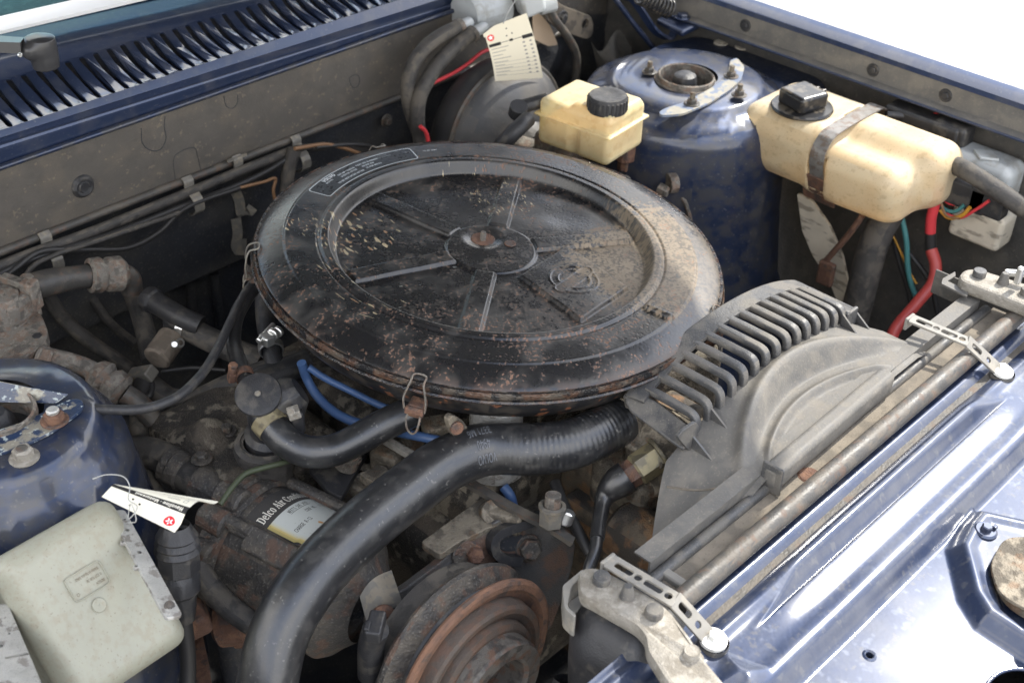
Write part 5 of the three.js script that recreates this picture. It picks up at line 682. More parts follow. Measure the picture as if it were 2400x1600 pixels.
    part('rubber_pad', lathe([[0.0105, 0], [0.0108, -0.002], [0.0104, -0.005], [0, -0.005]], c.clone().add(v3(0, 0, 0.0006)), AY, 36, 0.6), M.plastic, s);
  };
  strap('grey perforated metal strap with white washer beside the near radiator bracket', [1438, 1318], [1585, 1406], [1672, 1502], 0.8435, 0.8395, 0.8125, 0.0138);
  strap('grey perforated metal strap with white washer crossing the radiator top at right', [2146, 748], [2272, 800], [2350, 872], 0.8445, 0.8405, 0.8125, 0.0135);
}

// ================================================================ ENGINE AND NEAR SIDE
const tub = (pts, r, o = {}) => tube(Wp(pts), r, { seg: 56, rad: 18, ...o });
{ // radiator hose: thick, with fine ribs near its far end and printed letters
  const path = [[600, 1720, 0.70], [622, 1620, 0.735], [652, 1490, 0.765], [720, 1370, 0.785], [820, 1262, 0.795], [950, 1155, 0.80], [1050, 1085, 0.802], [1140, 1052, 0.803], [1250, 1052, 0.803], [1340, 1040, 0.803], [1420, 1005, 0.803], [1486, 968, 0.802]];
  const t = thing('radiator_hose', 'thick black radiator hose sweeping from lower left to the thermostat housing', 'radiator hose');
  part('hose', tube(Wp(path), (u, l) => 0.0222 - 0.0018 * sstep(0.55, 1, u) + (u > 0.7 ? 0.00018 * sstep(0.7, 0.8, u) * Math.sin(l * 2 * Math.PI / 0.0042) : 0), { seg: 420, rad: 48 }), M.rubber, t);
  const a = W(1462, 978, 0.803), b = W(1490, 962, 0.802), ax = b.clone().sub(a).normalize(); part('hose_clamp', lathe([[0.0205, -0.008], [0.0222, -0.0075], [0.0225, 0.0075], [0.0205, 0.008]], a.clone().addScaledVector(ax, 0.002), ax, 48, 0.6), M.alloy, t);
  // letters printed along the hose, laid on its skin
  const c = new THREE.CatmullRomCurve3(Wp(path), false, 'centripetal'), cvt = canvasTex(512, 256, (g, w, h) => { g.clearRect(0, 0, w, h); g.fillStyle = 'rgba(105,108,112,0.8)'; g.font = '72px sans-serif'; g.textAlign = 'center'; g.fillText('VOLVO', 256, 60); g.fillText('4940', 256, 140); g.fillText('3371 M6', 256, 222); });
  const um = (() => { let best = 0, bd = 9; const q = W(1120, 1040, 0.81); for (let k = 0; k <= 400; k++) { const d = c.getPointAt(k / 400).distanceTo(q); if (d < bd) { bd = d; best = k / 400; } } return best; })(), len = c.getLength();
  part('printed_letters', grid((u, v) => { const p = c.getPointAt(um + (u - 0.5) * 0.036 / len), T = c.getTangentAt(um), e = CAM.clone().sub(p).add(v3(0, 0.5, 0)); e.addScaledVector(T, -e.dot(T)).normalize(); const f = T.clone().cross(e).normalize(); if (f.y > 0) f.negate(); const a = (v - 0.5) * 1.7; return p.addScaledVector(e, Math.cos(a) * 0.0226).addScaledVector(f, Math.sin(a) * 0.0226); }, 10, 16, (u, v) => [1 - u, v]), new THREE.MeshStandardMaterial({ map: cvt, transparent: true, alphaTest: 0.3, roughness: 0.7, side: THREE.DoubleSide }), t, true);
}
{ // thermostat housing, temperature sensor, boot
  const t = thing('thermostat_housing', 'grimy thermostat housing with a brass hex sensor beside the fan shroud', 'thermostat housing');
  const c = W(1540, 1020, 0.79), f = (p) => { const q = p.clone().sub(c); let d = Math.hypot(q.x, q.y, q.z) - 0.024; d = smin(d, sdBox(q, v3(0.01, -0.02, 0.01), v3(0.034, 0.02, 0.026), 0.008), 0.012); d = smin(d, sdBox(q, v3(0.0, 0.002, 0.0), v3(0.032, 0.004, 0.03), 0.003), 0.005); d = smin(d, sdBox(q, v3(-0.01, -0.06, -0.01), v3(0.03, 0.035, 0.03), 0.01), 0.01); return d + 0.0015 * (fbm3(p.x * 80, p.y * 80, p.z * 80, 2) - 0.5); };
  part('housing', blob(f, c.clone().add(v3(-0.07, -0.12, -0.07)), c.clone().add(v3(0.07, 0.06, 0.07)), 64), M.alloy, t);
  const s0 = W(1545, 1066, 0.792), s1 = W(1462, 1122, 0.778), d = s1.clone().sub(s0).normalize(), s = part('sensor', [lathe([[0.014, -0.002], [0.0158, -0.001], [0.0158, 0.0015], [0.014, 0.002]], s0, d, 32), lathe([[0.0135, 0.002], [0.0135, 0.022], [0.0115, 0.024], [0, 0.024]], s0, d, 6, 0.3)], surf({ n: 256, rep: 0.06, c: [0.3, 0.255, 0.15], vary: 0.2, rough: 0.5, layers: [{ c: [0.12, 0.11, 0.09], s: 8, o: 5, t: 0.56, w: 0.1, a: 0.7, r: 0.8 }], phys: { metalness: 0.5 } }), t);
  part('sensor_nut', lathe([[0.0118, 0.024], [0.0112, 0.042], [0.0, 0.042]], s0, d, 6, 0.3), M.rust, s);
  solo('sensor_boot', [tube([s1.clone().addScaledVector(d, -0.004), W(1438, 1140, 0.772), W(1418, 1165, 0.765), W(1408, 1205, 0.76), W(1400, 1262, 0.755)], (u) => 0.0135 - 0.0065 * sstep(0.1, 0.55, u) - 0.001 * u, { seg: 36 }), tube([W(1400, 1250, 0.756), W(1396, 1290, 0.75), W(1380, 1340, 0.74), W(1385, 1420, 0.72)], 0.0052, { seg: 20 })], M.rubber, 'black rubber boot and wire hanging from the brass sensor', 'rubber boot');
  solo('black_cable', [tub([[1300, 1130, 0.75], [1320, 1180, 0.745], [1350, 1235, 0.74], [1385, 1300, 0.73]], 0.0048, { seg: 24 })], M.wireBlack, 'black cable slanting down left of the sensor boot', 'cable');
  solo('water_pump', [rbox(v3(0.03, 0.68, 0.17), 0.14, 0.16, 0.10, 0.02), cyl(W(1450, 1230, 0.72), AZ, 0.026, 0.05, 0.004), cyl(W(1500, 1290, 0.70), AZ, 0.03, 0.05, 0.004), rbox(W(1430, 1180, 0.71), 0.06, 0.02, 0.06, 0.006)], surf({ n: 256, rep: 0.14, c: [0.12, 0.095, 0.065], vary: 0.3, rough: 0.75, layers: [{ c: [0.035, 0.03, 0.026], s: 7, o: 6, t: 0.54, w: 0.1, a: 0.8 }, { c: [0.22, 0.115, 0.05], s: 6, o: 6, t: 0.6, w: 0.08, a: 0.7 }], bump: 0.0012, grain: 0.35 }), 'brown rusty water pump castings below the thermostat housing', 'water pump');
}
{ // engine block and manifold masses under the air cleaner
  const gr = surf({ rep: 0.16, c: [0.075, 0.062, 0.047], vary: 0.35, rough: 0.8, layers: [{ c: [0.02, 0.018, 0.016], s: 6, o: 6, t: 0.5, w: 0.12, a: 0.85 }, { c: [0.24, 0.21, 0.16], s: 11, o: 6, t: 0.62, w: 0.07, a: 0.6 }, { c: [0.2, 0.17, 0.13], s: 220, o: 1, t: 0.85, w: 0.06, a: 0.4 }], bump: 0.0015, grain: 0.4 });
  const e = thing('engine_block', 'grimy dark engine castings below the air cleaner', 'engine');
  const rough = (g, a = 0.003, k = 60) => { const p = g.attributes.position; for (let i = 0; i < p.count; i++) { const n = fbm3(p.getX(i) * k, p.getY(i) * k, p.getZ(i) * k, 2) - 0.5; p.setXYZ(i, p.getX(i) + n * a, p.getY(i) + n * a, p.getZ(i) - n * a); } g.computeVertexNormals(); return g; };
  part('block', [rbox(v3(0.0, 0.60, -0.03), 0.34, 0.22, 0.36, 0.03), rbox(v3(-0.03, 0.70, -0.02), 0.22, 0.1, 0.30, 0.02), rbox(v3(0.1, 0.72, 0.0), 0.16, 0.12, 0.3, 0.02)], gr, e);
  const vc = W(560, 1050, 0.755), f = (p) => { const q = p.clone().sub(vc); let d = sdBox(q, v3(0.02, -0.03, -0.02), v3(0.06, 0.035, 0.075), 0.02); d = smin(d, Math.hypot(q.x + 0.01, q.y - 0.002, q.z + 0.03) - 0.016, 0.012); d = smin(d, Math.hypot(q.x - 0.05, q.y - 0.003, q.z - 0.01) - 0.012, 0.012); return d + 0.004 * (fbm3(p.x * 45, p.y * 45, p.z * 45, 3) - 0.5); };
  const vcv = thing('rocker_cover', 'oil stained cast rocker cover beneath the breather hose', 'rocker cover'); part('cover', blob(f, vc.clone().add(v3(-0.07, -0.09, -0.13)), vc.clone().add(v3(0.11, 0.06, 0.09)), 64), gr, vcv);
  for (const [x, y] of [[490, 1020], [530, 1010], [472, 1075]]) part('cover_bolt', hex(W(x, y, 0.762), AY, 0.0055, 0.006, 0.009), M.cast, vcv);
  const cb = thing('carburettor', 'bright metal carburettor body showing below the front of the air cleaner', 'carburettor');
  part('throat', lathe([[0.0, 0.03], [0.0225, 0.03], [0.0225, -0.03], [0.026, -0.032], [0.026, -0.05]], W(1163, 985, 0.80), AY, 40, 0.5), M.alloyClean, cb);
  part('flange', [plate([[1050, 985], [1062, 972], [1085, 985], [1098, 1005], [1085, 1028], [1062, 1022]].map(([x, y]) => VZ(x, y, 0.115)), 0.006, { r: 0.004 }), rbox(W(1030, 1000, 0.79), 0.03, 0.014, 0.02, 0.004, v3(1, 0, 0.6))], M.alloy, cb); part('rusty_screw', cyl(VZ(1068, 1000, 0.1155), v3(-0.4, 0.2, 1).normalize(), 0.0055, 0.004), M.rust, cb);
  part('side_lever', ribbon(Wp([[1262, 990, 0.80], [1270, 970, 0.80], [1290, 958, 0.80], [1320, 965, 0.795], [1300, 1000, 0.785]]), 0.008, 0.003, AY, 24), M.alloy, cb);
  const br = thing('alloy_bracket', 'dirty cast alloy brackets between the two black hoses', 'bracket');
  const Y = 0.765; part('arm', [plate([[868, 1012], [880, 1005], [1015, 1080], [1003, 1093]].map(([x, y]) => W(x, y, 0.785)), 0.006, { r: 0.002 })], M.bracketGrey, br);
  part('lug', plate([[872, 1100], [880, 1088], [905, 1092], [915, 1112], [908, 1132], [892, 1136], [850, 1118], [840, 1106]].map(([x, y]) => W(x, y, Y)), 0.008, { r: 0.004, holes: [{ c: W(898, 1118, Y), r: 0.0032 }] }), M.alloy, br);
  part('casting', [rbox(W(930, 1080, 0.745), 0.05, 0.05, 0.03, 0.006, v3(1, 0, -0.4)), rbox(W(880, 1130, 0.735), 0.06, 0.03, 0.02, 0.004, v3(1, 0, 1)), rbox(W(960, 1050, 0.755), 0.022, 0.05, 0.022, 0.006), rbox(W(850, 1150, 0.73), 0.012, 0.04, 0.06, 0.003, v3(1, 0, -0.3)), rbox(W(820, 1165, 0.725), 0.012, 0.04, 0.06, 0.003, v3(1, 0, -0.3))], M.alloy, br);
  part('black_plate', plate([[720, 1095], [770, 1040], [870, 1030], [860, 1060], [800, 1165], [770, 1150]].map(([x, y]) => W(x, y, 0.755)), 0.006, { r: 0.004 }), M.blackSemi, br);
  part('bolt', [cyl(W(808, 1090, 0.757), v3(0.3, 1, 0.3).normalize(), 0.011, 0.012), cyl(W(820, 1078, 0.77), v3(0.3, 1, 0.3).normalize(), 0.0068, 0.008)], M.rustyPipe, br);
  // alloy front bracket right of the hose
  const fb = thing('alloy_mount', 'rough cast alloy mounting with round boss between hose and compressor bracket', 'mounting');
  part('casting', [plate([[985, 1270], [1060, 1215], [1130, 1165], [1150, 1160], [1220, 1205], [1205, 1225], [1150, 1235], [1085, 1265], [1030, 1300]].map(([x, y]) => W(x, y, 0.752)), 0.007, { r: 0.004, bevel: 0.001 }), cyl(W(1148, 1208, 0.745), v3(-0.2, 0.75, 0.6).normalize(), 0.0115, 0.014), rbox(W(1186, 1215, 0.748), 0.018, 0.02, 0.03, 0.004, v3(1, 0, -0.5))], M.alloy, fb);
  part('rail', ribbon(Wp([[1090, 1125, 0.765], [1140, 1156, 0.763], [1200, 1190, 0.76], [1290, 1236, 0.755], [1342, 1270, 0.745]]), 0.0045, 0.008, AY, 20), M.steelPipe, fb);
}
{ // ignition leads
  solo('ignition_lead', tub([[706, 850, 0.82], [720, 890, 0.80], [745, 930, 0.79], [790, 970, 0.785], [850, 995, 0.783], [930, 1012, 0.785], [1000, 1026, 0.79], [1075, 1042, 0.79]], 0.0042, { rad: 10 }), M.leadBlue, 'blue ignition lead bending under the small black hose', 'ignition lead', 'blue ignition leads under the air cleaner');
  solo('ignition_lead', tub([[722, 860, 0.815], [760, 885, 0.805], [820, 915, 0.795], [880, 945, 0.785], [930, 965, 0.78]], 0.0032, { rad: 10 }), M.leadBlue, 'thinner straight blue ignition lead just below the air cleaner bowl', 'ignition lead', 'blue ignition leads under the air cleaner');
  solo('ignition_lead', tub([[985, 1040, 0.76], [995, 1060, 0.75], [1002, 1085, 0.74]], 0.0036, { seg: 10, rad: 10 }), M.leadBlue, 'short blue lead end dropping beside the pale flat bar', 'ignition lead', 'blue ignition leads under the air cleaner');
  solo('ignition_lead', tub([[1180, 1140, 0.75], [1195, 1160, 0.745], [1202, 1185, 0.735]], 0.0045, { seg: 10, rad: 10 }), M.leadBlue, 'short blue lead showing under the thick radiator hose', 'ignition lead', 'blue ignition leads under the air cleaner');
}
{ // breather cap with its hoses
  const ax = v3(-0.35, 0.86, 0.36).normalize(), c = W(604, 924, 0.835), t = thing('crankcase_breather', 'round black crankcase breather with flat disc top left of the air cleaner', 'breather');
  part('cap_disc', lathe([[0, 0.0022], [0.003, 0.0022], [0.0034, 0.0014], [0.016, 0.0016], [0.0185, 0.0008], [0.0192, -0.001], [0.0185, -0.0035], [0.014, -0.005], [0.012, -0.007]], c, ax, 56, 0.5), M.blackSemi, t);
  part('cap_rivet', cyl(c.clone().addScaledVector(ax, 0.0016), ax, 0.0026, 0.0012), M.clipGrey, t);
  part('cap_body', [lathe([[0.015, -0.004], [0.017, -0.009], [0.0165, -0.032], [0.0215, -0.036], [0.0225, -0.042], [0.0185, -0.046], [0.0175, -0.07], [0.012, -0.09]], W(622, 944, 0.826), v3(-0.1, 1, 0.1).normalize(), 48, 0.6), lathe([[0, 0.01], [0.012, 0.01], [0.018, 0.002], [0.018, -0.012], [0, -0.014]], W(680, 930, 0.822), v3(0.6, 0.4, 0.3).normalize(), 36, 0.7), rbox(W(690, 970, 0.81), 0.012, 0.022, 0.03, 0.003, v3(1, 0, 0.5))], M.blackSemi, t);
  part('base_ring', lathe([[0.017, -0.03], [0.0245, -0.032], [0.0255, -0.038], [0.024, -0.044], [0.018, -0.046]], W(614, 972, 0.818), v3(0, 1, 0.06).normalize(), 48, 0.6), M.rubberDusty, t);
  part('base_cup', lathe([[0.022, 0.0], [0.0215, -0.02], [0.017, -0.05], [0.012, -0.06], [0, -0.06]], W(625, 1030, 0.79), AY, 40, 0.6), M.rubberDusty, t);
  part('screw_tab', [rbox(W(688, 967, 0.827), 0.010, 0.008, 0.010, 0.0012, v3(1, 0.2, 0.5)), cyl(W(682, 965, 0.832), TOCAM, 0.0034, 0.002)], M.bracketGrey, t);
  const h = thing('breather_hose', 'bent black rubber hose running from the breather cap under the air cleaner', 'hose');
  part('hose', tub([[618, 975, 0.815], [640, 1003, 0.81], [672, 1036, 0.803], [720, 1058, 0.797], [780, 1055, 0.795], [840, 1028, 0.80], [900, 995, 0.808], [970, 962, 0.815]], 0.0132, { seg: 90, rad: 28 }), M.rubber, h);
  const q0 = W(622, 980, 0.814), q1 = W(650, 1012, 0.808); part('hose_clamp', lathe([[0.0134, -0.006], [0.0146, -0.0055], [0.0146, 0.0055], [0.0134, 0.006]], q0.clone().lerp(q1, 0.35), q1.clone().sub(q0).normalize(), 40, 0.5), surf({ n: 256, rep: 0.05, c: [0.2, 0.17, 0.1], rough: 0.6, layers: [{ c: [0.06, 0.05, 0.04], s: 8, o: 4, t: 0.56, w: 0.1, a: 0.6 }] }), h);
  const v = thing('vent_hose', 'black hose rising from behind the breather cap to the air cleaner clip', 'hose'); part('hose', tub([[582, 905, 0.825], [560, 850, 0.828], [546, 800, 0.83], [552, 745, 0.835], [575, 700, 0.84], [606, 655, 0.845]], 0.0068), M.rubber, v);
  const a0 = W(572, 880, 0.827), a1 = W(555, 835, 0.83); part('hose_clamp', [...clampBand(a0, a1.clone().sub(a0), 0.0078, 0.007, v3(-1, 0.1, 0.1))], M.rust, v);
  solo('thin_hose', tub([[180, 955, 0.852], [260, 960, 0.85], [340, 957, 0.848], [410, 932, 0.845], [465, 885, 0.842], [505, 825, 0.84], [540, 752, 0.842], [572, 690, 0.845], [604, 648, 0.85]], 0.0040, { seg: 90, rad: 12 }), M.blackSemi, 'thin black fabric covered hose curving from the near strut tower to the air cleaner', 'hose');
  const s = thing('choke_tee', 'black plastic tee with bright hose clamp beside the air cleaner', 'hose tee');
  part('tee_pipe', [tub([[575, 905, 0.79], [640, 880, 0.79], [720, 850, 0.79]], 0.0125, { seg: 12 }), tub([[648, 880, 0.79], [640, 840, 0.80], [628, 790, 0.81], [620, 740, 0.815], [618, 690, 0.82]], 0.0085, { seg: 20 })], M.blackSemi, s); const k0 = W(634, 815, 0.808), k1 = W(628, 785, 0.812); part('hose_clamp', [...clampBand(k0, k1.clone().sub(k0), 0.0105, 0.008), rbox(W(625, 795, 0.83), 0.010, 0.010, 0.012, 0.002), cyl(W(604, 800, 0.832), v3(1, 0.05, -0.4).normalize(), 0.0026, 0.026), cyl(W(636, 786, 0.832), v3(1, 0.05, -0.4).normalize(), 0.0055, 0.005), cyl(W(648, 780, 0.832), v3(1, 0.05, -0.4).normalize(), 0.005, 0.004)], M.zinc, s);
}
{ // hoses and fittings at the left of the bay
  const v = thing('vacuum_tee', 'black open ended valve tee with grey hose and bright clamp', 'valve'), a = W(345, 698, 0.79), b = W(425, 745, 0.785), d = b.clone().sub(a).normalize();
  part('open_end', lathe([[0.0065, 0.001], [0.0085, -0.001], [0.0118, -0.001], [0.0125, 0.001], [0.0125, 0.008], [0.0105, 0.010]], a, d, 36, 0.5), M.blackSemi, v); part('bore', lathe([[0, 0.006], [0.0068, 0.004], [0.0068, 0.0]], a, d, 24), M.rust, v);
  part('tee_body', [tube([a.clone().addScaledVector(d, 0.008), b, W(470, 765, 0.78)], 0.0105, { seg: 16 }), rbox(W(415, 762, 0.775), 0.026, 0.02, 0.018, 0.005, d)], M.blackSemi, v);
  part('grey_hose', tub([[425, 762, 0.775], [480, 790, 0.77], [540, 818, 0.765], [620, 850, 0.765]], 0.0118, { seg: 24 }), M.rubberDusty, v);
  const q0 = W(434, 766, 0.7745), q1 = W(480, 790, 0.77); part('hose_clamp', [...clampBand(q0, q1.clone().sub(q0), 0.0126, 0.0075)], M.zinc, v); part('clamp_screw', [cyl(W(408, 803, 0.77), v3(-0.4, 0.4, 0.7).normalize(), 0.0032, 0.01), lathe([[0.0025, 0.001], [0.0045, 0.001], [0.005, -0.002]], W(421, 803, 0.77), v3(0.2, 0.5, 0.8).normalize(), 20)], M.zinc, v);
  const s = thing('pressure_switch', 'brown dusty cylindrical switch with wire boot below the valve tee', 'switch'), s0 = W(402, 790, 0.768), s1 = W(345, 870, 0.758), sd = s1.clone().sub(s0).normalize(), L = s0.distanceTo(s1);
  part('switch_body', [lathe([[0, -0.012], [0.0055, -0.012], [0.006, -0.001], [0.0128, 0], [0.0134, 0.002], [0.0134, L * 0.62], [0.011, L * 0.66], [0, L * 0.66]], s0, sd, 40, 0.5)], surf({ n: 256, rep: 0.1, c: [0.17, 0.14, 0.11], vary: 0.15, rough: 0.8, layers: [{ c: [0.09, 0.075, 0.06], s: 8, o: 5, t: 0.58, w: 0.1, a: 0.6 }] }), s);
  part('switch_nut', rbox(W(332, 878, 0.757), 0.014, 0.030, 0.012, 0.002, sd, v3(0.5, 0.5, 0.7)), M.clipGrey, s); part('wire_boot', [tub([[345, 875, 0.755], [335, 905, 0.75], [325, 935, 0.745]], 0.0095, { seg: 14 }), tub([[340, 880, 0.757], [356, 905, 0.752], [345, 930, 0.748], [328, 915, 0.75]], 0.0035, { seg: 20, rad: 8 })], M.wireBlack, s);
  const H = (pts, r, m, label) => solo('hose', tub(pts, r), m, label, 'hose');
  H([[330, 930, 0.745], [324, 985, 0.745], [326, 1040, 0.74], [342, 1110, 0.73], [372, 1180, 0.72], [400, 1260, 0.71]], 0.0082, M.rubberDusty, 'grey hose dropping straight down beside the near strut tower');
  H([[110, 690, 0.76], [150, 750, 0.745], [210, 800, 0.73], [275, 845, 0.72], [345, 895, 0.715], [420, 960, 0.71]], 0.0072, M.rubberDusty, 'dusty dark hose slanting down from the clips on the left');
  H([[215, 700, 0.73], [255, 755, 0.71], [320, 810, 0.70]], 0.005, M.rubberDusty, 'thin dark hose deep behind the pipe elbow');
  H([[292, 650, 0.775], [318, 705, 0.76], [340, 780, 0.745], [355, 850, 0.735]], 0.0098, M.rubberDusty, 'thick grey pipe falling from the corroded elbow'); H([[150, 900, 0.72], [220, 960, 0.70], [320, 1010, 0.69]], 0.012, M.bayBlack, 'black pipe deep in the shadow above the near strut tower');
  H([[355, 905, 0.745], [400, 935, 0.742], [460, 935, 0.745], [530, 905, 0.755], [620, 870, 0.765], [700, 845, 0.77]], 0.0105, M.rubberDusty, 'brown grey coolant hose passing behind the breather cap');
  H([[360, 980, 0.735], [450, 975, 0.735], [560, 968, 0.74]], 0.0038, M.rubberDusty, 'thin dark rod behind the breather cap'); H([[380, 870, 0.745], [450, 862, 0.75], [530, 868, 0.755]], 0.0022, M.wireBlack, 'thin black wire above the coolant hose');
  // air conditioning manifold and pipes
  const m = thing('hose_manifold', 'corroded cast pipe manifold at the left edge with bolts and pipes', 'pipe manifold'), mc = W(45, 735, 0.815);
  const MY = 0.812;
  part('manifold_body', [plate([[-60, 770], [-10, 738], [40, 715], [80, 712], [100, 745], [112, 778], [104, 806], [60, 832], [0, 850], [-60, 862]].map(([x, y]) => W(x, y, MY)), 0.013, { r: 0.008, bevel: 0.0016, holes: [{ c: W(86, 789, MY), r: 0.0035 }] }), lathe([[0.021, -0.004], [0.0195, 0.004], [0.0185, 0.022], [0.016, 0.027], [0.010, 0.029], [0, 0.0295]], W(12, 748, MY), AY, 40, 0.6), rbox(W(30, 718, MY + 0.012), 0.034, 0.026, 0.030, 0.007, v3(1, 0, -0.3)), lathe([[0.016, 0], [0.0155, -0.03], [0.011, -0.04], [0, -0.04]], W(40, 800, MY - 0.012), AY, 32, 0.6), rbox(W(-20, 700, MY + 0.008), 0.03, 0.03, 0.05, 0.006, v3(1, 0, -0.3))], M.rustyPipe, m);
  part('clamp_saddle', [rbox(W(50, 690, MY + 0.014), 0.006, 0.036, 0.036, 0.002, v3(1, 0, -0.35)), rbox(W(36, 695, MY + 0.014), 0.004, 0.038, 0.038, 0.0015, v3(1, 0, -0.35))], M.rustyPipe, m);
  part('flange_bolt', hex(W(86, 789, MY - 0.001), AY, 0.0045, 0.002, 0.006, 0.001), M.blackSemi, m);
  part('upper_pipe', tube([W(70, 672, 0.828), W(120, 660, 0.824), W(190, 648, 0.818), W(240, 642, 0.814), W(285, 640, 0.806)], (u) => 0.0118 + 0.0008 * Math.sin(u * 9), { seg: 40, rad: 24 }), M.steelPipe, m);
  const e0 = W(205, 646, 0.818), e1 = W(292, 640, 0.808), ed = e1.clone().sub(e0).normalize(), el = e0.distanceTo(e1); part('upper_joint', lathe([[0.012, 0], [0.0165, 0.002], [0.0172, el * 0.3], [0.0145, el * 0.42], [0.0165, el * 0.52], [0.0172, el * 0.85], [0.012, el], [0.0, el]], e0, ed, 40, 0.8), M.rustyPipe, m);
  part('elbow', tub([[285, 641, 0.808], [303, 652, 0.80], [308, 680, 0.785]], 0.0105, { seg: 20 }), M.steelPipe, m);
  part('bolt_boss', [rbox(W(72, 690, 0.832), 0.014, 0.03, 0.014, 0.003, v3(1, 0, -0.5)), ...hex(W(62, 660, 0.835), AY, 0.007, 0.006)], M.rustyPipe, m);
  const n = part('lower_nut', hex(W(100, 842, 0.80), W(140, 850, 0.80).sub(W(100, 842, 0.80)).normalize(), 0.0118, 0.012, 0.013, 0.003), M.rustyPipe, m);
  part('lower_pipe', tub([[112, 842, 0.80], [150, 846, 0.798], [190, 856, 0.795], [230, 880, 0.788], [262, 905, 0.78]], (u) => 0.0085 + 0.0006 * Math.sin(u * 11), { seg: 40 }), M.rustyPipe, m);
  const j0 = W(215, 870, 0.789), j1 = W(290, 922, 0.776), jd = j1.clone().sub(j0).normalize(), jl = j0.distanceTo(j1); part('lower_joint', lathe([[0.009, 0], [0.014, 0.004], [0.0165, jl * 0.35], [0.0125, jl * 0.5], [0.016, jl * 0.62], [0.0155, jl * 0.9], [0.010, jl], [0, jl]], j0, jd, 36, 0.8), M.rustyPipe, m);
  part('lower_elbow', tube([j1, W(330, 950, 0.765), W(360, 985, 0.75)], 0.0095, { seg: 14 }), M.steelPipe, m);
}
{ // near strut tower
  const t = thing('strut_tower', 'near dark blue strut tower with chipped top plate and rusty nuts at left edge', 'strut tower'), c = W(-28, 965, 0.862);
  part('tower_dome', lathe([[0.04, 0.0], [0.068, -0.001], [0.076, -0.005], [0.0815, -0.014], [0.088, -0.028], [0.093, -0.032], [0.097, -0.038], [0.104, -0.075], [0.116, -0.14], [0.138, -0.3]], c, v3(0.02, 1, 0.02).normalize(), 96, 0.9), M.paintDusty, t);
  const Y = 0.864; part('camber_plate', plate([[-60, 1075], [10, 1058], [60, 1040], [120, 1010], [165, 978], [188, 960], [196, 944], [186, 934], [165, 934], [140, 945], [110, 960], [60, 985], [0, 1005], [-60, 1020]].map(([x, y]) => W(x, y, Y)), 0.003, { r: 0.005 }), M.chipped, t);
  part('torn_flap', plate([[-40, 885], [15, 897], [80, 910], [157, 923], [158, 925], [132, 945], [60, 944], [-40, 942]].map(([x, y]) => PL(x, y, W(60, 944, 0.862), v3(-0.5, 0.45, 0.5).normalize())), 0.0012, { r: 0.002, bevel: 0.0003 }), M.chipped, t);
  part('centre_collar', lathe([[0.026, -0.03], [0.026, 0.003], [0.0272, 0.0042], [0.0285, 0.003], [0.029, -0.004]], W(-8, 968, 0.865), v3(0.02, 1, 0.02).normalize(), 56, 0.6), M.rustyPipe, t);
  part('strut_bearing', lathe([[0, 0.002], [0.008, 0.001], [0.013, -0.005], [0.015, -0.014], [0.026, -0.018]], W(-15, 968, 0.862), AY, 36, 0.7), M.blackSemi, t);
  const n1 = W(127, 985, 0.8655); const nn = part('rusty_nut', hex(n1, AY, 0.0076, 0.008, 0.0105), M.rust, t); part('stud', cyl(n1.clone().add(v3(0, 0.007, 0)), AY, 0.0048, 0.004, 0.001), M.alloyClean, nn);
  const n2 = W(55, 1072, 0.8595); const n3 = part('flange_nut', hex(n2, AY, 0.0075, 0.009, 0.0112), M.bracketGrey, t); part('stud', cyl(n2.clone().add(v3(0, 0.0065, 0)), AY, 0.0045, 0.003), M.steelPipe, n3);
}
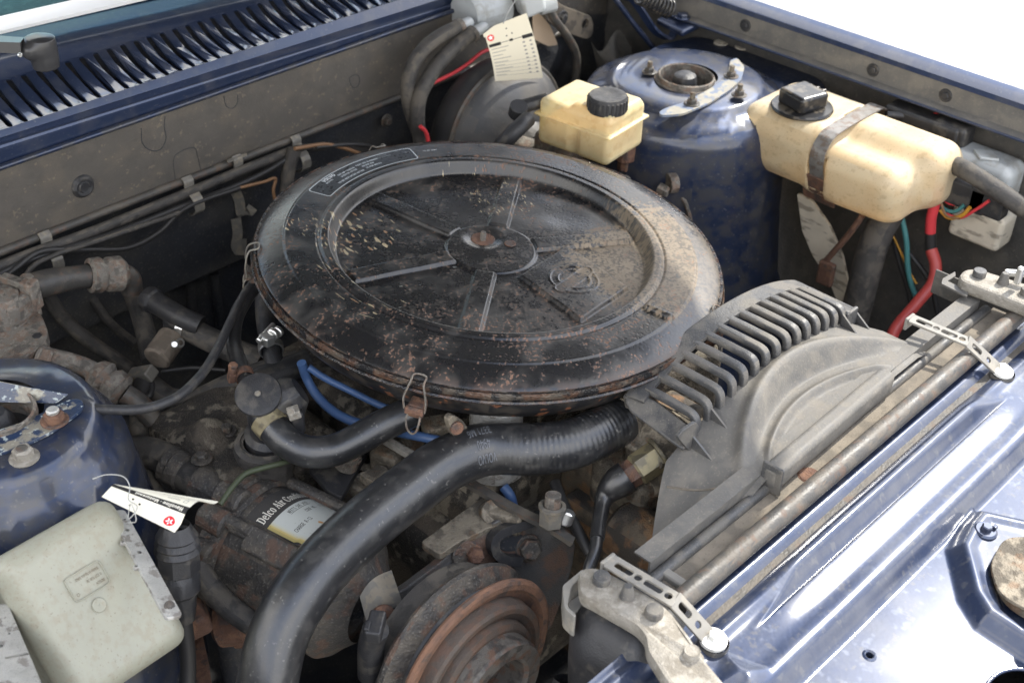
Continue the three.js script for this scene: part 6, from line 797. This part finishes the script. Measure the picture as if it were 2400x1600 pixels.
{ // grey control box with perforated metal strips
  const Y = 0.842, q = (x, y, h = Y) => W(x, y, h), t = thing('control_box', 'large grey plastic box lid with moulded lettering in the lower left corner', 'control box');
  const A = q(30, 1338), B = q(248, 1212), C = PL(404, 1484, B, B.clone().sub(A)), X = B.clone().sub(A).normalize(), Z = C.clone().sub(B); Z.addScaledVector(X, -Z.dot(X)).normalize(); const N = Z.clone().cross(X).normalize(); if (N.y < 0) N.negate();
  const lx = A.distanceTo(B) + 0.012, lz = B.distanceTo(C) + 0.012, mid = B.clone().addScaledVector(X, -lx / 2 + 0.008).addScaledVector(Z, lz / 2 - 0.006), L = (p) => { const d = p.clone().sub(mid); return v3(d.dot(X), d.dot(N), d.dot(Z)); };
  const rect = [[145, 1358], [228, 1312], [258, 1364], [178, 1416]].map(([x, y]) => { const l = L(PL(x, y, mid, N)); return [l.x, l.z]; }), rc = [rect.reduce((a, b) => a + b[0], 0) / 4, rect.reduce((a, b) => a + b[1], 0) / 4], rw = Math.hypot(rect[1][0] - rect[0][0], rect[1][1] - rect[0][1]) / 2, rh = Math.hypot(rect[2][0] - rect[1][0], rect[2][1] - rect[1][1]) / 2;
  const f = (p) => { const l = L(p); let d = sdBox(l, v3(0, -0.030, 0), v3(lx / 2 + 0.006, 0.022, lz / 2 + 0.006), 0.010); d = smin(d, sdBox(l, v3(0, -0.012, 0), v3(lx / 2, 0.012, lz / 2), 0.009), 0.010); return d; };
  const e = 0.125; part('box_lid', blob(f, mid.clone().add(v3(-e, -0.085, -e)), mid.clone().add(v3(e, 0.05, e)), 88), M.boxGrey, t);
  const on = (u, w, h = 0.0003) => mid.clone().addScaledVector(X, u).addScaledVector(Z, w).addScaledVector(N, h + 0.0009), fr = []; { const r = 0.003, c = []; for (let k = 0; k <= 40; k++) { const a = k / 40 * 6.2832, sx = Math.sign(Math.cos(a)) * Math.pow(Math.abs(Math.cos(a)), 0.22), sz = Math.sign(Math.sin(a)) * Math.pow(Math.abs(Math.sin(a)), 0.22); c.push(on(rc[0] + sx * rw, rc[1] + sz * rh)); } fr.push(tube(c, 0.0005, { seg: 160, rad: 6, cap: false })); }
  part('moulded_frame', fr, M.boxGrey, t);
  const lt = canvasTex(512, 256, (g, w, h) => { g.clearRect(0, 0, w, h); g.fillStyle = 'rgba(96,76,52,0.9)'; g.font = '40px sans-serif'; g.textAlign = 'left'; g.save(); g.fillText('BOSCH', 40, 70); g.fillText('0 227 100 36', 40, 140); g.fillText('Made in Spain 5802', 40, 210); g.beginPath(); g.lineWidth = 4; g.strokeStyle = 'rgba(96,76,52,0.9)'; g.arc(450, 55, 16, 0, 7); g.stroke(); g.restore(); });
  part('moulded_letters', grid((u, v) => on(rc[0] + (u - 0.5) * rw * 1.9, rc[1] + (v - 0.5) * rh * 1.9, 0.00025), 2, 2, (u, v) => [1 - u, v]), new THREE.MeshStandardMaterial({ map: lt, transparent: true, alphaTest: 0.35, roughness: 0.7, side: THREE.DoubleSide }), t, true);
  { const p = L(PL(230, 1418, mid, N)); part('moulded_stud', lathe([[0.0052, 0], [0.0048, 0.0007], [0.004, 0.0006], [0.0008, 0.0003], [0, 0.0008]], on(p.x, p.z, 0.0001), N, 28, 0.5), M.boxGrey, t); }
  const strip = (label, p0, p1, wd, pat, g) => { const s = thing('perforated_strip', label, 'metal strip', g), d = p1.clone().sub(p0), l = d.length(); d.normalize(); const sd = d.clone().cross(N).normalize(), P = (u, w) => p0.clone().addScaledVector(d, u).addScaledVector(sd, w); const holes = pat.map(([u, w, r, slot]) => slot ? Object.assign([P(u - r, w - slot), P(u + r, w - slot), P(u + r, w + slot), P(u - r, w + slot)], { rr: r * 0.9 }) : { c: P(u, w), r }); part('strip', plate([P(0, -wd / 2), P(l, -wd / 2), P(l, wd / 2), P(0, wd / 2)], 0.003, { r: 0.004, holes }), M.alloyClean, s); return s; };
  const r1 = strip('spotted aluminium strip with slots along the right side of the grey box', q(272, 1195, 0.828), q(408, 1445, 0.828), 0.012, [[0.012, -0.002, 0.0016], [0.024, 0.0, 0.0022], [0.036, 0.003, 0.0015, 0.006], [0.050, 0.0, 0.0022], [0.064, 0.003, 0.0015, 0.006]], 'aluminium strips beside the grey box'); part('strip_screw', [...hex(q(396, 1420, 0.8285), N, 0.0026, 0.0015, 0.0038, 0.0008)], M.cast, r1);
  strip('spotted aluminium strip with holes at the bottom left edge of the grey box', q(-30, 1420, 0.82), q(60, 1640, 0.82), 0.026, [[0.02, 0.0, 0.002], [0.04, 0.002, 0.0022], [0.052, -0.005, 0.0016, 0.008], [0.03, -0.006, 0.0014]], 'aluminium strips beside the grey box');
  solo('box_base', [rbox(mid.clone().addScaledVector(N, -0.085), lx * 0.98, 0.06, lz * 0.98, 0.008, X)], M.blackSemi, 'black plastic base block under the grey control box', 'box base');
  // paper tag lying curled behind the box
  const tp = canvasTex(768, 512, (g, w, h) => { g.fillStyle = '#ece6d3'; g.fillRect(0, 0, w, h); g.fillStyle = '#252323'; g.fillRect(0, 190, w, 66); g.fillStyle = '#eee9da'; g.font = 'bold 48px sans-serif'; g.fillText('Havoline - Motorenol', 40, 240); g.fillStyle = '#77736c'; g.font = '30px sans-serif'; ['Havoline', 'Havoline Ultra', 'Havoline Formula', 'Havoline XLD'].forEach((s, k) => { g.fillText(s, 130, 310 + k * 50); g.strokeStyle = '#777'; g.lineWidth = 3; g.strokeRect(60, 285 + k * 50, 32, 28); }); g.fillStyle = '#d2202f'; g.beginPath(); g.arc(105, 85, 52, 0, 7); g.fill(); g.fillStyle = '#fff'; g.beginPath(); for (let k = 0; k < 10; k++) { const a = -Math.PI / 2 + k * Math.PI / 5, r = k % 2 ? 16 : 42; g.lineTo(105 + Math.cos(a) * r, 85 + Math.sin(a) * r); } g.fill(); g.fillStyle = '#d2202f'; g.fillRect(99, 70, 12, 34); g.fillRect(90, 70, 30, 9); g.fillStyle = '#111'; for (const [x, y] of [[430, 120], [500, 60], [510, 140]]) { g.beginPath(); g.arc(x, y, 11, 0, 7); g.fill(); } });
  const g0 = q(237, 1164, 0.87), g1 = q(265, 1134, 0.872), g2 = q(408, 1248, 0.872), g3 = q(440, 1208, 0.877), g4 = q(508, 1150, 0.872), tt = thing('oil_change_tag', 'curled white oil change tag with red star emblem tied behind the grey box', 'paper tag');
  part('paper', grid((u, v) => { const lo = g0.clone().lerp(g2, u), hi = g1.clone().lerp(g4, u), m = g1.clone().lerp(g3, u); const p = v < 0.45 ? lo.lerp(m, v / 0.45) : m.lerp(hi, (v - 0.45) / 0.55); p.y += 0.006 * Math.sin(Math.PI * clamp((v - 0.2) / 0.7)) * u * 0.9 - 0.010 * sstep(0.6, 1, v) * u; return p; }, 24, 24, (u, v) => [1 - u, 1 - v]), new THREE.MeshStandardMaterial({ map: tp, roughness: 0.8, side: THREE.DoubleSide }), tt, true);
  part('tie_thread', tube(Wp([[216, 1122, 0.878], [250, 1112, 0.882], [290, 1118, 0.882], [303, 1140, 0.878], [300, 1170, 0.876], [320, 1185, 0.876], [316, 1200, 0.876], [300, 1215, 0.868], [306, 1180, 0.88], [318, 1220, 0.868], [300, 1225, 0.862]]), 0.0004, { seg: 120, rad: 5 }), M.thread, tt);
}
{ // connector hanging between box and compressor
  const t = thing('cable_connector', 'black rubber cable connector hanging beside the grey box', 'connector'), a = W(412, 1245, 0.81), b = W(425, 1450, 0.735), d = b.clone().sub(a).normalize(), L = a.distanceTo(b);
  part('ribbed_boot', lathe([[0.010, -0.006], [0.0155, 0.004], [0.014, 0.006], [0.0165, 0.010], [0.015, 0.012], [0.0172, 0.016], [0.0155, 0.018]], a, d, 36, 0.6), M.blackSemi, t); part('nut_body', lathe([[0.0165, 0.017], [0.0165, 0.032], [0.014, 0.034]], a, d, 8, 0.3), M.blackSemi, t); part('lower_sleeve', lathe([[0.0125, 0.033], [0.0155, 0.038], [0.0155, 0.05], [0.012, 0.054], [0.0115, L * 0.85], [0.010, L]], a, d, 32, 0.6), M.blackSemi, t);
  solo('hanging_cable', tub([[428, 1440, 0.74], [436, 1500, 0.72], [440, 1560, 0.70], [436, 1660, 0.67]], 0.0062, { seg: 24 }), M.wireBlack, 'smooth black cable below the rubber connector', 'cable');
  solo('rusty_clip_plate', [rbox(W(445, 1455, 0.70), 0.03, 0.02, 0.03, 0.006, v3(1, 0.3, 0.4)), plate([[440, 1480], [470, 1470], [490, 1560], [500, 1640], [460, 1660], [448, 1560]].map(([x, y]) => W(x, y, 0.66)), 0.006, { r: 0.004 })], M.rust, 'rusty bracket below the rubber connector', 'bracket');
  solo('hose', tub([[455, 1320, 0.74], [500, 1385, 0.72], [560, 1440, 0.71], [640, 1490, 0.70]], 0.0098, { seg: 30 }), M.rubberDusty, 'grey hose passing under the compressor towards the radiator hose', 'hose');
  solo('hose', [tub([[540, 1450, 0.64], [560, 1560, 0.58], [590, 1680, 0.54]], 0.016, { seg: 20 })], M.bayBlack, 'black pipe in the gap below the compressor', 'hose');
  solo('rusty_mount', [cyl(W(510, 1455, 0.66), v3(0.6, 0.2, 0.7).normalize(), 0.022, 0.03, 0.004), cyl(W(545, 1475, 0.655), v3(0.6, 0.2, 0.7).normalize(), 0.016, 0.03, 0.003)], M.rust, 'rusty round rubber mount under the compressor', 'mount');
}
{ // suction hose with crimped ferrule
  const t = thing('suction_hose', 'thick brown grey hose with crimped metal ferrule behind the compressor', 'hose');
  part('hose', tub([[255, 1075, 0.735], [310, 1058, 0.742], [370, 1068, 0.745], [430, 1108, 0.742], [480, 1140, 0.74]], 0.0142, { seg: 40, rad: 24 }), M.rubberDusty, t);
  const a = W(392, 1085, 0.744), b = W(520, 1160, 0.738), d = b.clone().sub(a).normalize(), L = a.distanceTo(b); part('ferrule', lathe([[0.0142, 0], [0.0168, 0.002], [0.0162, L * 0.14], [0.0172, L * 0.17], [0.0165, L * 0.32], [0.013, L * 0.36], [0.0125, L * 0.55], [0.0175, L * 0.6], [0.0175, L * 0.85], [0.014, L], [0, L]], a, d, 40, 0.5), M.cast, t);
  part('green_wire', tub([[515, 1182, 0.778], [545, 1140, 0.785], [575, 1110, 0.788], [610, 1098, 0.788], [660, 1085, 0.786], [715, 1066, 0.78]], 0.0024, { seg: 40, rad: 8 }), M.wireGreen, t);
}
{ // compressor with clutch pulley
  const P0 = W(560, 1262, 0.712), P1 = W(868, 1424, 0.706), ax = P1.clone().sub(P0).normalize(), R = 0.0555, t = thing('compressor', 'rust stained black cylindrical air conditioning compressor with torn paper label', 'compressor');
  const L = P0.distanceTo(P1), side = ax.clone().cross(AY).normalize(), up = side.clone().cross(ax).normalize(), at = (h, a, r) => P0.clone().addScaledVector(ax, h).addScaledVector(up, Math.cos(a) * r).addScaledVector(side, Math.sin(a) * r);
  part('shell', lathe([[0.0, 0.012], [R * 0.99, 0.012], [R, 0.014], [R, L * 0.82], [R * 0.93, L * 0.86], [R * 0.8, L * 0.9], [0.03, L]], P0, ax, 96, 0.5), M.cast, t);
  part('rear_head', lathe([[0, -0.024], [0.03, -0.023], [0.045, -0.018], [0.052, -0.008], [0.0565, -0.004], [0.0605, 0.0], [0.0605, 0.006], [0.0578, 0.008], [0.0578, 0.0105], [0.0598, 0.011], [0.0598, 0.018], [0.056, 0.020]], P0, ax, 96, 0.45), M.cast, t);
  // angle positions of the lugs, read from where they show in the picture
  const angOf = (px, py) => { const r = ray(px, py), w = CAM.clone().sub(P0), rp = r.clone().addScaledVector(ax, -r.dot(ax)), wp = w.clone().addScaledVector(ax, -w.dot(ax)), a = rp.lengthSq(), b = rp.dot(wp), c = wp.lengthSq() - R * R, k = b * b - a * c, s = k > 0 ? (-b - Math.sqrt(k)) / a : -b / a, q = wp.addScaledVector(rp, s), h = w.clone().addScaledVector(r, s).dot(ax); return [Math.atan2(q.dot(side), q.dot(up)), h]; };
  const lugs = [[515, 1225], [700, 1110], [478, 1290], [560, 1180]]; for (const [x, y] of lugs) { const [a] = angOf(x, y); part('head_lug', [cyl(at(-0.008, a, R + 0.002), ax, 0.0115, 0.026, 0.002), cyl(at(-0.0095, a, R + 0.004), ax, 0.006, 0.002)], M.cast, t); }
  for (const [x, y, l] of [[560, 1235, 0.030], [722, 1125, 0.075]]) { const [a] = angOf(x, y); part('tie_bolt', cyl(at(0.012, a, R + 0.004), ax, 0.0062, l, 0.001), M.cast, t); }
  { const [a] = angOf(640, 1290); part('foot', [rbox(at(0.068, a, R + 0.002), 0.062, 0.022, 0.012, 0.003, ax, at(0, a + 0.3, 1).sub(at(0, a, 1))), rbox(at(0.048, a - 0.05, R + 0.002), 0.055, 0.012, 0.012, 0.003, ax, at(0, a + 0.3, 1).sub(at(0, a, 1)))], M.cast, t); }
  // paper label round the shell
  const [a0, h0] = angOf(632, 1240), [a1] = angOf(718, 1285), [a2, h2] = angOf(735, 1160), am = Math.max(a0, a1), an = Math.min(a0, a1);
  const [aTop] = angOf(730, 1150), [aBot] = angOf(708, 1282), hA = 0.026, hB = 0.098, lb = canvasTex(1024, 640, (g, w, h) => {
    g.fillStyle = '#b9bcb6'; g.fillRect(0, 0, w, h); g.fillStyle = '#3a3836'; g.fillRect(0, 0, w, 190); g.fillStyle = '#a99a62'; g.fillRect(0, 190, 60, h); const gr = g.createLinearGradient(40, 0, 130, 0); gr.addColorStop(0, 'rgba(190,170,105,1)'); gr.addColorStop(1, 'rgba(185,188,182,0)'); g.fillStyle = gr; g.fillRect(40, 190, 100, h);
    g.fillStyle = '#d6d3c6'; g.font = 'bold 96px serif'; g.fillText('Delco Air Conditioning', 18, 150); g.fillStyle = '#33312e'; g.font = 'bold 44px monospace'; g.fillText('MEETS SAE J639', 330, 244); g.fillRect(330, 252, 380, 4); g.fillText('CODE NO.', 500, 320); g.fillStyle = '#8a8780'; g.fillText('GT5204', 780, 320); g.fillStyle = '#33312e'; g.font = 'bold 46px monospace'; g.fillText('CHARGE R-12', 130, 400); g.fillText('REFRIGERANT OIL', 130, 590); g.fillText('10 FL OZ', 700, 560); g.fillStyle = 'rgba(176,120,60,0.8)'; g.beginPath(); g.ellipse(420, 470, 30, 18, 0.4, 0, 7); g.fill();
    const r = mulberry(77); for (let k = 0; k < 260; k++) { g.fillStyle = `rgba(${90 + r() * 40},${80 + r() * 30},${60 + r() * 30},${r() * 0.35})`; g.beginPath(); g.ellipse(r() * w, r() * h, 1 + r() * 6, 1 + r() * 4, r() * 3, 0, 7); g.fill(); }
  });
  part('paper_label', grid((u, v) => { const tear = 0.06 * fbm3(u * 14, 3, 1, 3) * (v > 0.7 ? 1 : 0); const a = lerp(aTop, aBot, u), h = lerp(hA, hB, v); return at(h, a - tear * (u > 0.55 ? 1 : 0), R + 0.0006); }, 40, 24, (u, v) => [1 - u, 1 - v]), new THREE.MeshStandardMaterial({ map: lb, roughness: 0.7, side: THREE.DoubleSide }), t, true);
  // clutch pulley
  const C = W(1098, 1562, 0.69), pa = v3(0, 0.03, 1).normalize(), k = thing('clutch_pulley', 'rusty grooved compressor clutch pulley at the bottom of the picture', 'pulley'), S = 0.082;
  part('rear_coil', lathe([[0.05, -0.045], [S * 0.83, -0.043], [S * 0.85, -0.027], [S * 0.8, -0.02]], C, pa, 96, 0.4), M.rubberDusty, k);
  part('rear_flange', lathe([[S * 0.8, -0.024], [S * 0.98, -0.020], [S, -0.017], [S * 0.99, -0.0135], [S * 0.84, -0.006]], C, pa, 120, 0.4), M.cast, k);
  part('groove', lathe([[S * 0.84, -0.007], [S * 0.82, -0.004], [S * 0.84, -0.001]], C, pa, 96, 0.5), M.blackSemi, k);
  part('front_flange', lathe([[S * 0.83, -0.002], [S * 0.985, 0.005], [S, 0.0075], [S * 0.99, 0.010], [S * 0.96, 0.0112], [S * 0.90, 0.0108], [S * 0.88, 0.007], [S * 0.80, 0.006]], C, pa, 120, 0.4), surf({ n: 256, rep: 0.12, c: [0.155, 0.085, 0.056], vary: 0.25, rough: 0.8, layers: [{ c: [0.23, 0.115, 0.065], s: 20, o: 5, t: 0.55, w: 0.2, a: 0.6 }, { c: [0.05, 0.045, 0.042], s: 12, o: 6, t: 0.62, w: 0.12, a: 0.7, r: 0.5 }], bump: 0.0008, grain: 0.3 }), k);
  part('armature', lathe([[S * 0.80, 0.004], [S * 0.78, 0.016], [S * 0.75, 0.018], [S * 0.70, 0.018], [S * 0.69, 0.014], [S * 0.62, 0.014], [S * 0.61, 0.020], [S * 0.56, 0.022], [S * 0.52, 0.022]], C, pa, 120, 0.35), surf({ n: 256, rep: 0.1, c: [0.085, 0.066, 0.054], vary: 0.2, rough: 0.6, layers: [{ c: [0.13, 0.07, 0.045], s: 14, o: 6, t: 0.56, w: 0.16, a: 0.6, r: 0.9 }], bump: 0.0006, grain: 0.2 }), k);
  part('hub_ring', lathe([[S * 0.53, 0.018], [S * 0.53, 0.034], [S * 0.51, 0.037], [S * 0.36, 0.037], [S * 0.33, 0.034], [S * 0.31, 0.012], [0, 0.010]], C, pa, 96, 0.35), surf({ n: 256, rep: 0.07, c: [0.11, 0.10, 0.088], vary: 0.15, rough: 0.5, layers: [{ c: [0.03, 0.027, 0.026], s: 8, o: 6, t: 0.54, w: 0.1, a: 0.8, r: 0.5 }, { c: [0.13, 0.062, 0.036], s: 10, o: 6, t: 0.6, w: 0.1, a: 0.7, r: 0.9 }], bump: 0.0008, grain: 0.2 }), k);
  // its mounting bracket
  const b = thing('compressor_bracket', 'black flat compressor bracket with hook slot and rusty bolts above the pulley', 'bracket'), n0 = v3(-0.195, 0.735, 0.150), nb = v3(-0.25, 0.35, 0.9).normalize(), q = (x, y) => PL(x, y, n0, nb);
  part('bracket_plate', plate([[880, 1420], [950, 1378], [1030, 1318], [1085, 1268], [1128, 1252], [1160, 1222], [1215, 1200], [1270, 1212], [1335, 1238], [1350, 1275], [1342, 1330], [1320, 1400], [1290, 1480], [1250, 1470], [1225, 1360], [1180, 1310], [1120, 1330], [1040, 1370], [950, 1440], [890, 1470]].map(([x, y]) => q(x, y)), 0.009, { r: 0.006, bevel: 0.0012 }), surf({ n: 256, rep: 0.12, c: [0.07, 0.067, 0.064], vary: 0.2, rough: 0.5, layers: [{ c: [0.15, 0.08, 0.05], s: 8, o: 6, t: 0.58, w: 0.12, a: 0.6 }], bump: 0.0008 }), b);
  const hk = [[1210, 1308], [1170, 1302], [1150, 1285], [1148, 1258], [1165, 1240], [1215, 1222], [1260, 1205]].map(([x, y]) => q(x, y).addScaledVector(nb, 0.006)); part('hook_rib', ribbon(hk, 0.010, 0.008, nb, 40), M.blackSemi, b); part('slot', plate([[1166, 1262], [1180, 1250], [1225, 1252], [1225, 1290], [1180, 1292], [1166, 1280]].map(([x, y]) => q(x, y).addScaledVector(nb, 0.001)), 0.003, { r: 0.003 }), M.bayBlack, b);
  for (const [x, y, r, m] of [[1236, 1282, 0.0095, M.cast], [1108, 1296, 0.007, M.rust]]) part('bracket_bolt', hex(q(x, y).addScaledVector(nb, 0.001), v3(-0.35, 0.45, 0.85).normalize(), r, 0.010, r * 1.25, 0.003), m, b);
  part('boss', cyl(q(1090, 1300).addScaledVector(nb, -0.002), nb, 0.0125, 0.005, 0.001), M.cast, b);
  const st = thing('stud_nut', 'steel stud with nut and bright sleeve above the compressor bracket', 'nut'), sc = W(1292, 1218, 0.762), sd = v3(0.15, 0.95, -0.1).normalize(); part('nut', [lathe([[0.010, -0.004], [0.0105, 0.012], [0, 0.012]], sc, sd, 6, 0.3), lathe([[0.0112, 0.011], [0.0112, 0.0135], [0.008, 0.014]], sc, sd, 28)], M.clipGrey, st); part('stud', cyl(sc.clone().addScaledVector(sd, 0.012), sd, 0.0065, 0.012), M.rustyPipe, st); part('sleeve', cyl(W(1322, 1228, 0.757), v3(0.4, 0.8, 0).normalize(), 0.006, 0.012, 0.0015), M.zinc, st);
  const hs = thing('heat_shield', 'small bent aluminium shield plate bolted in front of the radiator hose', 'shield plate'); part('shield', grid((u, v) => { const A = q(822, 1378), B = q(897, 1318), C2 = q(925, 1402), D2 = q(835, 1440), p = A.clone().lerp(B, u).lerp(D2.clone().lerp(C2, u), v); return p.addScaledVector(nb, 0.018 - 0.008 * Math.sin(u * 3) + 0.004 * v * (1 - u)); }, 16, 12), M.clipGrey, hs); part('shield_foot', plate([[838, 1436], [915, 1405], [918, 1425], [885, 1460], [845, 1462]].map(([x, y]) => q(x, y).addScaledVector(nb, 0.012)), 0.003, { r: 0.003 }), M.cast, hs); part('rusty_bolt', cyl(q(876, 1428).addScaledVector(nb, 0.013), nb, 0.0105, 0.008, 0.003), M.rust, hs);
  solo('wire_plug', [rbox(W(880, 1468, 0.765), 0.022, 0.012, 0.012, 0.002, X0()), rbox(W(862, 1478, 0.765), 0.008, 0.014, 0.004, 0.001, X0()), tub([[880, 1475, 0.76], [870, 1510, 0.74], [868, 1580, 0.70]], 0.010, { seg: 14 })], M.blackSemi, 'dark wire plug in front of the clutch pulley', 'plug');
  function X0() { return v3(0.8, 0.1, -0.6); }
}

// ---------------------------------------------------------------- every thing gets its origin at its base
for (const o of groups) {
  const b = new THREE.Box3().setFromObject(o), c = v3((b.min.x + b.max.x) / 2, b.min.y, (b.min.z + b.max.z) / 2);
  if (o.isMesh) { o.geometry = o.geometry.clone().translate(-c.x, -c.y, -c.z); o.position.copy(c); }
  else { o.position.copy(c); o.children.forEach((k) => k.position.sub(c)); }
}
renderer.render(scene, camera);
